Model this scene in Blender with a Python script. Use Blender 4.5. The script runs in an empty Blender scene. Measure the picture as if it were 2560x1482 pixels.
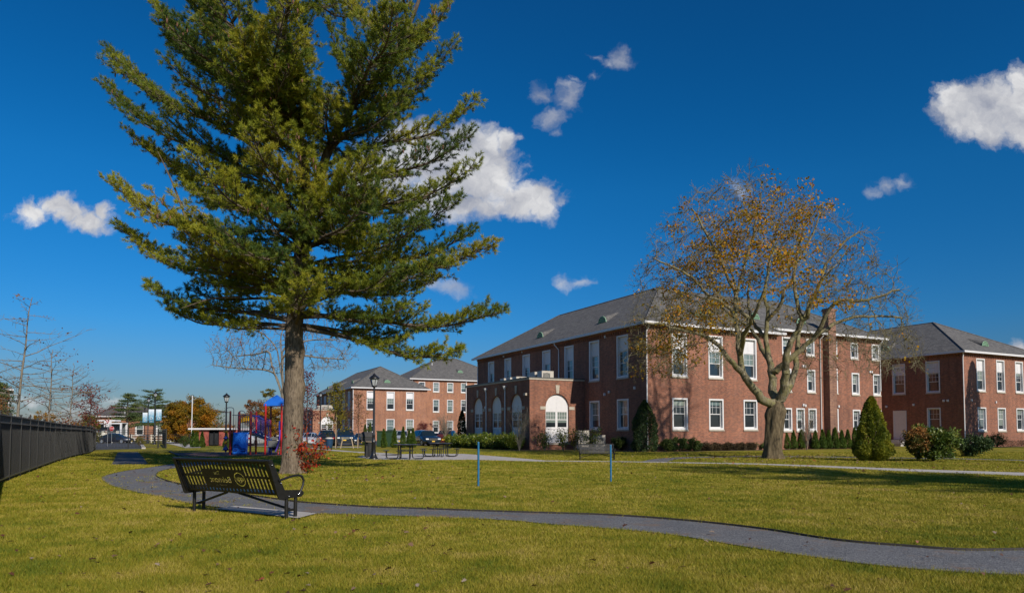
import bpy, math, random
import numpy as np
from mathutils import Vector, Matrix, geometry
random.seed(7)
rng = np.random.default_rng(11)
sc = bpy.context.scene
COL = sc.collection
pi = math.pi
# ------------------------------------------------------------------ basics
F = 1750.0; PIT = math.radians(2.5); EYE = 1.5
PY0 = 1075 - F*math.tan(PIT)
def ray(px, py):
    x = (px-1280)/F; y = (PY0-py)/F
    return Vector((x, math.cos(PIT)-y*math.sin(PIT), math.sin(PIT)+y*math.cos(PIT)))
def gz(Y): return -0.0065*min(max(0.0, Y-50.0), 77.0)
def G(px, py):
    """survey: where a sight line through a photo pixel meets the ground"""
    d = ray(px, py); z = 0.0
    for _ in range(4):
        t = (z-EYE)/d.z; z = gz(d.y*t)
    return Vector((d.x*t, d.y*t, z))
def at(px, py, Y):
    d = ray(px, py); t = Y/d.y
    return Vector((d.x*t, Y, EYE+d.z*t))

def tag(o, label=None, cat=None, group=None, kind=None):
    if label: o['label'] = label
    if cat: o['category'] = cat
    if group: o['group'] = group
    if kind: o['kind'] = kind
    return o
def empty(name, loc=(0, 0, 0), rz=0.0, label=None, cat=None, group=None):
    o = bpy.data.objects.new(name, None); COL.objects.link(o)
    o.location = loc; o.rotation_euler = (0, 0, rz); o.empty_display_size = 0.2
    return tag(o, label, cat, group)
def children(o): return [c for c in bpy.data.objects if c.parent == o]
def copy_tree(o, parent=None, kids=None):
    c = o.copy(); COL.objects.link(c); c.parent = parent
    for ch in list(o.children): copy_tree(ch, c)
    return c

class MB:
    """collects shapes in local metres, builds ONE mesh object"""
    def __init__(s): s.v = []; s.f = []; s.smooth = []
    def add(s, vs, fs, smooth=False, M=None):
        b = len(s.v)
        for p in vs:
            p = Vector(p)
            s.v.append(tuple(M @ p) if M else tuple(p))
        for f in fs:
            s.f.append([i+b for i in f]); s.smooth.append(smooth)
        return s
    def box(s, x0, x1, y0, y1, z0, z1, M=None):
        vs = [(x0,y0,z0),(x1,y0,z0),(x1,y1,z0),(x0,y1,z0),(x0,y0,z1),(x1,y0,z1),(x1,y1,z1),(x0,y1,z1)]
        return s.add(vs, [(0,3,2,1),(4,5,6,7),(0,1,5,4),(1,2,6,5),(2,3,7,6),(3,0,4,7)], M=M)
    def quad(s, a, b, c, d): return s.add([a, b, c, d], [(0, 1, 2, 3)])
    def tube(s, pts, r, n=8, caps=True):
        pts = [Vector(p) for p in pts]
        if not hasattr(r, '__len__'): r = [r]*len(pts)
        vs = []; prev = None
        for i, p in enumerate(pts):
            a = pts[max(i-1, 0)]; b = pts[min(i+1, len(pts)-1)]
            t = (b-a)
            t = t.normalized() if t.length > 1e-9 else Vector((0, 0, 1))
            if prev is None: prev = t.orthogonal().normalized()
            e = (prev - t*prev.dot(t))
            e = e.normalized() if e.length > 1e-6 else t.orthogonal().normalized()
            prev = e; g = t.cross(e)
            for k in range(n):
                q = 2*pi*k/n
                vs.append(p+(e*math.cos(q)+g*math.sin(q))*r[i])
        fs = []
        for i in range(len(pts)-1):
            for k in range(n):
                fs.append((i*n+k, i*n+(k+1) % n, (i+1)*n+(k+1) % n, (i+1)*n+k))
        s.add(vs, fs, True)
        if caps:
            s.add(vs[:n], [tuple(reversed(range(n)))]); s.add(vs[-n:], [tuple(range(n))])
        return s
    def lathe(s, prof, n=16, c=(0, 0, 0), smooth=True):
        vs = []
        for r, z in prof:
            for k in range(n):
                q = 2*pi*k/n; vs.append((c[0]+r*math.cos(q), c[1]+r*math.sin(q), c[2]+z))
        fs = [(i*n+k, i*n+(k+1) % n, (i+1)*n+(k+1) % n, (i+1)*n+k) for i in range(len(prof)-1) for k in range(n)]
        s.add(vs, fs, smooth)
        if prof[0][0] > 1e-4: s.add(vs[:n], [tuple(reversed(range(n)))])
        if prof[-1][0] > 1e-4: s.add(vs[-n:], [tuple(range(n))])
        return s
    def prism(s, poly, y0, y1, M=None):
        """poly in x-z, thickness along y"""
        n = len(poly)
        vs = [(x, y0, z) for x, z in poly]+[(x, y1, z) for x, z in poly]
        fs = [tuple(range(n)), tuple(reversed(range(n, 2*n)))]
        fs += [(i, n+i, n+(i+1) % n, (i+1) % n) for i in range(n)]
        return s.add(vs, fs, M=M)
    def ball(s, c, r, n=10, m=6):
        rx, ry, rz = r if hasattr(r, '__len__') else (r, r, r)
        vs = []; fs = []
        for i in range(m+1):
            a = pi*i/m
            for k in range(n):
                q = 2*pi*k/n
                vs.append((c[0]+rx*math.sin(a)*math.cos(q), c[1]+ry*math.sin(a)*math.sin(q), c[2]-rz*math.cos(a)))
        for i in range(m):
            for k in range(n): fs.append((i*n+k, i*n+(k+1) % n, (i+1)*n+(k+1) % n, (i+1)*n+k))
        return s.add(vs, fs, True)
    def build(s, name, mat=None, parent=None, loc=None, rz=None, bevel=0.0, recalc=False):
        me = bpy.data.meshes.new(name)
        me.from_pydata(s.v, [], s.f)
        me.polygons.foreach_set('use_smooth', s.smooth)
        if recalc:
            import bmesh
            bm = bmesh.new(); bm.from_mesh(me); bmesh.ops.recalc_face_normals(bm, faces=bm.faces); bm.to_mesh(me); bm.free()
        o = bpy.data.objects.new(name, me); COL.objects.link(o)
        if mat: me.materials.append(mat)
        if parent: o.parent = parent
        if loc is not None: o.location = loc
        if rz is not None: o.rotation_euler = (0, 0, rz)
        if bevel:
            m = o.modifiers.new('b', 'BEVEL'); m.width = bevel; m.segments = 2; m.limit_method = 'ANGLE'
        return o

def mesh_np(name, V, Fc, mat, parent=None, rnd=None, smooth=False):
    """numpy vertices (n,3), faces (m,k)"""
    me = bpy.data.meshes.new(name)
    V = np.ascontiguousarray(V, dtype=np.float32); Fc = np.ascontiguousarray(Fc, dtype=np.int32)
    n, k = Fc.shape
    me.vertices.add(len(V)); me.vertices.foreach_set('co', V.ravel())
    me.loops.add(n*k); me.loops.foreach_set('vertex_index', Fc.ravel())
    me.polygons.add(n); me.polygons.foreach_set('loop_start', np.arange(0, n*k, k, dtype=np.int32))
    me.polygons.foreach_set('loop_total', np.full(n, k, dtype=np.int32))
    me.update(calc_edges=True)
    if smooth: me.polygons.foreach_set('use_smooth', np.ones(n, dtype=bool))
    if rnd is not None:
        a = me.attributes.new('rnd', 'FLOAT', 'FACE'); a.data.foreach_set('value', np.asarray(rnd, dtype=np.float32))
    me.materials.append(mat)
    o = bpy.data.objects.new(name, me); COL.objects.link(o)
    if parent: o.parent = parent
    return o

# ------------------------------------------------------------------ materials
def newmat(name):
    m = bpy.data.materials.new(name); m.use_nodes = True
    nt = m.node_tree
    return m, nt, nt.nodes['Principled BSDF'], nt.nodes['Material Output']
def nd(nt, t, **kw):
    n = nt.nodes.new(t)
    for k, v in kw.items():
        if k in n.inputs.keys() if isinstance(k, str) else False: n.inputs[k].default_value = v
        else: setattr(n, k, v)
    return n
def ramp(nt, stops):
    r = nt.nodes.new('ShaderNodeValToRGB'); e = r.color_ramp.elements
    while len(e) < len(stops): e.new(0.5)
    for i, (p, c) in enumerate(stops):
        e[i].position = p; e[i].color = (c[0], c[1], c[2], 1)
    return r
def noise(nt, vec, scale, detail=4, rough=.55):
    n = nt.nodes.new('ShaderNodeTexNoise'); n.inputs['Scale'].default_value = scale
    n.inputs['Detail'].default_value = detail; n.inputs['Roughness'].default_value = rough
    if vec is not None: nt.links.new(vec, n.inputs['Vector'])
    return n
def plain(name, c, rough=.6, metal=0.0, var=.12, scale=6.0, bump=0.0, bscale=40, spec=.5, coat=0):
    m, nt, p, out = newmat(name)
    tc = nt.nodes.new('ShaderNodeTexCoord')
    n = noise(nt, tc.outputs['Object'], scale)
    r = ramp(nt, [(.3, [x*(1-var) for x in c]), (.7, [min(1, x*(1+var)) for x in c])])
    nt.links.new(n.outputs['Fac'], r.inputs['Fac']); nt.links.new(r.outputs['Color'], p.inputs['Base Color'])
    p.inputs['Roughness'].default_value = rough; p.inputs['Metallic'].default_value = metal
    p.inputs['Specular IOR Level'].default_value = spec
    p.inputs['Coat Weight'].default_value = coat
    if bump:
        b = nt.nodes.new('ShaderNodeBump'); b.inputs['Strength'].default_value = bump; b.inputs['Distance'].default_value = .02
        n2 = noise(nt, tc.outputs['Object'], bscale, 5)
        nt.links.new(n2.outputs['Fac'], b.inputs['Height']); nt.links.new(b.outputs['Normal'], p.inputs['Normal'])
    return m
def leafmat(name, stops, trans=.35, rough=.6, big=0.0, spec=.3):
    """colour of each leaf from its own random number, optional slow drift over the plant"""
    m, nt, p, out = newmat(name)
    at_ = nt.nodes.new('ShaderNodeAttribute'); at_.attribute_name = 'rnd'
    fac = at_.outputs['Fac']
    if big:
        tc = nt.nodes.new('ShaderNodeTexCoord'); n = noise(nt, tc.outputs['Object'], big, 2)
        mx = nt.nodes.new('ShaderNodeMath'); mx.operation = 'MULTIPLY_ADD'
        nt.links.new(n.outputs['Fac'], mx.inputs[0]); mx.inputs[1].default_value = 1.4; mx.inputs[2].default_value = -.7
        ad = nt.nodes.new('ShaderNodeMath'); ad.operation = 'ADD'; ad.use_clamp = True
        nt.links.new(mx.outputs[0], ad.inputs[0]); nt.links.new(fac, ad.inputs[1]); fac = ad.outputs[0]
    r = ramp(nt, stops); nt.links.new(fac, r.inputs['Fac'])
    nt.links.new(r.outputs['Color'], p.inputs['Base Color'])
    p.inputs['Roughness'].default_value = rough; p.inputs['Specular IOR Level'].default_value = spec
    t = nt.nodes.new('ShaderNodeBsdfTranslucent'); nt.links.new(r.outputs['Color'], t.inputs['Color'])
    mix = nt.nodes.new('ShaderNodeMixShader'); mix.inputs['Fac'].default_value = trans
    nt.links.new(p.outputs[0], mix.inputs[1]); nt.links.new(t.outputs[0], mix.inputs[2]); nt.links.new(mix.outputs[0], out.inputs['Surface'])
    return m
def wallcoord(nt, zscale=1.0):
    """x along the wall whichever way it faces, y = height"""
    tc = nt.nodes.new('ShaderNodeTexCoord')
    sp = nt.nodes.new('ShaderNodeSeparateXYZ'); nt.links.new(tc.outputs['Object'], sp.inputs[0])
    sn = nt.nodes.new('ShaderNodeSeparateXYZ'); nt.links.new(tc.outputs['Normal'], sn.inputs[0])
    ab = nt.nodes.new('ShaderNodeMath'); ab.operation = 'ABSOLUTE'; nt.links.new(sn.outputs['X'], ab.inputs[0])
    ay = nt.nodes.new('ShaderNodeMath'); ay.operation = 'ABSOLUTE'; nt.links.new(sn.outputs['Y'], ay.inputs[0])
    g = nt.nodes.new('ShaderNodeMath'); g.operation = 'GREATER_THAN'; nt.links.new(ab.outputs[0], g.inputs[0]); nt.links.new(ay.outputs[0], g.inputs[1])
    mx = nt.nodes.new('ShaderNodeMix'); nt.links.new(g.outputs[0], mx.inputs['Factor'])
    nt.links.new(sp.outputs['X'], mx.inputs['A']); nt.links.new(sp.outputs['Y'], mx.inputs['B'])
    zz = nt.nodes.new('ShaderNodeMath'); zz.operation = 'MULTIPLY'; nt.links.new(sp.outputs['Z'], zz.inputs[0]); zz.inputs[1].default_value = zscale
    cb = nt.nodes.new('ShaderNodeCombineXYZ'); nt.links.new(mx.outputs['Result'], cb.inputs['X']); nt.links.new(zz.outputs[0], cb.inputs['Y'])
    return cb.outputs[0], tc
def brickmat(name, c1, c2, mortar, bw=.21, rh=.078, ms=.009):
    m, nt, p, out = newmat(name)
    v, tc = wallcoord(nt)
    b = nt.nodes.new('ShaderNodeTexBrick'); nt.links.new(v, b.inputs['Vector'])
    b.inputs['Color1'].default_value = (*c1, 1); b.inputs['Color2'].default_value = (*c2, 1); b.inputs['Mortar'].default_value = (*mortar, 1)
    b.inputs['Scale'].default_value = 1; b.inputs['Brick Width'].default_value = bw; b.inputs['Row Height'].default_value = rh
    b.inputs['Mortar Size'].default_value = ms; b.inputs['Bias'].default_value = -.1
    n = noise(nt, tc.outputs['Object'], .35, 5, .6)
    r = ramp(nt, [(.3, (.78, .76, .76)), (.7, (1.16, 1.13, 1.1))]); nt.links.new(n.outputs['Fac'], r.inputs['Fac'])
    mx = nt.nodes.new('ShaderNodeMix'); mx.data_type = 'RGBA'; mx.blend_type = 'MULTIPLY'; mx.inputs['Factor'].default_value = 1
    nt.links.new(b.outputs['Color'], mx.inputs['A']); nt.links.new(r.outputs['Color'], mx.inputs['B'])
    # darker flashed courses / stains
    mpb = nt.nodes.new('ShaderNodeMapping'); mpb.inputs['Scale'].default_value = (2.6, 11, 1); nt.links.new(v, mpb.inputs['Vector'])
    n2 = noise(nt, mpb.outputs[0], 1.6, 4, .7); r2 = ramp(nt, [(.38, (.62, .58, .62)), (.6, (1.12, 1.12, 1.12))]); nt.links.new(n2.outputs['Fac'], r2.inputs['Fac'])
    m2 = nt.nodes.new('ShaderNodeMix'); m2.data_type = 'RGBA'; m2.blend_type = 'MULTIPLY'; m2.inputs['Factor'].default_value = .6
    nt.links.new(mx.outputs['Result'], m2.inputs['A']); nt.links.new(r2.outputs['Color'], m2.inputs['B'])
    mps = nt.nodes.new('ShaderNodeMapping'); mps.inputs['Scale'].default_value = (1.6, .16, 1); nt.links.new(v, mps.inputs['Vector'])
    n4 = noise(nt, mps.outputs[0], 1.3, 5, .65); r4 = ramp(nt, [(.36, (.7, .68, .68)), (.55, (1.05, 1.05, 1.05)), (.75, (1.12, 1.14, 1.18))]); nt.links.new(n4.outputs['Fac'], r4.inputs['Fac'])
    m4 = nt.nodes.new('ShaderNodeMix'); m4.data_type = 'RGBA'; m4.blend_type = 'MULTIPLY'; m4.inputs['Factor'].default_value = .7
    nt.links.new(m2.outputs['Result'], m4.inputs['A']); nt.links.new(r4.outputs['Color'], m4.inputs['B'])
    nt.links.new(m4.outputs['Result'], p.inputs['Base Color']); p.inputs['Roughness'].default_value = .85
    bp = nt.nodes.new('ShaderNodeBump'); bp.inputs['Strength'].default_value = .5; bp.inputs['Distance'].default_value = .01; bp.invert = True
    nt.links.new(b.outputs['Fac'], bp.inputs['Height']); nt.links.new(bp.outputs['Normal'], p.inputs['Normal'])
    return m
def shinglemat(name, c1, c2):
    m, nt, p, out = newmat(name)
    v, tc = wallcoord(nt, 1.75)
    b = nt.nodes.new('ShaderNodeTexBrick'); nt.links.new(v, b.inputs['Vector'])
    b.inputs['Color1'].default_value = (*c1, 1); b.inputs['Color2'].default_value = (*c2, 1); b.inputs['Mortar'].default_value = (c1[0]*.45, c1[1]*.45, c1[2]*.45, 1)
    b.inputs['Scale'].default_value = 1; b.inputs['Brick Width'].default_value = .42; b.inputs['Row Height'].default_value = .2; b.inputs['Mortar Size'].default_value = .012
    n = noise(nt, v, 5, 5, .7); r = ramp(nt, [(.3, (.62, .62, .64)), (.7, (1.35, 1.32, 1.28))]); nt.links.new(n.outputs['Fac'], r.inputs['Fac'])
    mx = nt.nodes.new('ShaderNodeMix'); mx.data_type = 'RGBA'; mx.blend_type = 'MULTIPLY'; mx.inputs['Factor'].default_value = 1
    nt.links.new(b.outputs['Color'], mx.inputs['A']); nt.links.new(r.outputs['Color'], mx.inputs['B'])
    nt.links.new(mx.outputs['Result'], p.inputs['Base Color']); p.inputs['Roughness'].default_value = .9
    bp = nt.nodes.new('ShaderNodeBump'); bp.inputs['Strength'].default_value = .6; bp.inputs['Distance'].default_value = .03; bp.invert = True
    nt.links.new(b.outputs['Fac'], bp.inputs['Height']); nt.links.new(bp.outputs['Normal'], p.inputs['Normal'])
    return m
def barkmat(name, c1, c2, c3=None, vs=3.0, moss=None):
    m, nt, p, out = newmat(name)
    tc = nt.nodes.new('ShaderNodeTexCoord')
    mp = nt.nodes.new('ShaderNodeMapping'); mp.inputs['Scale'].default_value = (vs*4, vs*4, vs); nt.links.new(tc.outputs['Object'], mp.inputs['Vector'])
    n = noise(nt, mp.outputs[0], 1.6, 7, .65)
    r = ramp(nt, [(.32, c1), (.52, c2), (.72, c3 or c2)]); nt.links.new(n.outputs['Fac'], r.inputs['Fac'])
    colr = r.outputs['Color']
    if moss:
        n3 = noise(nt, tc.outputs['Object'], 2.2, 5); r3 = ramp(nt, [(.45, (0, 0, 0)), (.62, (1, 1, 1))]); nt.links.new(n3.outputs['Fac'], r3.inputs['Fac'])
        mm = nt.nodes.new('ShaderNodeMix'); mm.data_type = 'RGBA'; nt.links.new(r3.outputs['Color'], mm.inputs['Factor'])
        nt.links.new(colr, mm.inputs['A']); mm.inputs['B'].default_value = (*moss, 1); colr = mm.outputs['Result']
    nt.links.new(colr, p.inputs['Base Color']); p.inputs['Roughness'].default_value = .92; p.inputs['Specular IOR Level'].default_value = .2
    b = nt.nodes.new('ShaderNodeBump'); b.inputs['Strength'].default_value = .9; b.inputs['Distance'].default_value = .03
    nt.links.new(n.outputs['Fac'], b.inputs['Height']); nt.links.new(b.outputs['Normal'], p.inputs['Normal'])
    return m
def glassmat(name, dark=(.012, .018, .022), light=(.16, .2, .2)):
    m, nt, p, out = newmat(name)
    oi = nt.nodes.new('ShaderNodeObjectInfo'); v, tc = wallcoord(nt)
    wv = nt.nodes.new('ShaderNodeTexWave'); wv.bands_direction = 'Y'; wv.inputs['Scale'].default_value = 5.5; nt.links.new(v, wv.inputs['Vector'])
    # a blind drawn down to a different height behind each window, dark room below it
    sg = nt.nodes.new('ShaderNodeSeparateXYZ'); nt.links.new(tc.outputs['Generated'], sg.inputs[0])
    fr_ = nt.nodes.new('ShaderNodeMath'); fr_.operation = 'MULTIPLY'; fr_.inputs[1].default_value = 7.31; nt.links.new(oi.outputs['Random'], fr_.inputs[0])
    f2 = nt.nodes.new('ShaderNodeMath'); f2.operation = 'FRACT'; nt.links.new(fr_.outputs[0], f2.inputs[0])
    f3 = nt.nodes.new('ShaderNodeMath'); f3.operation = 'MULTIPLY_ADD'; nt.links.new(f2.outputs[0], f3.inputs[0]); f3.inputs[1].default_value = .95; f3.inputs[2].default_value = .12
    gt = nt.nodes.new('ShaderNodeMath'); gt.operation = 'GREATER_THAN'; nt.links.new(sg.outputs['Z'], gt.inputs[0]); nt.links.new(f3.outputs[0], gt.inputs[1])
    rl_ = ramp(nt, [(0, light), (.5, (light[0]*1.5, light[1]*1.4, light[2]*1.2)), (1, (light[0]*.7, light[1]*.85, light[2]*.85))]); nt.links.new(oi.outputs['Random'], rl_.inputs['Fac'])
    r = nt.nodes.new('ShaderNodeMix'); r.data_type = 'RGBA'; nt.links.new(gt.outputs[0], r.inputs['Factor']); r.inputs['A'].default_value = (*dark, 1); nt.links.new(rl_.outputs['Color'], r.inputs['B'])
    w2 = ramp(nt, [(0, (.7, .7, .7)), (.6, (1, 1, 1))]); nt.links.new(wv.outputs['Fac'], w2.inputs['Fac'])
    mx = nt.nodes.new('ShaderNodeMix'); mx.data_type = 'RGBA'; mx.blend_type = 'MULTIPLY'; mx.inputs['Factor'].default_value = 1
    nt.links.new(r.outputs['Result'], mx.inputs['A']); nt.links.new(w2.outputs['Color'], mx.inputs['B'])
    nt.links.new(mx.outputs['Result'], p.inputs['Base Color']); p.inputs['Roughness'].default_value = .3
    p.inputs['Coat Weight'].default_value = 1; p.inputs['Coat Roughness'].default_value = .03; p.inputs['Coat IOR'].default_value = 1.7
    return m

M = {}
M['brick'] = brickmat('brick', (.335, .12, .064), (.165, .063, .043), (.31, .205, .145))
M['brick_tan'] = brickmat('brick_tan', (.42, .17, .075), (.25, .095, .065), (.38, .27, .19))
M['brick_chimney'] = brickmat('brick_chimney', (.33, .16, .09), (.17, .07, .05), (.26, .2, .16))
M['brick_red'] = brickmat('brick_red', (.42, .09, .065), (.35, .075, .055), (.36, .14, .1))
M['shingle'] = shinglemat('shingle', (.15, .145, .138), (.095, .092, .09))
M['shingle_brown'] = shinglemat('shingle_brown', (.13, .11, .1), (.09, .08, .075))
M['white'] = plain('white_paint', (.68, .67, .67), .45, var=.04)
M['offwhite'] = plain('white_board', (.68, .67, .68), .5, var=.05, scale=3)
M['gutter'] = plain('gutter_white', (.66, .65, .65), .4, var=.05)
M['stone'] = plain('limestone', (.42, .37, .3), .8, var=.15)
M['copper'] = plain('green_copper', (.2, .34, .22), .6, var=.2)
M['copper_dark'] = plain('green_copper_dark', (.03, .08, .06), .6, var=.2)
M['flash'] = plain('dark_flashing', (.06, .065, .07), .5)
M['roof_flat'] = plain('flat_roofing', (.2, .19, .18), .9)
M['glass'] = glassmat('window_glass')
M['ac'] = plain('beige_metal', (.5, .46, .4), .5, var=.06)
M['ac_dark'] = plain('grille_grey', (.12, .13, .13), .5)
M['concrete'] = plain('concrete', (.42, .39, .36), .85, var=.12, scale=1.5, bump=.2)
M['black'] = plain('black_paint', (.012, .012, .013), .35, var=.2, coat=.3)
M['blackrough'] = plain('black_matte', (.02, .02, .02), .6, var=.2)
M['bench'] = plain('dark_coated_steel', (.014, .013, .011), .42, var=.25, scale=14, bump=.15, bscale=120, coat=.15, spec=.35)
M['bolt'] = plain('zinc_bolt', (.5, .5, .5), .35, .9)
M['lampglass'] = plain('lamp_glass', (.42, .45, .47), .1, spec=.8)
M['bluepost'] = plain('blue_paint', (.01, .13, .27), .5, var=.25, scale=9)
M['red'] = plain('play_red', (.45, .012, .012), .35, coat=.3)
M['maroon'] = plain('play_maroon', (.2, .012, .02), .35, coat=.3)
M['blue'] = plain('play_blue', (.015, .13, .55), .35, coat=.3, var=.06)
M['blue_deep'] = plain('play_blue_deep', (.012, .04, .28), .35, coat=.3)
M['purple'] = plain('play_purple', (.07, .03, .3), .35, coat=.2)
M['navy'] = plain('play_navy', (.02, .03, .08), .35, coat=.2)
M['yellow'] = plain('play_yellow', (.7, .38, .01), .35, coat=.2)
M['brownplay'] = plain('play_brown', (.09, .045, .015), .5)
M['greyplay'] = plain('play_grey', (.13, .13, .12), .5)
M['mulch'] = plain('rubber_mulch', (.06, .03, .027), .95, var=.5, scale=9, bump=.8, bscale=25)
M['bed'] = plain('brown_mulch', (.07, .042, .03), .95, var=.5, scale=5, bump=.8, bscale=25)
M['asphalt'] = plain('asphalt', (.055, .055, .06), .85, var=.15, scale=2, bump=.2)
M['bricksill'] = None
M['edging'] = plain('steel_edging', (.035, .028, .024), .7)
M['wood'] = plain('stake_wood', (.38, .29, .19), .8)
M['fence_white'] = plain('fence_white', (.72, .68, .58), .6)
M['screen'] = plain('dark_screen', (.012, .013, .0125), .75, var=.45, scale=1.8)
M['fence_black'] = plain('fence_black', (.022, .022, .021), .4, var=.2)
M['tyre'] = plain('tyre_rubber', (.015, .015, .015), .8)
M['rim'] = plain('wheel_rim', (.45, .46, .48), .35, .7)
M['carglass'] = plain('car_glass', (.01, .02, .028), .12, spec=.5)
M['chrome'] = plain('chrome', (.6, .6, .6), .2, .9)
M['lens'] = plain('headlamp', (.75, .77, .78), .15)
M['taillamp'] = plain('tail_lamp', (.45, .01, .01), .2)
M['plate'] = plain('plate_yellow', (.7, .45, .05), .5)
M['green_box'] = plain('green_enamel', (.035, .075, .035), .45, var=.1)
M['bark_pine'] = barkmat('bark_pine', (.05, .04, .03), (.17, .13, .09), (.26, .21, .15))
M['bark_limb'] = barkmat('bark_limb', (.05, .04, .03), (.13, .1, .075), (.22, .18, .13), 2)
M['bark_maple'] = barkmat('bark_maple', (.07, .055, .035), (.21, .18, .11), (.36, .33, .24), 2, moss=(.2, .18, .08))
M['bark_grey'] = barkmat('bark_grey', (.1, .085, .07), (.22, .19, .15), (.3, .26, .2), 3)
M['bark_dark'] = barkmat('bark_dark', (.04, .03, .03), (.1, .07, .06), (.15, .11, .09), 3)
GRASS = 1500000; NEED = 17
# ------------------------------------------------------------------ camera, sun, sky
cd = bpy.data.cameras.new('camera'); cam = bpy.data.objects.new('camera', cd); COL.objects.link(cam)
cam.location = (0, 0, EYE); cam.rotation_euler = (pi/2+PIT, 0, 0)
cd.sensor_width = 36; cd.sensor_fit = 'HORIZONTAL'; cd.lens = F/2560*36; cd.shift_y = (PY0-741)/2560
cd.clip_end = 5000; cd.clip_start = .05
sc.camera = cam
SAZ = Vector((.54, -.8415, 0)).normalized(); SEL = math.radians(32)
sundir = Vector((SAZ.x*math.cos(SEL), SAZ.y*math.cos(SEL), math.sin(SEL)))
ld = bpy.data.lights.new('sun', 'SUN'); ld.energy = SUN_E = 4.6; ld.angle = math.radians(.53); ld.color = (1, .92, .8)
sun = bpy.data.objects.new('sun', ld); COL.objects.link(sun); sun.location = (30, -40, 40)
sun.rotation_euler = sundir.to_track_quat('Z', 'Y').to_euler()
sc.view_settings.view_transform = 'Standard'; sc.view_settings.look = 'None'; sc.view_settings.gamma = 1; sc.view_settings.exposure = 0.0
sc.cycles.max_bounces = 6; sc.cycles.transparent_max_bounces = 8; sc.cycles.sample_clamp_indirect = 6

w = bpy.data.worlds.new("World"); sc.world = w; w.use_nodes = True
nt = w.node_tree; bg = nt.nodes['Background']; L = nt.links
WS = .1
sky = nt.nodes.new('ShaderNodeTexSky'); sky.sky_type = 'NISHITA'; sky.sun_disc = False
sky.sun_elevation = SEL; sky.sun_rotation = math.atan2(SAZ.x, SAZ.y); sky.air_density = 1.0; sky.dust_density = .35; sky.ozone_density = 3.0
gm = nt.nodes.new('ShaderNodeGamma'); gm.inputs['Gamma'].default_value = 1.35
hs = nt.nodes.new('ShaderNodeHueSaturation'); hs.inputs['Saturation'].default_value = 1.22; hs.inputs['Value'].default_value = .55
L.new(sky.outputs[0], gm.inputs['Color'])
_tc = nt.nodes.new('ShaderNodeTexCoord'); _sp = nt.nodes.new('ShaderNodeSeparateXYZ'); L.new(_tc.outputs['Generated'], _sp.inputs[0])
_r = ramp(nt, [(0, (.27, .29, .42)), (.05, (.32, .37, .5)), (.14, (.5, .62, .76)), (.32, (.8, .9, .95)), (.6, (1, 1, 1))]); L.new(_sp.outputs['Z'], _r.inputs['Fac'])
_m = nt.nodes.new('ShaderNodeMix'); _m.data_type = 'RGBA'; _m.blend_type = 'MULTIPLY'; _m.inputs['Factor'].default_value = 1
L.new(gm.outputs[0], _m.inputs['A']); L.new(_r.outputs['Color'], _m.inputs['B']); L.new(_m.outputs['Result'], hs.inputs['Color'])
def mth(op, a=None, b=None, c=None, clamp=False):
    n = nt.nodes.new('ShaderNodeMath'); n.operation = op; n.use_clamp = clamp
    for i, x in enumerate((a, b, c)):
        if x is None: continue
        if hasattr(x, 'links'): L.new(x, n.inputs[i])
        else: n.inputs[i].default_value = x
    return n.outputs[0]
tc = nt.nodes.new('ShaderNodeTexCoord'); sp = nt.nodes.new('ShaderNodeSeparateXYZ'); L.new(tc.outputs['Generated'], sp.inputs[0])
yy = mth('MAXIMUM', sp.outputs['Y'], .05)
u_ = mth('DIVIDE', sp.outputs['X'], yy); v_ = mth('DIVIDE', sp.outputs['Z'], yy)
cb = nt.nodes.new('ShaderNodeCombineXYZ'); L.new(u_, cb.inputs[0]); L.new(v_, cb.inputs[1])
front = mth('GREATER_THAN', sp.outputs['Y'], .06)
def fbm(vec, scale, detail=9, rough=.58):
    n = noise(nt, vec, scale, detail, rough); return n.outputs['Fac']
# warp
wn = noise(nt, cb.outputs[0], 26, 4, .6)
wv = nt.nodes.new('ShaderNodeVectorMath'); wv.operation = 'MULTIPLY_ADD'
L.new(wn.outputs['Color'], wv.inputs[0]); wv.inputs[1].default_value = (.045, .035, 0); wv.inputs[2].default_value = (-.0225, -.0175, 0)
wa = nt.nodes.new('ShaderNodeVectorMath'); wa.operation = 'ADD'; L.new(wv.outputs[0], wa.inputs[0]); L.new(cb.outputs[0], wa.inputs[1])
P2 = wa.outputs[0]
def lobes(lst):
    acc = None
    for e in lst:
        px, py, rx, ry = e[:4]; rot = e[4] if len(e) > 4 else 0
        d = ray(px, py); mp = nt.nodes.new('ShaderNodeMapping'); mp.vector_type = 'TEXTURE'
        mp.inputs['Location'].default_value = (d.x/d.y, d.z/d.y, 0); mp.inputs['Rotation'].default_value = (0, 0, math.radians(rot))
        mp.inputs['Scale'].default_value = (rx/F, ry/F, 1)
        L.new(P2, mp.inputs['Vector'])
        ln = nt.nodes.new('ShaderNodeVectorMath'); ln.operation = 'LENGTH'; L.new(mp.outputs[0], ln.inputs[0])
        q = mth('SUBTRACT', 1.0, ln.outputs['Value'])
        q = mth('MULTIPLY', q, (min(rx, ry)/60.0)**.5)
        acc = q if acc is None else mth('MAXIMUM', acc, q)
    return acc
dA = lobes([(1300, 500, 112, 52), (1200, 440, 120, 88), (1110, 410, 110, 100), (1040, 365, 90, 70), (1160, 345, 56, 52), (1262, 350, 34, 26), (1352, 505, 52, 54), (1150, 520, 120, 42), (960, 430, 110, 80), (1075, 490, 95, 58), (1200, 365, 66, 56), (1232, 392, 52, 44),
            (2412, 275, 88, 80), (2480, 275, 95, 92), (2590, 290, 130, 95), (2560, 215, 50, 62),
            (85, 532, 66, 34), (150, 512, 62, 34), (215, 552, 66, 36), (180, 532, 60, 34), (255, 530, 26, 30), (2550, 872, 26, 16)])
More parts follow.
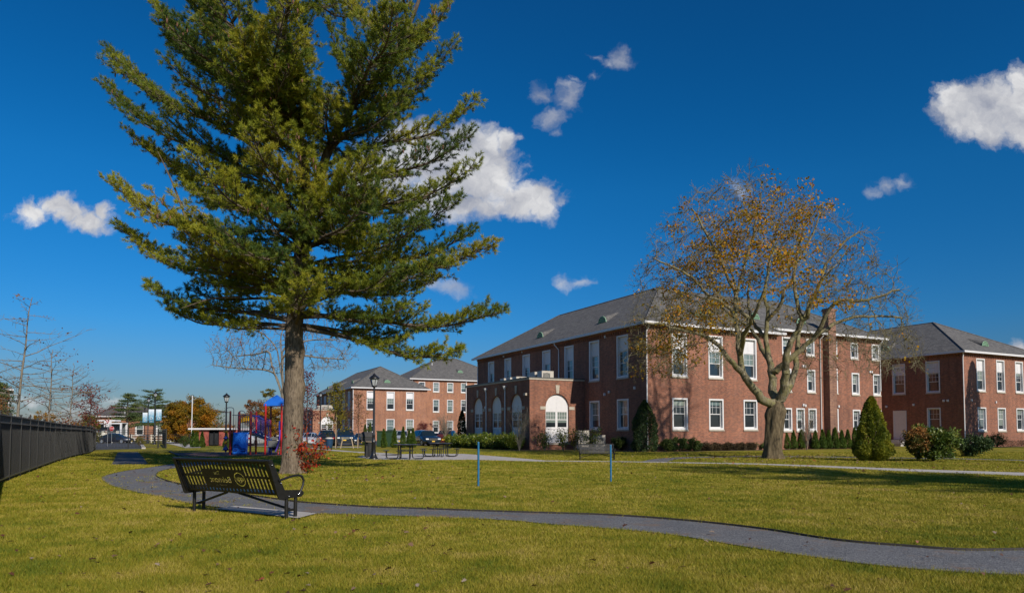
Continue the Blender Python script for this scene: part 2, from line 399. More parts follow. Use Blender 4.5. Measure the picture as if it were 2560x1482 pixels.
dB = lobes([(1354, 238, 30, 26), (1384, 296, 44, 32), (1426, 236, 38, 52), (1478, 194, 26, 17), (1437, 197, 18, 14), (1400, 333, 18, 15),
            (1554, 142, 42, 32), (1520, 158, 26, 15), (1485, 147, 18, 10), (2180, 480, 30, 18), (2222, 464, 44, 18), (2256, 458, 26, 18),
            (1405, 706, 26, 19), (1455, 702, 24, 11), (1128, 722, 56, 22), (1085, 708, 32, 18), (1850, 478, 30, 26),
            (75, 1003, 75, 15), (285, 1000, 40, 9), (220, 1012, 90, 8), (40, 1045, 150, 9), (150, 1030, 120, 7), (270, 1020, 60, 7)])
nz = fbm(P2, 15); nz2 = fbm(P2, 38, 6)
amp = mth('MULTIPLY_ADD', nz, 1.15, -.47); amp2 = mth('MULTIPLY_ADD', nz2, .5, -.25); nn = mth('ADD', amp, amp2)
def sstep(x, lo, hi):
    mr = nt.nodes.new('ShaderNodeMapRange'); mr.interpolation_type = 'SMOOTHSTEP'; L.new(x, mr.inputs['Value'])
    mr.inputs['From Min'].default_value = lo; mr.inputs['From Max'].default_value = hi; return mr.outputs[0]
aA = sstep(mth('ADD', mth('ADD', dA, nn), mth('MULTIPLY_ADD', fbm(P2, 95, 5), .5, -.25)), -.03, .58)
nnB = mth('ADD', mth('MULTIPLY', nn, 1.25), mth('MULTIPLY_ADD', fbm(P2, 70, 5), .7, -.35))
aB = mth('MULTIPLY', sstep(mth('ADD', dB, nnB), -.02, .85), .62)
alpha = mth('MULTIPLY', mth('MAXIMUM', aA, aB), front)
# cloud relief: brighter towards the upper right where the sun stands
of = nt.nodes.new('ShaderNodeVectorMath'); of.operation = 'ADD'; L.new(P2, of.inputs[0]); of.inputs[1].default_value = (.006, .02, 0)
nl = fbm(of.outputs[0], 11, 6); nl0 = fbm(P2, 11, 6)
low = fbm(cb.outputs[0], 4.5, 2)
rel = mth('ADD', mth('MULTIPLY', mth('SUBTRACT', nl0, nl), 2.6), mth('MULTIPLY_ADD', low, 1.5, -.25), clamp=True)
cr = ramp(nt, [(.1, (.36, .39, .48)), (.6, (.62, .63, .67)), (1, (.86, .86, .87))]); L.new(rel, cr.inputs['Fac'])
cs = nt.nodes.new('ShaderNodeVectorMath'); cs.operation = 'SCALE'; L.new(cr.outputs['Color'], cs.inputs[0]); cs.inputs['Scale'].default_value = .9/WS
mx = nt.nodes.new('ShaderNodeMix'); mx.data_type = 'RGBA'; L.new(alpha, mx.inputs['Factor']); L.new(hs.outputs[0], mx.inputs['A']); L.new(cs.outputs[0], mx.inputs['B'])
L.new(mx.outputs['Result'], bg.inputs['Color']); bg.inputs['Strength'].default_value = WS

# ------------------------------------------------------------------ ground
def sheet(name, pts, dz, mat, kind='structure', **kw):
    """flat piece laid on the terrain; pts are world x,y"""
    # split at the terrain's crease so that it never dips under
    P = [Vector((p[0], p[1], 0)) for p in pts]
    tris = geometry.tessellate_polygon([P])
    mb = MB(); mb.add([(p.x, p.y, gz(p.y)+dz) for p in P], [tuple(t) for t in tris])
    o = mb.build(name, mat, recalc=True)
    if o.data.polygons[0].normal.z < 0: o.data.flip_normals()
    return tag(o, kind=kind, **kw)
def gm_(px): return [tuple(G(*p))[:2] for p in px]
def catmull(pts, k=8):
    out = []
    P = [Vector(p) for p in pts]; P = [P[0]*2-P[1]]+P+[P[-1]*2-P[-2]]
    for i in range(1, len(P)-2):
        for j in range(k):
            t = j/k
            out.append(.5*((2*P[i])+(-P[i-1]+P[i+1])*t+(2*P[i-1]-5*P[i]+4*P[i+1]-P[i+2])*t*t+(-P[i-1]+3*P[i]-3*P[i+1]+P[i+2])*t**3))
    out.append(P[-2]); return out

m, nt2, p, out = newmat('lawn_soil'); M['lawn'] = m
tcg = nt2.nodes.new('ShaderNodeTexCoord')
def streak(scale, st=(1, 1, 1), detail=4):
    mp = nt2.nodes.new('ShaderNodeMapping'); mp.inputs['Scale'].default_value = st; nt2.links.new(tcg.outputs['Object'], mp.inputs['Vector'])
    return noise(nt2, mp.outputs[0], scale, detail, .6).outputs['Fac']
r1 = ramp(nt2, [(.3, (.15, .155, .02)), (.5, (.25, .215, .03)), (.7, (.33, .245, .055))]); nt2.links.new(streak(2.2, (1, .8, 1), 6), r1.inputs['Fac'])
r2 = ramp(nt2, [(.35, (.72, .85, .7)), (.65, (1.15, 1.08, 1.0))]); nt2.links.new(streak(.16, (1, 1, 1), 4), r2.inputs['Fac'])
r3 = ramp(nt2, [(.3, (.7, .74, .66)), (.6, (1.15, 1.12, 1.12))]); nt2.links.new(streak(24, (1, 1, 1), 4), r3.inputs['Fac'])
def mulc(nt_, a, b, fac=1):
    x = nt_.nodes.new('ShaderNodeMix'); x.data_type = 'RGBA'; x.blend_type = 'MULTIPLY'; x.inputs['Factor'].default_value = fac
    nt_.links.new(a, x.inputs['A']); nt_.links.new(b, x.inputs['B']); return x.outputs['Result']
nt2.links.new(mulc(nt2, mulc(nt2, r1.outputs['Color'], r2.outputs['Color']), r3.outputs['Color']), p.inputs['Base Color'])
p.inputs['Roughness'].default_value = .95; p.inputs['Specular IOR Level'].default_value = .1
bpn = nt2.nodes.new('ShaderNodeBump'); bpn.inputs['Strength'].default_value = 1; bpn.inputs['Distance'].default_value = .06
nt2.links.new(streak(18, (1, 1, 1), 6), bpn.inputs['Height']); nt2.links.new(bpn.outputs['Normal'], p.inputs['Normal'])
mb = MB(); ys = [-200, 50, 127, 1600]
for i in range(3):
    a, b = ys[i], ys[i+1]
    mb.quad((-1500, a, gz(a)), (1500, a, gz(a)), (1500, b, gz(b)), (-1500, b, gz(b)))
tag(mb.build('ground', M['lawn']), kind='structure')

# blades
m, nt3, p, out = newmat('grass_blades'); M['blade'] = m
geo = nt3.nodes.new('ShaderNodeNewGeometry'); atr = nt3.nodes.new('ShaderNodeAttribute'); atr.attribute_name = 'rnd'
na = noise(nt3, geo.outputs['Position'], 1.1, 5, .65).outputs['Fac']; nb = noise(nt3, geo.outputs['Position'], .18, 3).outputs['Fac']
def m3(op, a, b, c=None, clamp=False):
    n = nt3.nodes.new('ShaderNodeMath'); n.operation = op; n.use_clamp = clamp
    for i, x in enumerate((a, b, c)):
        if x is None: continue
        if hasattr(x, 'links'): nt3.links.new(x, n.inputs[i])
        else: n.inputs[i].default_value = x
    return n.outputs[0]
fac = m3('ADD', m3('MULTIPLY', atr.outputs['Fac'], .5), m3('MULTIPLY_ADD', na, 1.5, -.5), clamp=True)
fac = m3('ADD', fac, m3('MULTIPLY_ADD', nb, .8, -.4), clamp=True)
rb = ramp(nt3, [(0, (.08, .135, .01)), (.3, (.19, .205, .014)), (.6, (.34, .285, .026)), (.85, (.48, .37, .09)), (1, (.42, .28, .13))])
nt3.links.new(fac, rb.inputs['Fac']); nt3.links.new(rb.outputs['Color'], p.inputs['Base Color']); p.inputs['Roughness'].default_value = .6; p.inputs['Specular IOR Level'].default_value = .25
tr = nt3.nodes.new('ShaderNodeBsdfTranslucent'); nt3.links.new(rb.outputs['Color'], tr.inputs['Color'])
ms = nt3.nodes.new('ShaderNodeMixShader'); ms.inputs['Fac'].default_value = .3; nt3.links.new(p.outputs[0], ms.inputs[1]); nt3.links.new(tr.outputs[0], ms.inputs[2]); nt3.links.new(ms.outputs[0], out.inputs['Surface'])

# gravel path
UP = [(3700, 1388), (3200, 1382), (2850, 1377), (2700, 1375), (2560, 1375), (2413, 1376), (2275, 1367), (2090, 1351), (1906, 1323), (1722, 1302.6), (1538, 1289), (1400, 1284), (1240, 1279), (1016, 1271), (914, 1267), (760, 1256.5), (686, 1247), (617, 1237), (537, 1225), (452, 1210.5), (410, 1199), (391.7, 1190), (395, 1182), (410, 1176), (445, 1170), (500, 1164.5), (600, 1158)]
LO = [(3900, 1456), (3300, 1450), (2900, 1443), (2720, 1440), (2560, 1438), (2413, 1432), (2275, 1422), (2183, 1413), (2045, 1395), (1860, 1367), (1676, 1337), (1500, 1320), (1367, 1310), (1271, 1301), (1081, 1293), (878, 1286), (760, 1284), (640, 1279), (479, 1259), (410, 1243), (341, 1230), (283.6, 1215), (258, 1201), (256, 1193), (267, 1187.5), (318, 1176), (375.6, 1168), (410, 1162.5), (445, 1158.5), (500, 1154), (600, 1150)]
up = [v.to_2d() for v in catmull([G(*p) for p in UP], 5)]; lo = [v.to_2d() for v in catmull([G(*p) for p in LO], 5)]
m, ntp, p, out = newmat('gravel'); M['gravel'] = m
tg = ntp.nodes.new('ShaderNodeTexCoord')
vo = ntp.nodes.new('ShaderNodeTexVoronoi'); vo.inputs['Scale'].default_value = 55; ntp.links.new(tg.outputs['Object'], vo.inputs['Vector'])
ra = ramp(ntp, [(0, (.075, .077, .083)), (.5, (.135, .137, .145)), (1, (.25, .25, .255))]); ntp.links.new(vo.outputs['Color'], ra.inputs['Fac'])
ng = noise(ntp, tg.outputs['Object'], 1.3, 6, .7); rg = ramp(ntp, [(.35, (.8, .8, .8)), (.7, (1.12, 1.1, 1.06))]); ntp.links.new(ng.outputs['Fac'], rg.inputs['Fac'])
# patches of rusty pine needles lying on the gravel
nn1 = noise(ntp, tg.outputs['Object'], 1.0, 9, .75); rn = ramp(ntp, [(.53, (0, 0, 0)), (.64, (.85, .85, .85))]); ntp.links.new(nn1.outputs['Fac'], rn.inputs['Fac'])
mxg = ntp.nodes.new('ShaderNodeMix'); mxg.data_type = 'RGBA'; ntp.links.new(rn.outputs['Color'], mxg.inputs['Factor'])
ntp.links.new(mulc(ntp, ra.outputs['Color'], rg.outputs['Color']), mxg.inputs['A']); mxg.inputs['B'].default_value = (.2, .125, .075, 1)
ntp.links.new(mxg.outputs['Result'], p.inputs['Base Color']); p.inputs['Roughness'].default_value = .9
bb = ntp.nodes.new('ShaderNodeBump'); bb.inputs['Strength'].default_value = .8; bb.inputs['Distance'].default_value = .012; ntp.links.new(vo.outputs['Distance'], bb.inputs['Height']); ntp.links.new(bb.outputs['Normal'], p.inputs['Normal'])
pathpoly = [tuple(q) for q in up]+[tuple(q) for q in reversed(lo)]
sheet('gravel_path', pathpoly, .006, M['gravel'])
p2 = gm_([(295, 1129.5), (345, 1129.5), (352, 1135), (362, 1147), (371, 1158), (366, 1161), (277, 1161.5), (283, 1152), (288, 1140)])
sheet('asphalt_path', p2, .005, M['asphalt'])
p3 = gm_([(1600, 1154.3), (1622, 1149), (1642, 1146), (1700, 1142.2), (1908, 1138.6), (2383, 1145), (2700, 1153), (2700, 1155.5), (2383, 1147.6), (1908, 1141.4), (1730, 1145), (1690, 1148), (1665, 1154.8)])
sheet('gravel_path', p3, .006, M['gravel'])
# steel edging along the far side of the path
def edging(pts, h=.035, t=.02):
    mb = MB()
    for a, b in zip(pts[:-1], pts[1:]):
        a = Vector((*a, 0)); b = Vector((*b, 0)); d = (b-a)
        if d.length < 1e-4: continue
        n_ = Vector((-d.y, d.x, 0)).normalized()*t
        z0 = gz(a.y)-.05; z1 = gz(a.y)+h
        mb.add([a+Vector((0, 0, z0)), b+Vector((0, 0, z0)), b+n_+Vector((0, 0, z0)), a+n_+Vector((0, 0, z0)), a+Vector((0, 0, z1)), b+Vector((0, 0, z1)), b+n_+Vector((0, 0, z1)), a+n_+Vector((0, 0, z1))],
               [(0, 3, 2, 1), (4, 5, 6, 7), (0, 1, 5, 4), (1, 2, 6, 5), (2, 3, 7, 6), (3, 0, 4, 7)])
    return tag(mb.build('path_edging', M['edging'], recalc=True), kind='structure')
edging([tuple(q) for q in up], .035, .018); edging([tuple(q) for q in lo], .015, .012)
pad = gm_([(538, 1274.5), (590, 1267.5), (792, 1286), (745, 1298.5)])
sheet('concrete_pad', pad, .03, M['concrete'])
pic = gm_([(888, 1143), (905, 1139), (965, 1136), (985, 1135.2), (1058, 1134), (1160, 1134.2), (1263, 1142), (1362, 1150.6), (1362, 1154.4), (1180, 1149.2), (1058, 1150), (963, 1149), (930, 1148.6)])
sheet('concrete_patio', pic, .012, M['concrete'])
wk = gm_([(1362, 1150.9), (1560, 1153), (1889, 1158.2), (2060, 1164), (2292, 1173), (2560, 1181.5), (2760, 1188), (2760, 1198), (2560, 1189), (2292, 1179.5), (2060, 1168.5), (1889, 1161.2), (1560, 1155.2), (1362, 1153.6)])
sheet('sidewalk', wk, .012, M['concrete'])
wk2 = gm_([(777, 1119), (811, 1122), (888.5, 1128.4), (925, 1129.6), (975, 1133.2), (1000, 1135.2), (990, 1138.2), (955, 1137.5), (888.5, 1131.2), (832, 1126.5), (778, 1121.4)])
sheet('sidewalk', wk2, .012, M['concrete'])
wk3 = gm_([(620, 1112.5), (780, 1115.5), (904, 1116.4), (904, 1118), (780, 1117.3), (620, 1114.5)])
sheet('sidewalk', wk3, .012, M['concrete'])
wk4 = gm_([(405, 1103), (441, 1104.5), (475, 1111), (502, 1116.5), (502, 1118.6), (464, 1119.4), (436, 1112), (405, 1105.5)])
sheet('sidewalk', wk4, .012, M['concrete'])
mul = gm_([(426, 1131), (560, 1129.5), (800, 1130), (820, 1134), (800, 1139), (452, 1141.5)])
sheet('playground_mulch', mul, .008, M['mulch']); edging([mul[-1], mul[0]], .1, .1)
road = gm_([(150, 1103), (345.5, 1103), (354, 1121.5), (150, 1126)])
sheet('road', road, .01, M['asphalt'])
kerb = MB()
for a, b in [((150, 1102.9), (345.5, 1102.9)), ((345.6, 1103), (354, 1121.5))]:
    A, B_ = G(*a), G(*b); d = (B_-A).normalized(); n_ = Vector((-d.y, d.x, 0))*.3
    kerb.add([A, B_, B_+n_, A+n_]+[q+Vector((0, 0, .13)) for q in (A, B_, B_+n_, A+n_)], [(4, 5, 6, 7), (0, 1, 5, 4), (1, 2, 6, 5), (2, 3, 7, 6), (3, 0, 4, 7)])
tag(kerb.build('kerb', M['concrete'], recalc=True), kind='structure')
lot = gm_([(625, 1095), (1200, 1095), (1300, 1108), (1180, 1112.5), (625, 1112)])
sheet('parking_lot', lot, .008, M['asphalt'])
rd2 = [(-140, 96), (-30, 96), (-30, 100.5), (-140, 100.5)]
sheet('road', rd2, .008, M['asphalt'])

# grass
def inpoly(X, Y, poly):
    inside = np.zeros(len(X), bool); n = len(poly); j = n-1
    for i in range(n):
        xi, yi = poly[i]; xj, yj = poly[j]
        c = ((yi > Y) != (yj > Y)) & (X < (xj-xi)*(Y-yi)/(yj-yi+1e-12)+xi)
        inside ^= c; j = i
    return inside
NB = int(GRASS)
Yb = 5.6*np.exp(rng.random(NB)*math.log(48/5.6)); Xb = (rng.random(NB)*2-1)*(.84*Yb+2.2)
keep = np.ones(NB, bool)
tuft = (rng.random(NB) < .01) | ((np.sin(Xb*4.3+np.sin(Yb*3.1)*2)*np.sin(Yb*5.1+np.sin(Xb*2.9)*2) > .72) & (rng.random(NB) < .3))   # a few blades grow through the gravel
def shr(poly, s): return poly
Xt = Xb+rng.normal(size=NB)*.035; Yt = Yb+rng.normal(size=NB)*.05
for poly in (pathpoly, p2, p3, pad, pic, wk, wk2, mul): keep &= ~(inpoly(Xt, Yt, poly) & ~(tuft & (Yb < 23) & (Xb < -4.5)))
Xb, Yb = Xb[keep], Yb[keep]; n_ = len(Xb)
sc_ = np.clip(Yb/9.0, .8, 5)
pat = np.sin(Xb*1.7+np.sin(Yb*1.3)*2)*np.sin(Yb*2.1+np.sin(Xb*.9)*2)+.6*np.sin(Xb*5.1+Yb*2)*np.sin(Yb*6.3-Xb*3)
h = np.clip(1+.25*pat, .45, 1.5)*rng.uniform(.018, .05, n_)*np.clip(.9+.1*sc_, 1, 1.5); wd = .0034*sc_*rng.uniform(.7, 1.4, n_)
a = rng.uniform(0, 2*pi, n_); ln = rng.uniform(.2, 1.1, n_)*h; la = rng.uniform(0, 2*pi, n_)
V = np.zeros((n_, 3, 3), np.float32)
zb = -.0065*np.clip(Yb-50, 0, 77)
for k, s in ((0, -1), (1, 1)):
    V[:, k, 0] = Xb+s*wd*np.cos(a); V[:, k, 1] = Yb+s*wd*np.sin(a); V[:, k, 2] = zb
V[:, 2, 0] = Xb+ln*np.cos(la); V[:, 2, 1] = Yb+ln*np.sin(la); V[:, 2, 2] = zb+h
g = mesh_np('grass', V.reshape(-1, 3), np.arange(n_*3).reshape(-1, 3), M['blade'], rnd=rng.random(n_))
tag(g, kind='stuff')
# fallen leaves: small lobed oak leaves lying on the lawn
def lobed(s):
    return [(0, -.5), (.12, -.25), (.42, -.28), (.2, -.02), (.5, .12), (.2, .2), (.22, .45), (0, .6), (-.22, .45), (-.2, .2), (-.5, .12), (-.2, -.02), (-.42, -.28), (-.12, -.25)]
lp = np.array(lobed(1)); nl_ = 420
Yl = 6*np.exp(rng.random(nl_)*math.log(36/6)); Xl = (rng.random(nl_)*2-1)*(.76*Yl+.5)
left = rng.random(nl_) < .45; Xl = np.where(left, -.75*Yl+rng.random(nl_)*.75*Yl*.9, Xl)
# litter under the maple and round the pine
for cx, cy, sr, k_ in ((13.2, 38.5, 6.0, 520), (-7.6, 23.0, 4.5, 160), (11.5, 30, 7, 120)):
    Xl = np.concatenate([Xl, cx+rng.normal(size=k_)*sr*.6]); Yl = np.concatenate([Yl, cy+rng.normal(size=k_)*sr*.6])
nl_ = len(Xl); VV = []; FF = []
for i in range(nl_):
    s = rng.uniform(.04, .085)*(1 if Yl[i] < 20 else 1.5); q = rng.uniform(0, 2*pi); tl = rng.uniform(-.5, .5); base = len(VV)
    R = Matrix.Rotation(q, 3, 'Z') @ Matrix.Rotation(tl, 3, 'X') @ Matrix.Rotation(rng.uniform(-.5, .5), 3, 'Y')
    for x, y in lp:
        v = R @ Vector((x*s, y*s, abs(x)*s*.6)); VV.append((v.x+Xl[i], v.y+Yl[i], v.z+.03+s*.12))
    FF.append([base+k for k in range(14)])
m = leafmat('fallen_leaf', [(0, (.07, .03, .015)), (.4, (.13, .05, .025)), (.7, (.22, .13, .08)), (.9, (.3, .24, .18)), (1, (.35, .04, .02))], .1)
fl = mesh_np('fallen_leaves', np.array(VV), np.array(FF), m, rnd=rng.random(nl_)); tag(fl, kind='stuff')
# ------------------------------------------------------------------ plants
def seg_mesh(name, A, B, ra, rb, mat, parent, n=5):
    A = np.asarray(A, float); B = np.asarray(B, float); ra = np.asarray(ra, float); rb = np.asarray(rb, float)
    d = B-A; L_ = np.linalg.norm(d, axis=1, keepdims=True); d = d/np.maximum(L_, 1e-6)
    up = np.where(np.abs(d[:, 2:3]) < .9, np.array([[0, 0, 1.]]), np.array([[1., 0, 0]]))
    e = np.cross(d, up); e /= np.linalg.norm(e, axis=1, keepdims=True); f = np.cross(d, e)
    B = B+d*np.minimum(rb[:, None]*.6, L_*.3)
    V = np.zeros((len(A), 2*n, 3))
    for k in range(n):
        q = 2*pi*k/n; o = e*math.cos(q)+f*math.sin(q)
        V[:, k] = A+o*ra[:, None]; V[:, n+k] = B+o*rb[:, None]
    base = (np.arange(len(A))*2*n)[:, None]
    F_ = np.concatenate([base+np.array([[k, (k+1) % n, n+(k+1) % n, n+k]]) for k in range(n)], 0)
    return mesh_np(name, V.reshape(-1, 3), F_, mat, parent, smooth=True)

def quads(P, size, asp=.5, d=None, spread=1.0):
    """diamond leaves at P; d preferred direction"""
    n = len(P); u = rng.normal(size=(n, 3))
    if d is not None: u = u*spread+np.asarray(d)
    u /= np.linalg.norm(u, axis=1, keepdims=True)
    v = np.cross(u, rng.normal(size=(n, 3))); v /= np.linalg.norm(v, axis=1, keepdims=True)+1e-9
    s = (np.ones(n)*size)[:, None] if not hasattr(size, 'shape') else size[:, None]
    V = np.stack([P, P+u*s*.5+v*s*asp*.5, P+u*s, P+u*s*.5-v*s*asp*.5], 1)
    return V.reshape(-1, 3), np.arange(4*n).reshape(-1, 4)

def lumps_crown(c, R, K, n, lr, fill=.35, bottom=None, flat=1.0):
    """leaf positions in K clumps spread through an ellipsoid, mostly near its surface; returns points and clump value"""
    c = np.array(c); R = np.array(R)
    u = rng.normal(size=(K, 3)); u /= np.linalg.norm(u, axis=1, keepdims=True)
    rad = 1-fill*rng.random(K)**1.5
    rad *= rng.uniform(.86, 1.06, K)
    C = u*rad[:, None]*R
    if bottom is not None: C[:, 2] = np.where(C[:, 2] < bottom*R[2], bottom*R[2]*rng.uniform(.6, 1.0, K), C[:, 2])
    r = lr*rng.uniform(.55, 1.25, K); val = rng.random(K)
    idx = rng.integers(0, K, n); q = rng.normal(size=(n, 3)); q /= np.linalg.norm(q, axis=1, keepdims=True)
    q *= rng.random((n, 1))**.45*r[idx][:, None]; q[:, 2] *= flat
    return c+C[idx]+q, val[idx], c+C, r

def leafy_tree(name, label, cat, loc, trunk_h, c, R, K, n, lr, size, mat, bark, tr=.15, group=None, fill=.5, flat=.8, bottom=-.7, asp=.6, limbs=18, rz=0):
    t = empty(name, loc, rz, label, cat, group)
    P, val, C, r = lumps_crown(c, R, K, n, lr, fill, bottom, flat)
    V, Fq = quads(P, size*rng.uniform(.6, 1.3, len(P)), asp)
    mesh_np('crown', V, Fq, mat, t, rnd=np.clip(val*.6+rng.random(len(P))*.4, 0, 1))
    A = []; B = []; a = []; b = []
    top = np.array([0, 0, trunk_h])
    for k in range(5):
        A.append((0, 0, trunk_h*k/5)); B.append((0, 0, trunk_h*(k+1)/5)); a.append(tr*(1.15-.08*k)); b.append(tr*(1.07-.08*k))
    for i in rng.choice(len(C), min(limbs, len(C)), replace=False):
        z = top*(rng.uniform(.7, 1)); m_ = (z+C[i])/2+np.array([0, 0, rng.uniform(-.1, .3)])
        A += [z, m_]; B += [m_, C[i]]; a += [tr*.5, tr*.28]; b += [tr*.28, tr*.1]
    seg_mesh('trunk', A, B, a, b, bark, t, 6)
    return t

def bush(name, label, cat, loc, R, n, size, mat, K=30, lr=.3, group=None, stems=6, shape='dome', rz=0, asp=.5, fill=.35, thing=True, pw=.8, amp=.42):
    """dome / cone / column of small leaves over a few stems"""
    t = empty(name, loc, rz, label, cat, group); R = np.array(R, float)
    if shape == 'dome':
        P, val, C, r = lumps_crown((0, 0, R[2]), (R[0]*.85, R[1]*.85, R[2]*.85), K, n, lr, fill, -.85, .9)
        P[:, 2] = np.abs(P[:, 2]); d = (P-np.array([0, 0, R[2]*.6]))*.6/max(R)+np.array([0, 0, .3])
    else:
        H = R[2]*2; z = rng.random(n)**(1.25 if shape == 'cone' else 1.0)
        prof = (lambda q: np.clip((1-q)**pw, .02, 1)*np.clip(.6+q*4, 0, 1)) if shape == 'cone' else (lambda q: np.clip((1-q**3.2), .05, 1)*np.clip(.8+q*2, 0, 1))
        th = rng.uniform(0, 2*pi, n)
        K2 = K; tk = rng.uniform(0, 2*pi, K2); zk = rng.random(K2)
        # clumped bumps on the surface
        dth = np.abs((th[:, None]-tk[None]+pi) % (2*pi)-pi); dz = np.abs(z[:, None]-zk[None])*H/max(R[0], .1)/1.3
        dist = np.sqrt(dth**2+dz**2); near = dist.min(1); ki = dist.argmin(1)
        bump = 1.08-amp*np.clip(near/.6, 0, 1)
        rad = prof(z)*bump*(1-.28*rng.random(n)**2)
        P = np.stack([np.cos(th)*rad*R[0], np.sin(th)*rad*R[1], z*H+.05], 1); val = (np.modf(ki*.61803)[0])
        d = np.stack([np.cos(th)*.5, np.sin(th)*.5, np.full(n, .9)], 1)
    V, Fq = quads(P, size*rng.uniform(.6, 1.3, len(P)), asp, d, .7)
    mesh_np('foliage', V, Fq, mat, t, rnd=np.clip(val*.55+rng.random(len(P))*.45, 0, 1))
    A = []; B = []; a = []; b = []
    for k in range(stems):
        q = rng.uniform(0, 2*pi); tip = np.array([math.cos(q)*R[0]*.6, math.sin(q)*R[1]*.6, R[2]*rng.uniform(.9, 1.6)])
        m_ = tip*np.array([.35, .35, .5]); A += [(0, 0, 0), m_]; B += [m_, tip]; a += [.03, .02]; b += [.02, .008]
    seg_mesh('stem', A, B, a, b, M['bark_dark'], t, 4)
    return t

def colonize(nodes, par, att, D=.4, infl=4.0, kill=.8, iters=120, jit=.12, maxn=9000, trop=(0, 0, .05)):
    P = [np.array(p, float) for p in nodes]; par = list(par)
    att = np.asarray(att, float); alive = np.ones(len(att), bool)
    best = np.full(len(att), 1e9); bi = np.zeros(len(att), int)
    new = list(range(len(P))); trop = np.array(trop)
    for it in range(iters):
        NP = np.array([P[i] for i in new]); dd = np.linalg.norm(att[:, None]-NP[None], axis=2)
        k = dd.argmin(1); dm = dd[np.arange(len(att)), k]; up_ = dm < best
        best[up_] = dm[up_]; bi[up_] = np.array(new)[k[up_]]
        alive &= best > kill
        act = alive & (best < infl)
        if not act.any(): break
        idx = np.nonzero(act)[0]; acc = {}
        for i in idx:
            v = att[i]-P[bi[i]]; acc.setdefault(bi[i], []).append(v/np.linalg.norm(v))
        new = []
        for nd_, vs in acc.items():
            v = np.mean(vs, 0)+trop+rng.normal(size=3)*jit; v /= np.linalg.norm(v)
            q = P[nd_]+v*D; P.append(q); par.append(nd_); new.append(len(P)-1)
        if len(P) > maxn: break
    return np.array(P), par
def pipe_radii(P, par, tip=.008, ex=2.35):
    n = len(P); r = np.zeros(n); ch = [0]*n
    for p in par:
        if p >= 0: ch[p] += 1
    for i in range(n-1, -1, -1):
        if ch[i] == 0: r[i] = tip**ex
        if par[i] >= 0: r[par[i]] += r[i]
    return r**(1/ex), ch

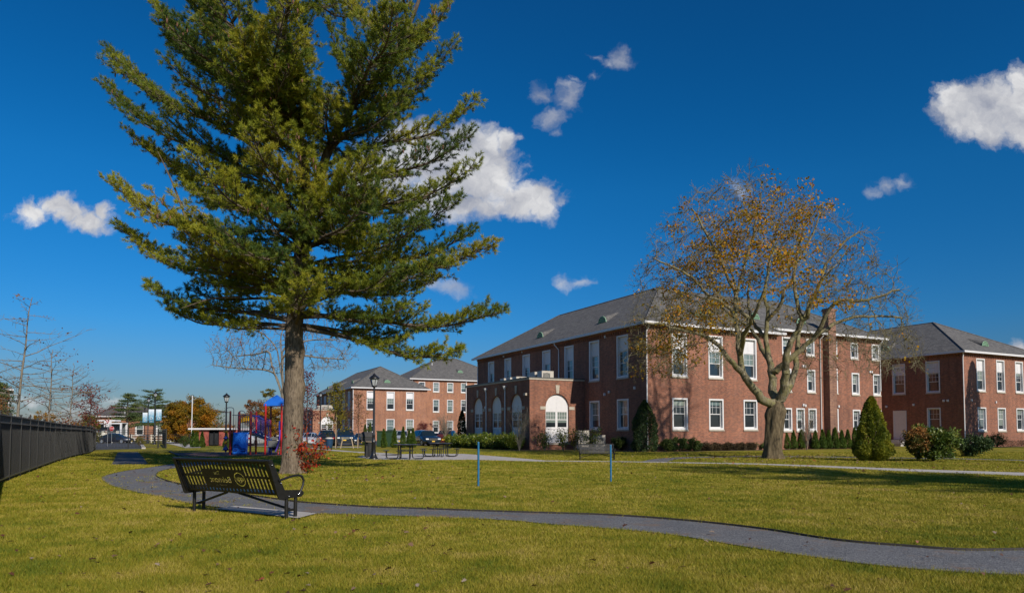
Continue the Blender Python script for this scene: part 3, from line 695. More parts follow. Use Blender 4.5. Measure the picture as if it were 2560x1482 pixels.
# ---------------- the big white pine
def make_pine():
    bx, by = -7.6, 24.2
    t = empty('pine_tree', (bx, by, 0), 0, 'huge white pine with layered green boughs and thick bare trunk behind the near bench', 'pine tree')
    def W(px, py, dy=0.0):
        v = at(px, py, by+dy); return np.array([v.x-bx, v.y-by, v.z])
    # trunk: flare, slight sway, burls
    prof = [(0, .46, 0, 0), (.12, .41, 0, 0), (.35, .365, 0, 0), (.8, .345, .01, 0), (1.6, .335, .03, 0), (2.5, .33, .05, 0), (3.4, .32, .05, 0), (4.2, .3, .04, 0), (5.0, .29, .04, 0), (5.8, .28, .05, .05), (7, .26, .12, .1), (8.3, .24, .3, .1), (9.5, .22, .42, 0)]
    mb = MB(); n = 28; vs = []
    for z, r, ox, oy in prof+[]:
        pass
    zs = np.linspace(0, 9.5, 70); pr = np.array([p[1] for p in prof]); pz = np.array([p[0] for p in prof]); pox = np.array([p[2] for p in prof]); poy = np.array([p[3] for p in prof])
    burls = [(2.55, -pi*.42, .07, .2), (3.0, -.2, .09, .26), (2.9, pi*1.02, .05, .15), (4.25, -.1, .08, .22), (1.9, -pi*.5, .03, .3), (3.6, -pi*.35, .04, .15), (4.6, -2.2, .05, .2)]
    for z in zs:
        R = np.interp(z, pz, pr)
        for k in range(n):
            q = 2*pi*k/n; fl = math.exp(-z*3.2)*.1*(math.sin(q*5+1)+.5*math.sin(q*3))
            rr = R+fl+.008*math.sin(q*11+z*3)+.006*math.sin(z*9+q*2)
            for bz, ba, bh, bw in burls:
                da = (q-ba+pi) % (2*pi)-pi; rr += bh*math.exp(-((z-bz)/bw)**2-(da*R/bw)**2)
            vs.append((np.interp(z, pz, pox)+rr*math.cos(q), np.interp(z, pz, poy)+rr*math.sin(q), z-.02))
    fs = [(i*n+k, i*n+(k+1) % n, (i+1)*n+(k+1) % n, (i+1)*n+k) for i in range(len(zs)-1) for k in range(n)]
    mb.add(vs, fs, True); mb.build('trunk', M['bark_pine'], t)
    A = []; B = []; a = []; b = []
    def poly(pts, r0, r1):
        pts = [np.array(p) for p in pts]
        c = catmull([Vector(p) for p in pts], 5); m_ = len(c)
        for i in range(m_-1):
            A.append(c[i]); B.append(c[i+1]); f0 = i/(m_-1); f1 = (i+1)/(m_-1)
            a.append(r0+(r1-r0)*f0); b.append(r0+(r1-r0)*f1)
        return np.array([tuple(v) for v in c])
    top = np.array([.42, 0, 9.4])
    L1 = poly([top, (.2, .1, 11), (-.3, .2, 13.5), (-.6, 0, 16.5), (-.3, .2, 19.5), (-.2, 0, 21)], .21, .03)
    L2 = poly([top-np.array([0, 0, .6]), W(815, 390, -.2), W(865, 290, -.4), W(935, 200, -.6), W(1010, 90, -.8), W(1060, -40, -.8), W(1075, -130, -.6)], .19, .03)
    L3 = poly([(.2, .05, 7.6), W(690, 440, -.8), W(655, 330, -1.2), W(640, 200, -1.6), W(600, 60, -1.8), W(590, -80, -1.6)], .13, .02)
    tuftP = []; tuftD = []; tuftV = []
    def trunk_at(z):
        if z < 9.4: return np.array([np.interp(z, pz, pox), 0, z])
        i = np.abs(L1[:, 2]-z).argmin(); return L1[i]
    def limb(p0, tip, r0=.09, lift=.0, dens=1.0, bare=.25, wscale=1.0):
        p0 = np.array(p0); tip = np.array(tip); d = tip-p0; Ln = np.linalg.norm(d); h = d/Ln
        side = np.cross(h, [0, 0, 1.]); side /= np.linalg.norm(side)
        m1 = p0+d*.33+np.array([0, 0, -.02*Ln+lift])+side*rng.uniform(-.04, .04)*Ln
        m2 = p0+d*.7+np.array([0, 0, -.075*Ln+lift*.6])+side*rng.uniform(-.05, .05)*Ln
        c = poly([p0, m1, m2, tip], r0, .012)
        val = rng.random(); m_ = len(c)
        ns = int(Ln*6.6*dens)
        for j in range(ns):
            f = bare+(1-bare)*((j+rng.random())/ns); x = f*(m_-1); i = min(int(x), m_-2); q = c[i]+(c[i+1]-c[i])*(x-i)
            tdir = c[i+1]-c[i]; tdir /= np.linalg.norm(tdir)
            s = 1 if j % 2 else -1
            bl = Ln*(.34*(1-f)**.75*min(1, .45+f*1.5)+.05)*rng.uniform(.6, 1.15)*wscale; bl = max(bl, .3)
            up = rng.normal()*.22+.12
            bd = tdir*rng.uniform(.6, 1.0)+side*s*rng.uniform(.5, 1.1)+np.array([0, 0, up]); bd /= np.linalg.norm(bd)
            q1 = q+bd*bl*.5; bd2 = bd+np.array([0, 0, .22])+tdir*.2; bd2 /= np.linalg.norm(bd2); q2 = q1+bd2*bl*.5
            rr = .006+.011*bl
            A.extend([q, q1]); B.extend([q1, q2]); a.extend([rr, rr*.6]); b.extend([rr*.6, .004])
            nt_ = max(3, int(bl*10.5*dens))
            for k in range(nt_):
                g_ = .22+.78*((k+rng.random())/nt_); w_ = q+(q1-q)*g_*2 if g_ < .5 else q1+(q2-q1)*(g_-.5)*2
                dd = bd2*.8+rng.normal(size=3)*.55+np.array([0, 0, .32]); dd /= np.linalg.norm(dd)
                tl = rng.uniform(.08, .3)*(1.1-.5*g_); e = w_+dd*tl
                A.append(w_); B.append(e); a.append(.004); b.append(.003)
                for u_ in range(2 if tl > .16 else 1):
                    tuftP.append(w_+dd*tl*(1-.45*u_)); tuftD.append(dd); tuftV.append(val)
            tuftP.append(q2); tuftD.append(bd2); tuftV.append(val)
        tuftP.append(tip); tuftD.append(h); tuftV.append(val)
        return c
    coneP = []
    # boughs that make the outline, surveyed from the photograph
    SIL = [(372, 716, 5.3, -.8, .11), (300, 570, 6.1, .5, .12), (279, 462, 7.3, -.6, .11), (332, 342, 9.0, .4, .07), (266, 220, 9.8, -.5, .08), (287, 145, 10.8, .4, .08), (385, 10, 11.8, -.4, .08), (470, -80, 12.8, .3, .08),
           (440, 430, 8.2, 1.0, .06), (420, 770, 5.1, 1.2, .07), (470, 640, 6.6, -2.0, .09), (520, 800, 5.0, -1.0, .06),
           (1152, 878, 5.1, -.5, .1), (1250, 780, 5.5, -.6, .1), (1088, 702, 6.2, .5, .08), (1232, 612, 6.6, -.5, .11), (1180, 583, 7.0, 1.3, .08), (1150, 500, 7.8, -.8, .08), (1188, 415, 8.5, .3, .09), (1180, 336, 9.6, -.4, .09), (1192, 250, 10.3, .4, .09),
           (1138, 112, 11.5, -.5, .08), (1122, 15, 12.6, .3, .08), (1040, 830, 5.2, .9, .06), (1080, 175, 11.0, -1.2, .07), (1100, 660, 6.2, -1.6, .08), (1060, 560, 7.2, -2.2, .08), (1010, 770, 5.4, -1.8, .08),
           (820, 60, 12.8, -1.0, .06), (900, 130, 12.2, -1.6, .06), (760, 120, 12.6, -2.2, .06), (700, 30, 13.4, -1.4, .06), (520, 120, 11.6, -1.6, .06), (470, 210, 10.6, -1.2, .06), (980, 20, 13.4, .8, .06), (860, -40, 14.2, .6, .06), (1010, 230, 10.8, -2.0, .06), (430, 60, 12.2, 1.2, .06)]
    for px, py, z0, dy, r0 in SIL:
        p0 = trunk_at(z0)
        if z0 > 9.5 and px > 800: i = np.abs(L2[:, 2]-(z0+.3)).argmin(); p0 = L2[i]
        elif z0 > 9.5: i = np.abs(L3[:, 2]-z0).argmin(); p0 = L3[i]
        tip = W(px, py, dy); limb(p0, tip, r0, lift=.1 if z0 > 8 else 0, bare=.3 if z0 < 8 else .2)
        if z0 > 6.5: pass
    def Rz(z): return np.interp(z, [5, 6.5, 8.5, 11, 13.5, 16, 18.5, 20.5, 21.5], [4.6, 5.9, 6.0, 5.8, 5.8, 5.4, 4.2, 2.2, .8])
    z = 5.15; az = .3
    while z < 21:
        for k in range(3 if z < 16 else 3):
            az += 2.4+rng.uniform(-.4, .4); ca, sa = math.cos(az), math.sin(az)
            R = Rz(z)*rng.uniform(.55, 1.0)*(1 if abs(ca) < .8 else .7)
            src = trunk_at(z)
            if z > 10 and ca > .3 and z < 16: src = L2[np.abs(L2[:, 2]-z).argmin()]; R *= .7
            elif z > 9.5 and z < 16 and ca < -.2: src = L3[np.abs(L3[:, 2]-z).argmin()]; R *= .75
            rise = rng.uniform(.02, .22)*R if z < 9 else rng.uniform(.08, .42)*R
            tip = np.array([src[0]*.6+ca*R, src[1]*.6+sa*R*.9, z+rise]); limb(src, tip, .045+.007*R, dens=.95, bare=.3)
            if z > 9: pass
        z += .47
    for LL in (L1, L2, L3):
        for k in range(10):
            f = rng.uniform(.35, 1); p0 = LL[int(f*(len(LL)-1))]; v = rng.normal(size=3); v[2] = abs(v[2])*.6+.3; v /= np.linalg.norm(v)
            limb(p0, p0+v*rng.uniform(1.2, 2.2), .03, bare=.15)
    # boughs reaching towards the viewer hide the stem
    for k in range(36):
        z0 = rng.uniform(5.2, 13.5); az_ = -pi/2+rng.uniform(-1.25, 1.25); R = rng.uniform(.45, .85)*Rz(z0)
        src = trunk_at(z0) if z0 < 9.4 else (L1, L2, L3)[k % 3][np.abs((L1, L2, L3)[k % 3][:, 2]-z0).argmin()]
        limb(src, (src[0]+math.cos(az_)*R*.75, src[1]+math.sin(az_)*R, z0+rng.uniform(-.02, .35)*R), .035+.006*R, dens=1.1, bare=.08, wscale=1.3)
    # dead snags on the lower boughs, left side
    for p, q in (((620, 700), (520, 655)), ((640, 640), (590, 622)), ((600, 742), (455, 770)), ((560, 610), (470, 578)), ((470, 560), (395, 380))):
        poly([W(*p, -1.2), (W(*p, -1.2)+W(*q, -1.5))/2+np.array([0, 0, .12]), W(*q, -1.5)], .05, .012)
    seg_mesh('limb', A, B, a, b, M['bark_limb'], t, 5)
    # needles: every tuft is a fan of slim blades
    P = np.array(tuftP); D_ = np.array(tuftD); Vv = np.array(tuftV); nt_ = len(P); K = NEED
    P = np.repeat(P, K, 0); Dn = np.repeat(D_, K, 0); v = rng.normal(size=(len(P), 3))*.62+Dn; v /= np.linalg.norm(v, axis=1, keepdims=True)
    s = np.cross(v, rng.normal(size=v.shape)); s /= np.linalg.norm(s, axis=1, keepdims=True)
    P = P+rng.normal(size=P.shape)*.018; ln_ = rng.uniform(.095, .16, (len(P), 1)); w_ = .009
    V = np.stack([P-s*w_, P+s*w_, P+v*ln_], 1).reshape(-1, 3)
    rv = np.clip(np.repeat(Vv, K)*.55+np.repeat(rng.random(nt_), K)*.35+rng.random(len(P))*.1, 0, 1)
    mesh_np('crown', V, np.arange(len(V)).reshape(-1, 3), M['needle'], t, rnd=rv)
    # cones hanging near the upper tips
    cb_ = MB()
    TP = np.array(tuftP); ok = np.nonzero((TP[:, 2] > 8.2) & (np.hypot(TP[:, 0], TP[:, 1]) > 2.6))[0]; seeds = rng.choice(ok, 70)
    for s_ in seeds:
        near = np.nonzero(np.linalg.norm(TP-TP[s_], axis=1) < .45)[0]
        for k in range(6):
            q = TP[rng.choice(near)]
            L_ = rng.uniform(.06, .1); cb_.ball((q[0], q[1], q[2]-L_), (.028, .028, L_), 6, 4)
    o = cb_.build('pine_cones', M['cone'], t); o['kind'] = 'stuff'
    print('pine tufts', nt_)
    return t
M['needle'] = leafmat('pine_needles', [(0, (.055, .115, .035)), (.25, (.13, .19, .03)), (.55, (.27, .3, .028)), (.8, (.43, .42, .034)), (1, (.42, .36, .04))], .45, .55, big=.35)
M['cone'] = plain('pine_cone', (.16, .075, .045), .8, var=.3)
pine = make_pine()
off = copy_tree(pine); off.location = (23.5, 3.5, 0); off.scale = (.8, .8, .88); off.rotation_euler = (0, 0, 2.0)
off['label'] = 'second white pine standing outside the frame to the right whose shadow crosses the lawn'

# ---------------- the old maple on the right lawn
def make_maple():
    bx, by = 13.8, 37.1
    t = empty('maple_tree', (bx, by, 0), 0, 'old spreading maple with gnarled trunk and thin orange leaves in front of the brick building', 'maple tree')
    def z7(x, y, dy=0): return W(1560+x/3.04, 700+y/3.04, dy)
    def z3(x, y, dy=0): return W(1540+x/2.918, 380+y/2.918, dy)
    def W(px, py, dy):
        v = at(px, py, by+dy); return np.array([v.x-bx, v.y-by, v.z])
    fork = z7(1170, 925)
    main = {
     'A': [fork, z7(1075, 930, -.1), z7(985, 830, -.3), z7(905, 700, -.5), z7(885, 560, -.6), z7(865, 430, -.5), z7(845, 260, -.4), z7(850, 120, -.2), z3(915, 900, 0), z3(1000, 620, .3), z3(1030, 450, .4), z3(1060, 300, .5)],
     'A2': [z7(880, 690, -.5), z7(790, 590, -1.2), z7(690, 470, -1.6), z7(590, 410, -2.0), z7(450, 385, -2.4), z7(300, 340, -2.6), z7(180, 330, -2.8)],
     'A3': [z7(848, 270, -.4), z7(770, 190, -1.0), z7(650, 130, -1.5), z3(640, 1015, -1.8), z3(560, 920, -2.0), z3(430, 845, -2.3), z3(280, 775, -2.4)],
     'A4': [z7(850, 120, -.2), z3(810, 900, -.6), z3(720, 700, -1.2), z3(640, 560, -1.4), z3(560, 420, -1.5)],
     'A5': [z7(870, 480, -.6), z7(930, 390, .2), z7(950, 300, .8), z3(900, 1150, 1.2), z3(880, 1000, 2.2), z3(830, 850, 3.0)],
     'B': [fork, z7(1135, 850, .6), z7(1125, 700, .9), z7(1095, 560, 1.2), z7(1075, 430, 1.4), z7(1085, 260, 1.6), z3(1085, 1060, 1.8), z3(1100, 940, 2.0), z3(1125, 760, 2.2), z3(1180, 560, 2.4), z3(1230, 400, 2.4)],
     'B2': [z7(1090, 300, 1.5), z7(1180, 200, 1.0), z3(1240, 1000, .8), z3(1300, 900, .6), z3(1330, 720, .5), z3(1370, 540, .4)],
     'B3': [z7(1075, 440, 1.4), z7(1000, 350, 2.4), z7(960, 250, 3.2), z3(960, 1020, 3.8), z3(990, 880, 4.2)],
     'C': [fork, z7(1205, 880, -.2), z7(1230, 760, -.5), z7(1225, 640, -.6), z7(1250, 500, -.9), z7(1300, 410, -1.0), z7(1345, 320, -1.1), z3(1350, 1200, -1.2), z3(1310, 1060, -1.0), z3(1300, 900, -.8), z3(1340, 760, -.6), z3(1440, 600, -.4), z3(1480, 470, -.3)],
     'C2': [z7(1345, 320, -1.1), z7(1400, 260, -1.4), z3(1430, 1100, -1.7), z3(1480, 980, -2.0), z3(1540, 820, -2.2), z3(1650, 680, -2.4), z3(1780, 580, -2.5)],
     'D': [z7(1130, 720, .9), z7(1210, 640, .4), z7(1300, 570, .2), z7(1410, 470, 0), z7(1500, 390, 0), z3(1640, 1230, .2), z3(1790, 1200, .4), z3(1940, 1190, .6), z3(2080, 1210, .8)],
     'D2': [z7(1450, 430, 0), z3(1560, 1150, -.8), z3(1640, 1080, -1.2), z3(1780, 1090, -1.6), z3(1920, 1050, -1.8), z3(2060, 1000, -2.0)],
     'E': [fork+np.array([0, .1, -.1]), z7(1265, 800, .8), z7(1300, 640, 1.2), z7(1325, 480, 1.6), z7(1345, 380, 2.0), z3(1420, 1080, 2.6), z3(1500, 950, 3.0), z3(1620, 800, 3.4), z3(1700, 700, 3.6)],
     'F': [z7(1090, 600, 1.3), z7(1040, 520, 2.4), z7(1000, 420, 3.4), z7(900, 330, 4.4), z3(760, 1130, 5.0), z3(600, 1050, 5.4)],
     'Gb': [z7(885, 560, -.6), z7(910, 420, -2.2), z7(960, 330, -3.4), z3(1020, 1150, -4.2), z3(1080, 1000, -4.8), z3(1120, 820, -5.0)],
    }
    nodes = [np.array([0, 0, 0.]), ]; par = [-1]; rad0 = {}
    tr = [(0, 0, 0), (.02, 0, .5), (.05, 0, 1.1), (.12, 0, 1.8), (.2, 0, 2.5)]
    for q in tr[1:]: nodes.append(np.array(q)); par.append(len(nodes)-2)
    nodes.append(fork); par.append(len(nodes)-2); fi = len(nodes)-1
    for k, pl in main.items():
        j = int(np.argmin([np.linalg.norm(n_-pl[0]) for n_ in nodes])); last = j
        c = catmull([Vector(p) for p in pl], 3)
        for q in c[1:]: nodes.append(np.array(tuple(q))+rng.normal(size=3)*.03); par.append(last); last = len(nodes)-1
    # attraction points: dome-shaped shell
    att = []
    c0 = np.array([-.2, 0, 4.6])
    while len(att) < 4200:
        v = rng.normal(size=3); v /= np.linalg.norm(v)
        if v[2] < -.02: continue
        rx, ry, rz_ = 7.8, 6.4, 11.0
        if v[0] > 0: rz_ = 10.0
        r = rng.uniform(.45, 1.0)**.6
        p_ = c0+v*np.array([rx, ry, rz_])*r
        # the dome leans: highest at the left centre
        p_[0] += -.9*np.clip((p_[2]-8)/7, 0, 1)
        if p_[2] < 7.0 and abs(p_[0]) < 3.2: continue
        att.append(p_)
    nmain = len(nodes); P, pr_ = colonize(nodes, par, att, D=.34, infl=3.2, kill=.55, iters=60, jit=.22, maxn=13000)
    r, ch = pipe_radii(P, pr_, .0075, 2.15)
    dd_ = np.linalg.norm(P[:nmain]-fork, axis=1); floor_ = .27*np.exp(-dd_/5.2); rmain = np.where(P[:nmain, 2] > 2.9, floor_, 0)
    A = []; B = []; a = []; b = []; tips = []
    for i in range(len(P)):
        p_ = pr_[i]
        if p_ < 0: continue
        A.append(P[p_]); B.append(P[i]); a.append(min(r[p_], r[i]*1.25)); b.append(r[i])
        if ch[i] == 0 or (r[i] < .03 and rng.random() < .55): tips.append(i)
    s = .33/r[0] if r[0] > 0 else 1
    a = np.array(a); b = np.array(b)
    big = a > .03; a = np.where(big, a*min(s*1.05, 1.6), a); b = np.where(b > .03, b*min(s*1.05, 1.6), b)
    ii = np.array([i for i in range(len(P)) if pr_[i] >= 0])
    mk = ii < nmain; fl_ = np.zeros(len(ii)); fl_[mk] = rmain[ii[mk]]; fp_ = np.array([rmain[pr_[i]] if i < nmain and pr_[i] < nmain else 0 for i in ii])
    a = np.maximum(a, np.where(fp_ > 0, fp_, fl_)); b = np.maximum(b, fl_)
    LP = []; xa = []; xb = []
    for i in tips:
        d0 = P[i]-P[pr_[i]]; d0 /= np.linalg.norm(d0)+1e-9
        for k in range(4):
            q = P[i]; d = d0+rng.normal(size=3)*.5; d /= np.linalg.norm(d)
            for s_ in range(3):
                e = q+d*rng.uniform(.14, .26); A.append(q); B.append(e); xa.append(.0075-.001*s_); xb.append(.0065-.001*s_)
                if s_ == 1 and rng.random() < .7:
                    d3 = d+rng.normal(size=3)*.7; d3 /= np.linalg.norm(d3); A.append(e); B.append(e+d3*.2); xa.append(.006); xb.append(.005)
                q = e; d = d+rng.normal(size=3)*.3+np.array([0, 0, .12]); d /= np.linalg.norm(d)
            LP.append(q)
    a = np.concatenate([a, xa]); b = np.concatenate([b, xb])
    seg_mesh('limb', A, B, a, b, M['bark_maple'], t, 6)
    # trunk as one gnarled surface
    zs = np.linspace(0, 3.05, 44); n = 36; vs = []
    f = fork
    for z in zs:
        R = np.interp(z, [0, .15, .5, 1.2, 2.0, 2.6, 3.05], [.62, .53, .47, .44, .45, .46, .3]); cx = np.interp(z, [0, 1, 2, 3.05], [0, .03, .12, f[0]*.8]); 
        for k in range(n):
            q = 2*pi*k/n
            rr = R*(1+.07*math.sin(q*4+z*.9)+.05*math.sin(q*7-z*1.7)+.025*math.sin(q*13+z*2.5))+.09*math.exp(-((z-2.3)/.25)**2-(((q-pi*.95+pi) % (2*pi)-pi)/.6)**2)+.08*math.exp(-((z-2.5)/.2)**2-(((q-.1+pi) % (2*pi)-pi)/.5)**2)
            rr += .12*math.exp(-z*5)*math.sin(q*5)
            vs.append((cx+rr*math.cos(q), rr*.9*math.sin(q), z-.02))
    mb = MB(); mb.add(vs, [(i*n+k, i*n+(k+1) % n, (i+1)*n+(k+1) % n, (i+1)*n+k) for i in range(len(zs)-1) for k in range(n)], True)
    mb.build('trunk', M['bark_maple_trunk'], t)
    # leaves: clusters, denser on the left and centre
    LP = np.array(LP); x = LP[:, 0]; z = LP[:, 2]
    n_c = 400
    clump = .5+.5*np.sin(x*1.3+LP[:, 1]*1.1+2)*np.sin(z*1.2+.5)
    clump = np.clip(clump*.5+.9*(np.sin(x*3.1+z*1.7)*np.sin(z*2.9-LP[:, 1]*2.3)), 0, 1.6)
    pr2 = np.exp(-((x+2.0)/3.6)**2)*np.exp(-((z-9.6)/3.2)**2)*.75*(.25+1.2*clump)+np.exp(-((x+5.6)/1.6)**2-((z-6.3)/1.2)**2)*.55+np.exp(-((x-1.6)/1.0)**2-((z-13.2)/1.0)**2)*.6+.025
    sel = rng.random(len(LP)) < pr2*.3
    C = LP[sel]; C = np.repeat(C, 4, 0)+rng.normal(size=(sel.sum()*4, 3))*.11
    w_ = np.exp(-((x+1.9)/2.5)**2)*np.exp(-((z-10.2)/2.6)**2)+.5*np.exp(-((x-2.0)/1.2)**2-((z-13.0)/1.0)**2)+.6*np.exp(-((x+5.2)/1.5)**2-((z-6.4)/1.1)**2)+.25*np.exp(-((x-.8)/1.3)**2-((z-8.2)/1.3)**2)
    cc = LP[rng.choice(len(LP), n_c, p=w_/w_.sum())]; kk = rng.integers(12, 50, n_c); ci = np.repeat(np.arange(n_c), kk)
    C = np.concatenate([C, cc[ci]+rng.normal(size=(len(ci), 3))*np.array([.26, .26, .15])])
    V, Fq = quads(C, rng.uniform(.08, .16, len(C)), .9, np.array([0, 0, -.5]), 1)
    mesh_np('crown', V, Fq, M['leaf_orange'], t, rnd=rng.random(len(C)))
    # tiny russet seeds and buds that tint the outer twigs
    C = LP[rng.random(len(LP)) < .3]+rng.normal(size=3)*.03
    V, Fq = quads(C, rng.uniform(.03, .055, len(C)), .5); o = mesh_np('buds', V, Fq, M['bud'], t, rnd=rng.random(len(C))); o['kind'] = 'stuff'
    print('maple nodes', len(P), 'tips', len(tips), 'leaves', len(C))
    return t
M['leaf_orange'] = leafmat('maple_leaves', [(0, (.16, .14, .012)), (.35, (.4, .26, .012)), (.7, (.62, .33, .012)), (1, (.56, .19, .02))], .45)
M['bud'] = leafmat('maple_buds', [(0, (.12, .05, .04)), (1, (.3, .13, .07))], .2)
M['bark_maple_trunk'] = barkmat('bark_maple_trunk', (.045, .034, .02), (.125, .095, .055), (.21, .165, .1), 1.6)
maple = make_maple()
# ------------------------------------------------------------------ brick buildings
U = Vector((.890, .456, 0)).normalized(); Vd = Vector((-U.y, U.x, 0)); BRZ = math.atan2(U.y, U.x)
def win_meshes(w, h, kind, parent, depth=.24):
    """window seen from outside along +y (inward); origin = lower left outer corner of the casing"""
    c = .115
    fr = MB()
    for x0, x1, z0, z1 in ((0, c, 0, h), (w-c, w, 0, h), (c, w-c, h-c, h), (c, w-c, 0, c*1.1)):
        fr.box(x0, x1, -.035, .03, z0, z1)
    fr.box(c-.012, c, .03, depth, c, h-c); fr.box(w-c, w-c+.012, .03, depth, c, h-c)
    fr.box(c-.012, w-c+.012, .03, depth, h-c, h-c+.012); fr.box(c-.012, w-c+.012, .03, depth, c*1.1-.02, c*1.1)
    zt = h-c; zb = c*1.1; x0, x1 = c, w-c; pt = zt
    d0, d1 = depth-.07, depth-.02
    if kind == 'tall':
        pt = zt-(zt-zb)*.36
    hz = zb+(pt-zb)*(.5 if kind != 'tall' else .52); s = .055
    for a0, a1, b0, b1 in ((x0, x0+s, zb, pt), (x1-s, x1, zb, pt), (x0+s, x1-s, pt-s, pt), (x0+s, x1-s, zb, zb+s*1.4), (x0+s, x1-s, hz-s*.5, hz+s*.5)):
        fr.box(a0, a1, d0, d1, b0, b1)
    iw = x1-x0-2*s
    for k in (1, 2): fr.box(x0+s+iw*k/3-.011, x0+s+iw*k/3+.011, d0+.02, d1-.006, hz+s*.5, pt-s)
    mz = (hz+pt)/2; fr.box(x0+s, x1-s, d0+.017, d1-.009, mz-.011, mz+.011)
    fo = fr.build('frame', M['white'], parent)
    gl = MB(); gl.box(x0+s*.5, x1-s*.5, d1-.01, d1+.01, zb+.01, hz); gl.box(x0+s*.5, x1-s*.5, d1-.024, d1+.012, hz, pt-.01)
    go = gl.build('glass', M['glass'], parent)
    si = MB(); si.box(-.04, w+.04, -.08, .05, -.11, -.004); so = si.build('sill', M['stone'], parent)
    if kind == 'tall':
        pn = MB(); pn.box(x0, x1, d0-.02, d1+.03, pt, zt)
        xm = (x0+x1)/2; pn.box(xm-.012, xm+.012, d0-.032, d0-.02, pt+.03, zt-.03); pn.box(x0, x1, d0-.035, d0-.02, pt, pt+.05)
        pn.build('panel', M['offwhite'], parent)
class Win:
    protos = {}
def put_window(root, w, h, kind, loc, rz):
    key = (round(w, 3), round(h, 3), kind)
    if key not in Win.protos:
        e = empty('window'); win_meshes(w, h, kind, e); Win.protos[key] = e; o = e
    else:
        o = copy_tree(Win.protos[key])
    o.parent = root; o.location = loc; o.rotation_euler = (0, 0, rz); o.name = 'window'
    return o
def wall_quads(mb, fn, L0, L1, z0, z1, holes):
    xs = sorted({L0, L1, *[h[0] for h in holes], *[h[1] for h in holes]}); zs = sorted({z0, z1, *[h[2] for h in holes], *[h[3] for h in holes]})
    for i in range(len(xs)-1):
        for j in range(len(zs)-1):
            cx, cz = (xs[i]+xs[i+1])/2, (zs[j]+zs[j+1])/2
            if any(h[0] < cx < h[1] and h[2] < cz < h[3] for h in holes): continue
            mb.quad(fn(xs[i], zs[j]), fn(xs[i+1], zs[j]), fn(xs[i+1], zs[j+1]), fn(xs[i], zs[j+1]))
CC = .1
def block(root, u0, u1, v0, v1, z1, front=[], left=[], arches=[], mat='brick', z0=-.6, front_range=None, dent=True, gut=True, gh=.2, doors=[]):
    """front faces -v, left faces -u. front/left = (t, w, z, h, kind) measured along +u / +v from the block's corner"""
    mb = MB()
    hf = [(u0+t+CC, u0+t+w-CC, z+CC, z+h-CC) for t, w, z, h, k in front]+[(u0+a[0], u0+a[0]+a[1], a[2], a[3]) for a in arches if a[4] == 'f']
    wall_quads(mb, lambda x, z: (x, v0, z), u0, u1, z0, z1, hf)
    hl = [(v0+t+CC, v0+t+w-CC, z+CC, z+h-CC) for t, w, z, h, k in left]+[(v0+a[0], v0+a[0]+a[1], a[2], a[3]) for a in arches if a[4] == 'l']
    wall_quads(mb, lambda x, z: (u0, v1+v0-x, z) if False else (u0, x, z), v0, v1, z0, z1, hl)
    mb.quad((u1, v0, z0), (u1, v1, z0), (u1, v1, z1), (u1, v0, z1)); mb.quad((u1, v1, z0), (u0, v1, z0), (u0, v1, z1), (u1, v1, z1))
    # spandrels round arch heads and brick reveals
    for a in arches:
        t0, w, zb, zt, side = a; r = w/2; zc = zt-r; N = 14
        f = (lambda x, z, d=0: (u0+x, v0+d, z)) if side == 'f' else (lambda x, z, d=0: (u0+d, v0+x, z))
        arc = [(t0+r-r*math.cos(pi*k/N), zc+r*math.sin(pi*k/N)) for k in range(N+1)]
        for k in range(N):
            (xa, za), (xb, zb_) = arc[k], arc[k+1]
            mb.quad(f(xa, za), f(xb, zb_), f(xb, zt), f(xa, zt))
            mb.quad(f(xa, za), f(xa, za, .22), f(xb, zb_, .22), f(xb, zb_))
        mb.quad(f(t0, zb), f(t0, zb, .22), f(t0, zc, .22), f(t0, zc)); mb.quad(f(t0+w, zb), f(t0+w, zb, .22), f(t0+w, zc, .22), f(t0+w, zc))
    wl = mb.build('wall', M[mat], root)
    for t, w, z, h, k in front: put_window(root, w, h, k, (u0+t, v0, z), 0)
    for t, w, z, h, k in left: put_window(root, w, h, k, (u0, v0+t+w, z), -pi/2)
    if dent:
        cn = MB(); st = .3
        x = u0+.05
        while x < u1-.15: cn.box(x, x+.14, v0-.09, v0-.002, z1-.36, z1-.16); x += st
        x = v0+.05
        while x < v1-.15: cn.box(u0-.09, u0-.002, x, x+.14, z1-.36, z1-.16); x += st
        cn.box(u0-.11, u1, v0-.11, v0-.004, z1-.159, z1-.02); cn.box(u0-.11, u0-.004, v0-.1, v1, z1-.159, z1-.021)
        cn.build('cornice', M[mat], root)
    return wl
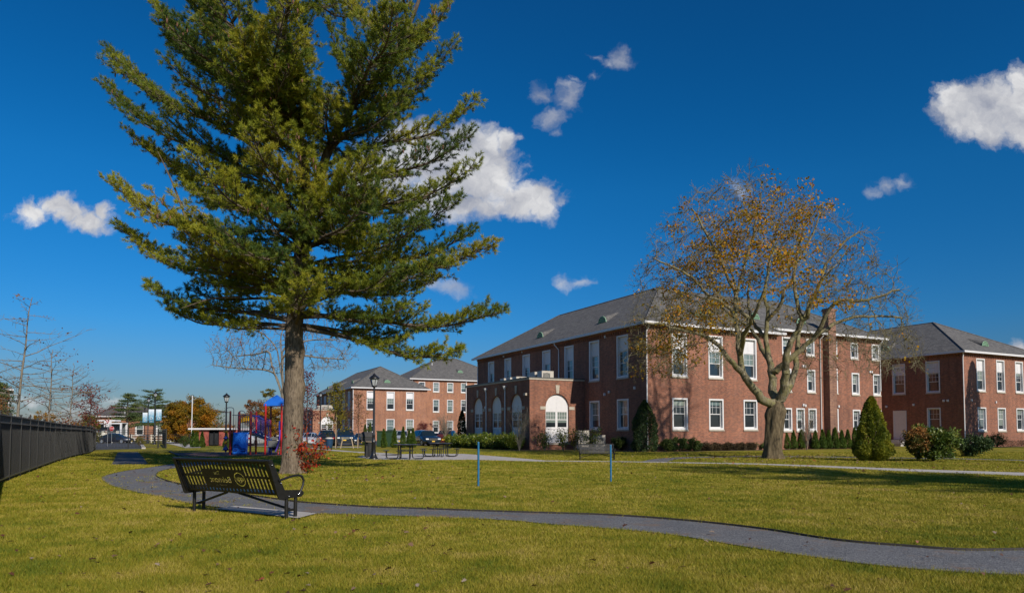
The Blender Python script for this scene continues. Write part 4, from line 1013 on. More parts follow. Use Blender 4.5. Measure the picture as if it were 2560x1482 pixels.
def hip(root, u0, u1, v0, v1, ze, rise, axis='v', oh=.42, mat='shingle', gut=True, hip0=True, hip1=True, gsides=('f', 'l', 'r')):
    a0, a1, b0, b1 = u0-oh, u1+oh, v0-oh, v1+oh
    zr = ze+rise
    if axis == 'v':
        hw = (a1-a0)/2; m = (a0+a1)/2; r0 = (m, b0+(hw if hip0 else 0), zr); r1 = (m, b1-(hw if hip1 else 0), zr)
        q = [(a0, b0, ze), (a1, b0, ze), (a1, b1, ze), (a0, b1, ze)]
        fs = [(0, 1, 4), (1, 2, 5, 4), (2, 3, 5), (3, 0, 4, 5)]
    else:
        hw = (b1-b0)/2; m = (b0+b1)/2; r0 = (a0+(hw if hip0 else 0), m, zr); r1 = (a1-(hw if hip1 else 0), m, zr)
        q = [(a0, b0, ze), (a1, b0, ze), (a1, b1, ze), (a0, b1, ze)]
        fs = [(0, 1, 5, 4), (1, 2, 5), (2, 3, 4, 5), (3, 0, 4)]
    mb = MB(); mb.add(q+[r0, r1], fs); mb.add([(x, y, z-.03) for x, y, z in q], [(3, 2, 1, 0)])
    ro = mb.build('roof', M[mat], root)
    cap = MB()
    for i, r in ((0, r0), (1, r0 if axis == 'v' else r1), (2, r1), (3, r1 if axis == 'v' else r0)):
        cap.tube([Vector(q[i])+Vector((0, 0, .02)), Vector(r)+Vector((0, 0, .02))], .07, 5)
    cap.tube([r0, r1], .07, 5); cap.build('ridge_cap', M[mat], ro)
    if gut:
        g = MB()
        if 'f' in gsides: g.box(a0-.1, a1+.1, b0-.11, b0+.02, ze-.14, ze+.045)
        if 'l' in gsides: g.box(a0-.1, a0+.02, b0+.021, b1+.1, ze-.14, ze+.045)
        if 'r' in gsides: g.box(a1-.02, a1+.1, b0+.021, b1+.1, ze-.14, ze+.045)
        g.box(a0+.021, a1-.021, b0+.021, v0+.1, ze-.09, ze-.05); g.box(a0+.021, u0+.1, v0+.101, v1, ze-.09, ze-.05)
        g.build('gutter', M['gutter'], root)
    return ro, (zr-ze)/hw
def vent(root, loc, rz, ok=True):
    """half-round eyebrow louvre sitting on the slope; faces -y in its own frame"""
    e = empty('roof_vent'); e.parent = root; e.location = loc; e.rotation_euler = (0, 0, rz)
    r = .54; N = 10
    arc = [(-r*math.cos(pi*k/N), r*.95*math.sin(pi*k/N)) for k in range(N+1)]
    mb = MB(); n = len(arc)
    vs = [(x, 0, z) for x, z in arc]+[(x*.7, 1.5, max(z*.6, 0)+.7) for x, z in arc]
    mb.add(vs, [(i, i+1, n+i+1, n+i) for i in range(n-1)], True); mb.build('hood', M['shingle'], e)
    mb = MB(); mb.prism([(x*.96, z*.96) for x, z in arc], .02, .06)
    for k in range(4):
        z = .05+.14*k; hw = r*.9*math.sqrt(max(0, 1-(z/(r*.95))**2)); mb.box(-hw, hw, -.05, .02, z, z+.06)
    mb.tube([(x, -.01, z) for x, z in arc], .045, 5)
    mb.build('louvre', M['copper'], e)
def spout(root, pts, r=.055):
    mb = MB(); mb.tube(pts, r, 6); return mb.build('downspout', M['gutter'], root)
def wallbox(root, loc, s=(.16, .1, .2), mat='white', name='wall_vent'):
    mb = MB(); mb.box(-s[0]/2, s[0]/2, -s[1], 0, 0, s[2]); mb.box(-s[0]/2+.02, s[0]/2-.02, -s[1]-.02, -s[1], .03, s[2]-.03)
    return mb.build(name, M[mat], root, loc=loc)
def wallbox_left(root, loc, **k):
    o = wallbox(root, loc, **k); o.rotation_euler = (0, 0, -pi/2); return o
def arch_fill(root, t0, w, zb, zt, side, u0, v0, zw0, zw1):
    e = empty('arched_window'); e.parent = root
    if side == 'f': e.location = (u0+t0, v0+.16, 0)
    else: e.location = (u0+.16, v0+t0+w, 0); e.rotation_euler = (0, 0, -pi/2)
    r = w/2; zc = zt-r; N = 18
    arc = [(r-r*math.cos(pi*k/N), zc+r*math.sin(pi*k/N)) for k in range(N+1)]
    mb = MB()
    # upper board, lower board, side strips round the window pair
    mb.prism([(0, zw1)]+arc+[(w, zw1)], 0, .05); mb.box(0, w, 0, .05, zb, zw0)
    mb.box(0, .09, 0, .05, zw0, zw1); mb.box(w-.09, w, 0, .05, zw0, zw1); mb.box(w/2-.06, w/2+.06, 0, .05, zw0, zw1)
    mb.box(w/2-.012, w/2+.012, -.012, 0, zb, zw0); mb.box(w/2-.012, w/2+.012, -.012, 0, zw1, zt-.02)
    mb.box(.02, w-.02, -.03, 0, zw0-.09, zw0-.02)
    mb.tube([(x+(r-x)*.03, -.005, z-.02) for x, z in arc], .03, 5)
    mb.build('panel', M['offwhite'], e)
    fr = MB(); gl = MB(); zm = (zw0+zw1)/2
    for a0, a1 in ((.09, w/2-.06), (w/2+.06, w-.09)):
        for x0, x1, z0, z1 in ((a0, a0+.04, zw0, zw1), (a1-.04, a1, zw0, zw1), (a0+.04, a1-.04, zw0, zw0+.05), (a0+.04, a1-.04, zw1-.04, zw1), (a0+.04, a1-.04, zm-.03, zm+.03)): fr.box(x0, x1, .01, .045, z0, z1)
        for k in (1, 2, 3): fr.box(a0+(a1-a0)*k/4-.01, a0+(a1-a0)*k/4+.01, .02, .04, zm+.03, zw1-.04)
        mz = (zm+zw1)/2; fr.box(a0+.04, a1-.04, .018, .038, mz-.01, mz+.01)
        gl.box(a0+.02, a1-.02, .035, .06, zw0, zw1)
    fr.build('frame', M['white'], e); gl.build('glass', M['glass'], e)
def porch(root, u0, u1, v0, v1, h, mat, narch=3):
    fw = u1-u0
    arches = [(fw-2.56-1.09, 2.18, .5, 4.4, 'f')]
    la = [(1.3, 2.02, .5, 4.42, 'l'), (5.03, 2.02, .5, 4.42, 'l'), (8.86, 2.02, .5, 4.42, 'l')]
    block(root, u0, u1, v0, v1, h, arches=arches+la, mat=mat, dent=False)
    cp = MB(); o = .06
    cp.box(u0-o, u1, v0-o, v0+.28, h, h+.13); cp.box(u0-o, u0+.28, v0+.281, v1+o, h, h+.131); cp.box(u0-o+.02, u1, v1-.2, v1+o+.002, h, h+.129)
    cp.build('coping', M['stone'], root)
    fl = MB(); fl.box(u0-o-.03, u1, v0-o-.03, v0+.32, h+.133, h+.2); fl.box(u0-o-.03, u0+.32, v0+.321, v1+o+.03, h+.133, h+.201); fl.build('flashing', M['flash'], root)
    rf = MB(); rf.box(u0+.2, u1, v0+.2, v1-.1, h-.3, h-.15); rf.build('flat_roof', M['roof_flat'], root)
    for a in arches+la:
        arch_fill(root, *a[:5], u0, v0, 1.7, 3.0)
        t0, w, zb, zt, side = a; c = t0+w/2
        st = MB()
        if side == 'f':
            st.prism([(u0+c-.12, zt+.05), (u0+c+.12, zt+.05), (u0+c+.19, zt+.72), (u0+c-.19, zt+.72)], v0-.05, v0-.002)
            for s in (-1, 1): st.box(u0+c+s*(w/2+.25)-.25, u0+c+s*(w/2+.25)+.25, v0-.035, v0-.003, zt-1.25, zt-1.0)
            st.box(u0+t0-.05, u0+t0+w+.05, v0-.08, v0-.004, zb-.14, zb-.01)
        else:
            st.add([(u0-.05, v0+c-.12, zt+.05), (u0-.05, v0+c+.12, zt+.05), (u0-.05, v0+c+.19, zt+.72), (u0-.05, v0+c-.19, zt+.72), (u0-.002, v0+c-.12, zt+.05), (u0-.002, v0+c+.12, zt+.05), (u0-.002, v0+c+.19, zt+.72), (u0-.002, v0+c-.19, zt+.72)],
                   [(0, 1, 2, 3), (0, 4, 5, 1), (1, 5, 6, 2), (2, 6, 7, 3), (3, 7, 4, 0)])
            for s in (-1, 1): st.box(u0-.035, u0-.003, v0+c+s*(w/2+.25)-.25, v0+c+s*(w/2+.25)+.25, zt-1.25, zt-1.0)
            st.box(u0-.08, u0-.004, v0+t0-.05, v0+t0+w+.05, zb-.14, zb-.01)
        st.build('trim_stone', M['stone'], root)
        # soldier course round the arch
        ar = MB(); r = w/2; zc = zt-r; N = 22
        for k in range(N):
            q0 = pi*(k+.12)/N; q1 = pi*(k+.88)/N; pts = []
            for q, rr in ((q0, r+.01), (q1, r+.01), (q1, r+.26), (q0, r+.26)):
                pts.append((c-rr*math.cos(q), zc+rr*math.sin(q)))
            if side == 'f': ar.add([(u0+x, v0-.022, z) for x, z in pts]+[(u0+x, v0, z) for x, z in pts], [(0, 1, 2, 3), (0, 4, 5, 1), (1, 5, 6, 2), (2, 6, 7, 3), (3, 7, 4, 0)])
            else: ar.add([(u0-.022, v0+x, z) for x, z in pts]+[(u0, v0+x, z) for x, z in pts], [(0, 1, 2, 3), (0, 4, 5, 1), (1, 5, 6, 2), (2, 6, 7, 3), (3, 7, 4, 0)])
        ar.build('arch_bricks', M[mat], root)
    for t in (4.2, 7.95):
        mb = MB(); mb.tube([(u0-.07, v0+t, .1), (u0-.07, v0+t, h-.62)], .055, 8); mb.lathe([(.055, 0), (.19, .3), (.19, .33)], 8, (u0-.12, v0+t, h-.62)); mb.build('downspout', M['gutter'], root)
    wallbox_left(root, (u0-.002, v0+.55, h-1.25), s=(.35, .16, .2), mat='stone', name='wall_lamp')
    wallbox_left(root, (u0-.002, v0+8.15, h-2.1), s=(.16, .1, .22))

T2 = [2.3, 5.82, 9.35]; WH = [(1.55, 2.32, 'mid'), (5.45, 3.22, 'tall')]
def wing_front(): return [(t, 1.45, z, h, k) for t in T2 for z, h, k in WH]
LT = [2.14, 5.94, 9.76, 13.62, 17.44, 21.32, 25.2]
def C1(u, v): return (u, v)
# ---- near building
c1 = Vector((9.65, 50.07, 0))
b1 = empty('brick_building', (c1.x, c1.y, 0), BRZ, 'large red brick building with arched porch and square chimney behind the maple', 'building')
left = [(t, 1.45, 5.45, 3.22, 'tall') for t in LT]+[(t, 1.45, 1.55, 2.3, 'mid') for t in LT[:2]]
block(b1, 0, 13.1, 0, 29.4, 9.15, wing_front(), left)
hip(b1, 0, 13.1, 0, 29.4, 9.24, 4.35, 'v')
st = [(1.32, 1.0, 7.76, 1.42, 'mid'), (4.15, 1.0, 7.76, 1.42, 'mid'), (9.72, 1.0, 7.76, 1.42, 'mid'), (12.55, 1.0, 7.76, 1.42, 'mid'),
      (1.35, 1.0, 4.68, 1.9, 'mid'), (4.2, 1.0, 4.68, 1.9, 'mid'), (7.0, 1.0, 7.76, 1.42, 'mid'), (7.0, 1.0, 4.68, 1.9, 'mid'), (9.8, 1.0, 4.62, 1.9, 'mid'), (12.65, 1.0, 4.62, 1.9, 'mid'),
      (1.35, 1.0, 1.45, 1.88, 'mid'), (2.85, 1.0, 1.45, 1.88, 'mid'), (4.28, 1.0, 1.45, 1.88, 'mid'), (7.0, 1.0, 1.45, 1.88, 'mid'), (9.85, 1.0, 1.42, 1.88, 'mid'), (12.7, 1.0, 1.42, 1.88, 'mid')]
st = [(t, w, z, h, k) for t, w, z, h, k in st]
block(b1, 13.1, 26.9, .7, 12.7, 9.62, st, [])
hip(b1, 6.5, 26.9, .7, 12.7, 9.71, 3.75, 'u', hip0=False, gsides=('r',))
g = MB(); g.box(12.9, 27.42, .17, .3, 9.57, 9.755); g.build('gutter', M['gutter'], b1)
# chimney
ch = MB(); ch.box(19.35, 20.25, .1, .705, -.5, 11.6); ch.box(19.28, 20.32, .03, .78, 11.6, 11.72); ch.box(19.32, 20.28, .07, .74, 11.72, 11.85); ch.build('chimney', M['brick_chimney'], b1)
spout(b1, [(.12, -.14, 9.1), (.12, -.14, 8.95), (-.02, -.06, 8.6), (-.02, -.07, .1)])
spout(b1, [(-.4, 12.3, 9.1), (-.4, 12.3, 8.95), (-.07, 12.1, 8.5), (-.07, 12.1, 5.9)])
spout(b1, [(-.07, 29.2, 9.0), (-.07, 29.2, .1)])
spout(b1, [(18.9, .3, 9.6), (18.9, .3, 9.45), (18.9, .62, 9.2), (18.9, .62, .1)])
spout(b1, [(26.6, .3, 9.6), (26.6, .3, 9.45), (26.7, .62, 9.2), (26.7, .62, 5)])
# right wing and the link behind
block(b1, 38.1, 52.7, 0, 22, 9.03, [(t, 1.44, z-.12, h, k) for t in (2.2, 5.6, 8.95, 12.2-.3) for z, h, k in WH], [(2.23, 1.42, 5.25, 3.18, 'tall'), (5.84, 1.42, 5.25, 3.18, 'tall'), (2.24, 1.38, 1.55-.1, 2.3, 'mid')])
hip(b1, 38.1, 52.7, 0, 22, 9.12, 4.3, 'v')
block(b1, 26.9, 38.1, 9.6, 20, 9.03, [], [], dent=False); hip(b1, 22, 44, 9.6, 20, 9.1, 3.4, 'u', gut=False, hip0=False, hip1=False)
spout(b1, [(38.0, -.14, 9.0), (38.0, -.14, 8.8), (38.03, -.07, 8.5), (38.03, -.07, .1)])
dr = empty('door'); dr.parent = b1; dr.location = (38.1, 7.25, .55); dr.rotation_euler = (0, 0, -pi/2)
mb = MB(); mb.box(0, .13, -.05, .02, 0, 3.0); mb.box(1.32, 1.45, -.05, .02, 0, 3.0); mb.box(.13, 1.32, -.05, .02, 2.87, 3.0); mb.build('door_frame', M['white'], dr)
mb = MB(); mb.box(.13, 1.32, -.02, .015, 0, 2.87); mb.box(.13, 1.32, -.035, -.02, 1.98, 2.06); mb.box(.7, .73, -.03, -.02, 2.1, 2.8); mb.build('door_leaf', M['offwhite'], dr)
mb = MB(); mb.box(1.18, 1.26, -.09, -.03, .9, 1.06); mb.build('handle', M['bolt'], dr)
sp_ = MB()
for k in range(3): sp_.box(36.9-k*.3, 38.09, 5.3, 7.8, -.3+.001*k, .5-.17*k)
sp_.build('steps', M['concrete'], b1)
rl = MB()
for v_ in (5.4, 7.7):
    rl.tube([(38.0, v_, .45), (38.0, v_, 1.45), (37.0, v_, 1.45), (36.4, v_, .95), (36.35, v_, 0)], .022, 6); rl.tube([(37.0, v_, .4), (37.0, v_, 1.45)], .022, 6); rl.tube([(37.6, v_, .4), (37.6, v_, 1.45)], .015, 6)
rl.build('railing', M['black'], b1)
porch(b1, -5.1, 0, 8.17, 20.66, 5.5, 'brick')
# roof vents on the slopes
sl = 4.35/(6.55+.42)
for v_ in (7.4, 17.8): vent(b1, (1.3, v_, 9.24+sl*1.72), -pi/2)
vent(b1, (6.2, 1.2, 9.24+sl*1.62), 0)
s3 = 3.75/(6+.42)
for u_ in (12.6, 18.1): vent(b1, (u_, .7+1.15, 9.71+s3*1.57), 0)
s4 = 4.3/(7.3+.42)
vent(b1, (44.3, 1.3, 9.12+s4*1.72), 0); vent(b1, (39.5, 9, 9.12+s4*1.82), -pi/2)
for t, z in ((1.35, 4.5), (4.6, 4.35), (5.05, 8.7), (12.3, 4.3), (8.5, 4.2), (18.9, 8.9), (22.9, 8.85), (5.2, 4.2)):
    wallbox_left(b1, (-.002, t, z))
for t, z in ((16.8, 6.75), (17.05, 6.75), (16.75, 3.5), (17.0, 3.45), (18.7+1.8, 8.75), (20.9, 6.6), (21.1, 3.45), (25.3, 6.6), (25.55, 6.6), (26.5, 8.7), (21.3, 1.2), (39.3, 4.3), (43.4, 4.2)): wallbox(b1, (t, .698 if t < 30 else -.002, z))
for t, z in ((8.0, 3.9), (5.0, 4.0), (1.9, 4.3), (1.5, 4.3)): wallbox_left(b1, (38.098, t, z), s=(.2, .1, .22))

# ---- far twin
b2 = empty('brick_building', (-27, 119, -.45), BRZ, 'more distant brick building with grey hipped roofs beyond the parked cars, left of the porch', 'building')
lf = [(t, 1.45, 5.45, 3.22, 'tall') for t in LT]+[(t, 1.45, 1.55, 2.3, 'mid') for t in LT[:2]]
block(b2, 0, 13.3, 0, 30.2, 9.15, wing_front(), lf, mat='brick_tan')
hip(b2, 0, 13.3, 0, 30.2, 9.24, 4.35, 'v')
s_b = [(t, 1.27, z, h, 'mid') for t in (1.4, 4.25, 7.1, 9.95, 12.8, 15.6) for z, h in ((1.38, 2.4), (5.35, 2.4), (9.15, 1.85))]
block(b2, 12.4, 34, 6, 24, 11.45, s_b, [], mat='brick_tan')
hip(b2, 12.4, 34, 6, 24, 11.54, 5.1, 'u', gsides=('f', 'l'))
porch(b2, -5.1, 0, 8.17, 20.66, 5.5, 'brick_tan')
spout(b2, [(-.05, -.05, 9.0), (-.05, -.08, .1)], .07); spout(b2, [(-.07, 12.1, 9.0), (-.07, 12.1, 5.9)])
spout(b2, [(12.5, 5.85, 11.3), (12.5, 5.9, 9)], .07); spout(b2, [(23.4, 5.85, 11.3), (23.4, 5.9, .3)], .07)
vent(b2, (6.3, 1.2, 9.24+sl*1.62), 0); vent(b2, (23.3, 6+2.6, 11.54+.54*3.02), 0)
for v_ in (5.8, 16.0, 25.5): vent(b2, (1.3, v_, 9.24+sl*1.72), -pi/2)
mb = MB(); mb.tube([(18.5, 11.5, 13.5), (18.5, 11.5, 15.2)], .07, 8); mb.build('vent_pipe', M['white'], b2)
# ---- brick house cut by the left edge and low shops beyond the gate
def P3(px, py, Y): v = at(px, py, Y); return v
b3 = empty('brick_house', (-93.5, 102.7, -.4), .62, 'dark brick house cut by the left frame edge above the black fence', 'building')
block(b3, 0, 16, 0, 14, 8.3, [(t, 1.3, z, 1.9, 'mid') for t in (1.5, 4.6, 7.8, 11, 13.6) for z in (1.2, 4.4)], [], mat='brick'); hip(b3, 0, 16, 0, 14, 8.4, 3.6, 'u')
spout(b3, [(15.9, -.1, 6.9), (15.9, -.1, .1)], .12)
b4 = empty('low_brick_shop', (-87, 135, -.5), 0, 'low tan brick shop with brown roof beyond the gate and white fence', 'building')
block(b4, 6.4, 22.5, 0, 14, 4.6, [(t, 1.6, 1.0, 2.4, 'mid') for t in (8, 12, 16, 19.8)], [], mat='brick_tan', dent=False); hip(b4, 6.4, 22.5, 0, 14, 4.7, 2.0, 'u', mat='shingle_brown', hip0=False, hip1=False)
hip(b4, 10.5, 24, 4, 20, 5.9, 2.0, 'u', mat='shingle_brown', gut=False)
mb = MB(); mb.tube([(11.5, 1.5, 4.8), (11.5, 1.5, 6.5)], .08, 6); mb.build('vent_pipe', M['white'], b4)
# mulch beds round the near building
def bw(u, v, d=0): q = c1+U*u+Vd*v; return (q.x, q.y)
sheet('planting_bed', [bw(-1.3, -1.5), bw(12.9, -1.4), bw(12.9, -.7), bw(27.5, -.9), bw(27.5, .8), bw(-.1, .1), bw(-.1, 8), bw(-5, 8), bw(-5.1, 20), bw(-7, 20), bw(-7.2, 6.6), bw(-1.6, 6.6)], .01, M['bed'])
sheet('planting_bed', [bw(36.6, -1.6), bw(56, -1.6), bw(56, .1), bw(38.2, .1), bw(38.2, 5), bw(36.8, 5)], .01, M['bed'])
# condensers
def condenser(name, loc, rz, size, label, group=None):
    t = empty(name, loc, rz, label, 'air conditioner', group); w, d, h = size
    mb = MB(); mb.box(0, w, 0, d, .08, h); mb.box(-.01, w+.01, -.01, d+.01, h, h+.03); mb.box(.05, .15, .05, d-.05, 0, .08); mb.box(w-.15, w-.05, .05, d-.05, 0, .08); mb.build('housing', M['ac'], t)
    mb = MB()
    for k in range(9): mb.box(.1, w*.7, -.02, -.012, .16+k*(h-.28)/9, .2+k*(h-.28)/9)
    mb.tube([(w*.4+.28*math.cos(q*pi/8)*min(1, w), -.03, h*.55+.28*math.sin(q*pi/8)) for q in range(17)], .012, 5)
    mb.build('fan_grille', M['ac_dark'], t); return t
def bp_(u, v, z=0): q = c1+U*u+Vd*v; return (q.x, q.y, z)
for i, (u, v, w, h, lb) in enumerate([(-4.6, 9.2, 1.0, .8, 'beige rooftop condenser with dark grille nearest the porch corner on the porch roof'), (-4.6, 10.4, 1.0, .8, 'beige rooftop condenser second from the porch roof corner'), (-4.7, 13.5, .9, .62, 'low rooftop condenser third along the porch roof'), (-4.7, 14.7, .9, .62, 'low rooftop condenser fourth along the porch roof'), (-4.7, 15.9, .9, .62, 'low rooftop condenser farthest back on the porch roof')]):
    condenser('rooftop_condenser', bp_(u+1.2, v, 5.38), BRZ, (w*1.1, .8, h+.12), lb, 'condensers on the near porch roof')
q0 = Vector((-27, 119, 0))
for i, (u, v, lb) in enumerate([(-3.4, 9.2, 'pale rooftop condenser on the far building porch, nearer one'), (-3.4, 12.5, 'pale rooftop condenser on the far building porch, farther one')]):
    q = q0+U*u+Vd*v; condenser('rooftop_condenser', (q.x, q.y, 4.93), BRZ, (2.0, 1.2, 1.05), lb, 'condensers on the far porch roof')
condenser('ground_condenser', bp_(-1.7, 6.4, 0), BRZ, (1.05, .45, 1.45), 'tall beige condenser standing on the ground left of its smaller neighbour by the brick wall')
condenser('ground_condenser', bp_(-1.4, 4.4, 0), BRZ, (.85, .45, 1.1), 'shorter beige condenser with dark side by the brick wall behind the far bench')
# ------------------------------------------------------------------ benches
def text_outline(body, size, x, z, flip=1, align='LEFT', font_sp=1.0):
    cu = bpy.data.curves.new('lettering', 'FONT'); cu.body = body; cu.size = size; cu.align_x = align; cu.space_character = font_sp
    return cu
def text_mesh(body, size, parent, mat, loc, rot, name='lettering', align='CENTER', extr=.003, sx=1.0):
    cu = bpy.data.curves.new(name, 'FONT'); cu.body = body; cu.size = size; cu.align_x = align; cu.align_y = 'CENTER'; cu.extrude = extr; cu.resolution_u = 3
    o = bpy.data.objects.new(name, cu); COL.objects.link(o)
    dg = bpy.context.evaluated_depsgraph_get(); me = bpy.data.meshes.new_from_object(o.evaluated_get(dg)); bpy.data.objects.remove(o)
    o = bpy.data.objects.new(name, me); COL.objects.link(o); o.parent = parent; o.location = loc; o.rotation_euler = rot; o.scale = (sx, 1, 1); me.materials.clear(); me.materials.append(mat)
    return o
def make_bench(label, loc, rz):
    t = empty('park_bench', loc, rz, label, 'bench', 'slatted steel benches')
    # local: x along, y forward (sitter looks to +y), z up; back leans to -y
    zb, zt, yb, yt = .41, .98, .06, -.20
    ln = math.hypot(zt-zb, yt-yb)
    def bp(x, s, d=0): f = s/ln; return Vector((x, yb+(yt-yb)*f-d*(zt-zb)/ln, zb+(zt-zb)*f+d*(yt-yb)/ln))
    th = .006
    def bar(mb, x0, x1, s0, s1):
        vs = [bp(x0, s0, -th/2), bp(x1, s0, -th/2), bp(x1, s1, -th/2), bp(x0, s1, -th/2), bp(x0, s0, th/2), bp(x1, s0, th/2), bp(x1, s1, th/2), bp(x0, s1, th/2)]
        mb.add(vs, [(0, 3, 2, 1), (4, 5, 6, 7), (0, 1, 5, 4), (1, 2, 6, 5), (2, 3, 7, 6), (3, 0, 4, 7)])
    mb = MB(); X0, X1 = -1.2, 1.2
    S = {'b0': .0, 'b1': .035, 'm0': .30, 'm1': .345, 't0': ln-.03}
    bar(mb, X0, X1, 0, S['b1']); bar(mb, X0, X1, ln-.035, ln)
    n = 27; pitch = (X1-X0)/n; bw_ = .05
    pl0, pl1 = -.535, .50
    plx = [X0+pitch*i for i in range(n+1)]
    for x in plx:
        inside = pl0 < x < pl1
        if not inside: bar(mb, x-bw_/2, x+bw_/2, S['b1'], ln-.035)
        else: bar(mb, x-bw_/2, x+bw_/2, S['b1'], .085); bar(mb, x-bw_/2, x+bw_/2, .455, ln-.035)
    for a_, b_ in ((X0+bw_/2, pl0), (pl1, X1-bw_/2)):
        k = a_
        xs = [x for x in plx if a_-.06 < x < b_+.06]
        for xa, xb in zip(xs[:-1], xs[1:]): bar(mb, xa+bw_/2, xb-bw_/2, S['m0'], S['m1'])
    bk = mb.build('backrest', M['bench'], t)
    # logo plate: filled curve with the letters cut out as holes (reads from the front of the bench)
    cut = []
    def glyphs(body, size, cx, cy, sp=1.0):
        cu = bpy.data.curves.new('x', 'FONT'); cu.body = body; cu.size = size; cu.align_x = 'CENTER'; cu.resolution_u = 3; cu.space_character = sp; cu.offset = size*.045
        try: cu.font = bpy.data.fonts.load('<builtin>')
        except Exception: pass
        o = bpy.data.objects.new('x', cu); COL.objects.link(o)
        bpy.ops.object.select_all(action='DESELECT'); o.select_set(True); bpy.context.view_layer.objects.active = o
        bpy.ops.object.convert(target='CURVE')
        for s in o.data.splines:
            if s.type == 'BEZIER':
                P = s.bezier_points; out_ = []
                for i in range(len(P)):
                    A_, B_ = P[i], P[(i+1) % len(P)]
                    for k in range(4):
                        q = k/4; out_.append(((1-q)**3*A_.co+3*(1-q)**2*q*A_.handle_right+3*(1-q)*q*q*B_.handle_left+q**3*B_.co).to_2d())
            else: out_ = [p.co.to_2d() for p in s.points]
            cut.append([(cx+p.x, cy+p.y) for p in out_])
        bpy.data.objects.remove(o)
    glyphs('The', .105, .21, .345); glyphs('Belmont', .172, .172, .195, .95); glyphs('AT EASTVIEW', .045, .21, .125, 1.1)
    # round emblem: ring and root-like squiggles
    ex, ey, er = -.34, .27, .135
    ring = lambda r, N=28: [(ex+r*math.cos(2*pi*k/N), ey+r*math.sin(2*pi*k/N)) for k in range(N)]
    cut.append(ring(er)); cut.append(ring(er*.87))
    def squig(pts, w):
        L_ = [Vector(p) for p in pts]; a_, b_ = [], []
        for i, p in enumerate(L_):
            d = (L_[min(i+1, len(L_)-1)]-L_[max(i-1, 0)]).normalized(); n2 = Vector((-d.y, d.x))*w
            a_.append(tuple(p+n2)); b_.append(tuple(p-n2))
        cut.append(a_+b_[::-1])
    for s in (-1, 1):
        for k, (x0_, y0_, am) in enumerate([(.014, -.07, .012), (.036, -.045, .014), (.06, -.03, .012)]):
            squig([(ex+s*(x0_+am*math.sin(q*2.4+k)), ey+y0_+q*(.115-.03*k)/3) for q in np.linspace(0, 3, 12)], .0075)
        squig([(ex+s*(.085-.014*math.cos(q*2)), ey-.035+q*.03) for q in np.linspace(0, 2.4, 8)], .006)
    cu = bpy.data.curves.new('logo_plate', 'CURVE'); cu.dimensions = '2D'; cu.fill_mode = 'BOTH'
    def spl(pts):
        s = cu.splines.new('POLY'); s.points.add(len(pts)-1); s.use_cyclic_u = True
        for i, p in enumerate(pts): s.points[i].co = (p[0], p[1], 0, 1)
    spl([(-pl1-.02, .085), (-pl0+.02, .085), (-pl0+.02, .455), (-pl1-.02, .455)])
    for c_ in cut: spl(c_)
    cu.extrude = .0018
    o = bpy.data.objects.new('t', cu); COL.objects.link(o); dg = bpy.context.evaluated_depsgraph_get(); me = bpy.data.meshes.new_from_object(o.evaluated_get(dg)); bpy.data.objects.remove(o)
    # front-view frame (x to the reader's right = -bench x) -> bench frame
    for v in me.vertices:
        q = bp(-v.co.x, v.co.y, -v.co.z); v.co = q
    me.materials.clear(); me.materials.append(M['bench'])
    pl = bpy.data.objects.new('logo_plate', me); COL.objects.link(pl); pl.parent = bk
    mb = MB(); mb.tube([bp(-1.25, ln+.01), bp(1.25, ln+.01)], .028, 10); mb.build('top_rail', M['bench'], t)
    # end plates: flat steel from the top of the back round to the seat front
    for s in (-1, 1):
        x0, x1 = (s*1.225-.012, s*1.225+.012)
        poly = [(yt-.04, zt+.02), (yt+.05, zt+.03), (yb+.065, .5), (.5, .475), (.55, .44), (.55, .40), (.5, .36), (.03, .345), (.0, .365)]
        vs = [(x0, y, z) for y, z in poly]+[(x1, y, z) for y, z in poly]; m_ = len(poly)
        mb = MB(); mb.add(vs, [tuple(range(m_)), tuple(reversed(range(m_, 2*m_)))]+[(i, m_+i, m_+(i+1) % m_, (i+1) % m_) for i in range(m_)])
        # rolled flange facing the back
        mb.add([(x0-.03*s if s > 0 else x1+.03, 0, 0)], [])
        mb.build('end_plate', M['bench'], t, recalc=True)
        fl = MB(); fl.box(s*1.2-.035, s*1.2+.035, 0, .008, 0, ln+.03)
        f_ = fl.build('end_flange', M['bench'], t); f_.location = (0, yb-.035, zb-.01); f_.rotation_euler = (math.atan2(-(yt-yb), (zt-zb)), 0, 0)
        mb = MB(); x = s*1.25
        mb.tube([(x, -.02, .66), (x, .1, .69), (x, .28, .725), (x, .4, .735), (x, .49, .71), (x, .53, .64), (x, .52, .56), (x, .47, .46), (x, .43, .39)], .02, 8); mb.build('armrest', M['bench'], t)
        for yy_ in (.2, .4):
            mb = MB(); mb.tube([(s*1.2, yy_, -.03), (s*1.2, yy_, .4)], .031, 10); mb.build('leg', M['bench'], t)
        mb = MB()
        for y, z in ((.2, .39), (.4, .41), (.02, .62), (-.17, .93)): mb.ball((x+.012*s, y, z), .012, 6, 4)
        mb.build('bolt', M['bolt'], t)
        mb = MB(); mb.tube([(s*1.17, .3, .16), (s*.12 if s > 0 else s*.2, .12, .40)], .022, 8); mb.box(s*1.2-.02, s*1.2+.02, .2, .4, .13, .17); mb.build('brace', M['bench'], t)
    mb = MB()
    n = 27
    for i in range(n+1):
        x = X0+(X1-X0)*i/n; mb.box(x-bw_/2, x+bw_/2, .09, .5, .425, .44)
    for y0, y1 in ((.05, .1), (.26, .3), (.5, .545)): mb.box(X0-.02, X1+.02, y0, y1, .424, .439)
    mb.tube([(X0, .545, .425), (X1, .545, .425)], .018, 8); mb.build('seat', M['bench'], t)
    return t
bl = Vector((-5.98-.10, 13.37-.1, 0)); brr = Vector((-3.82+.02, 12.13-.15, 0)); mid = (bl+brr)/2; dirv = (brr-bl).normalized()
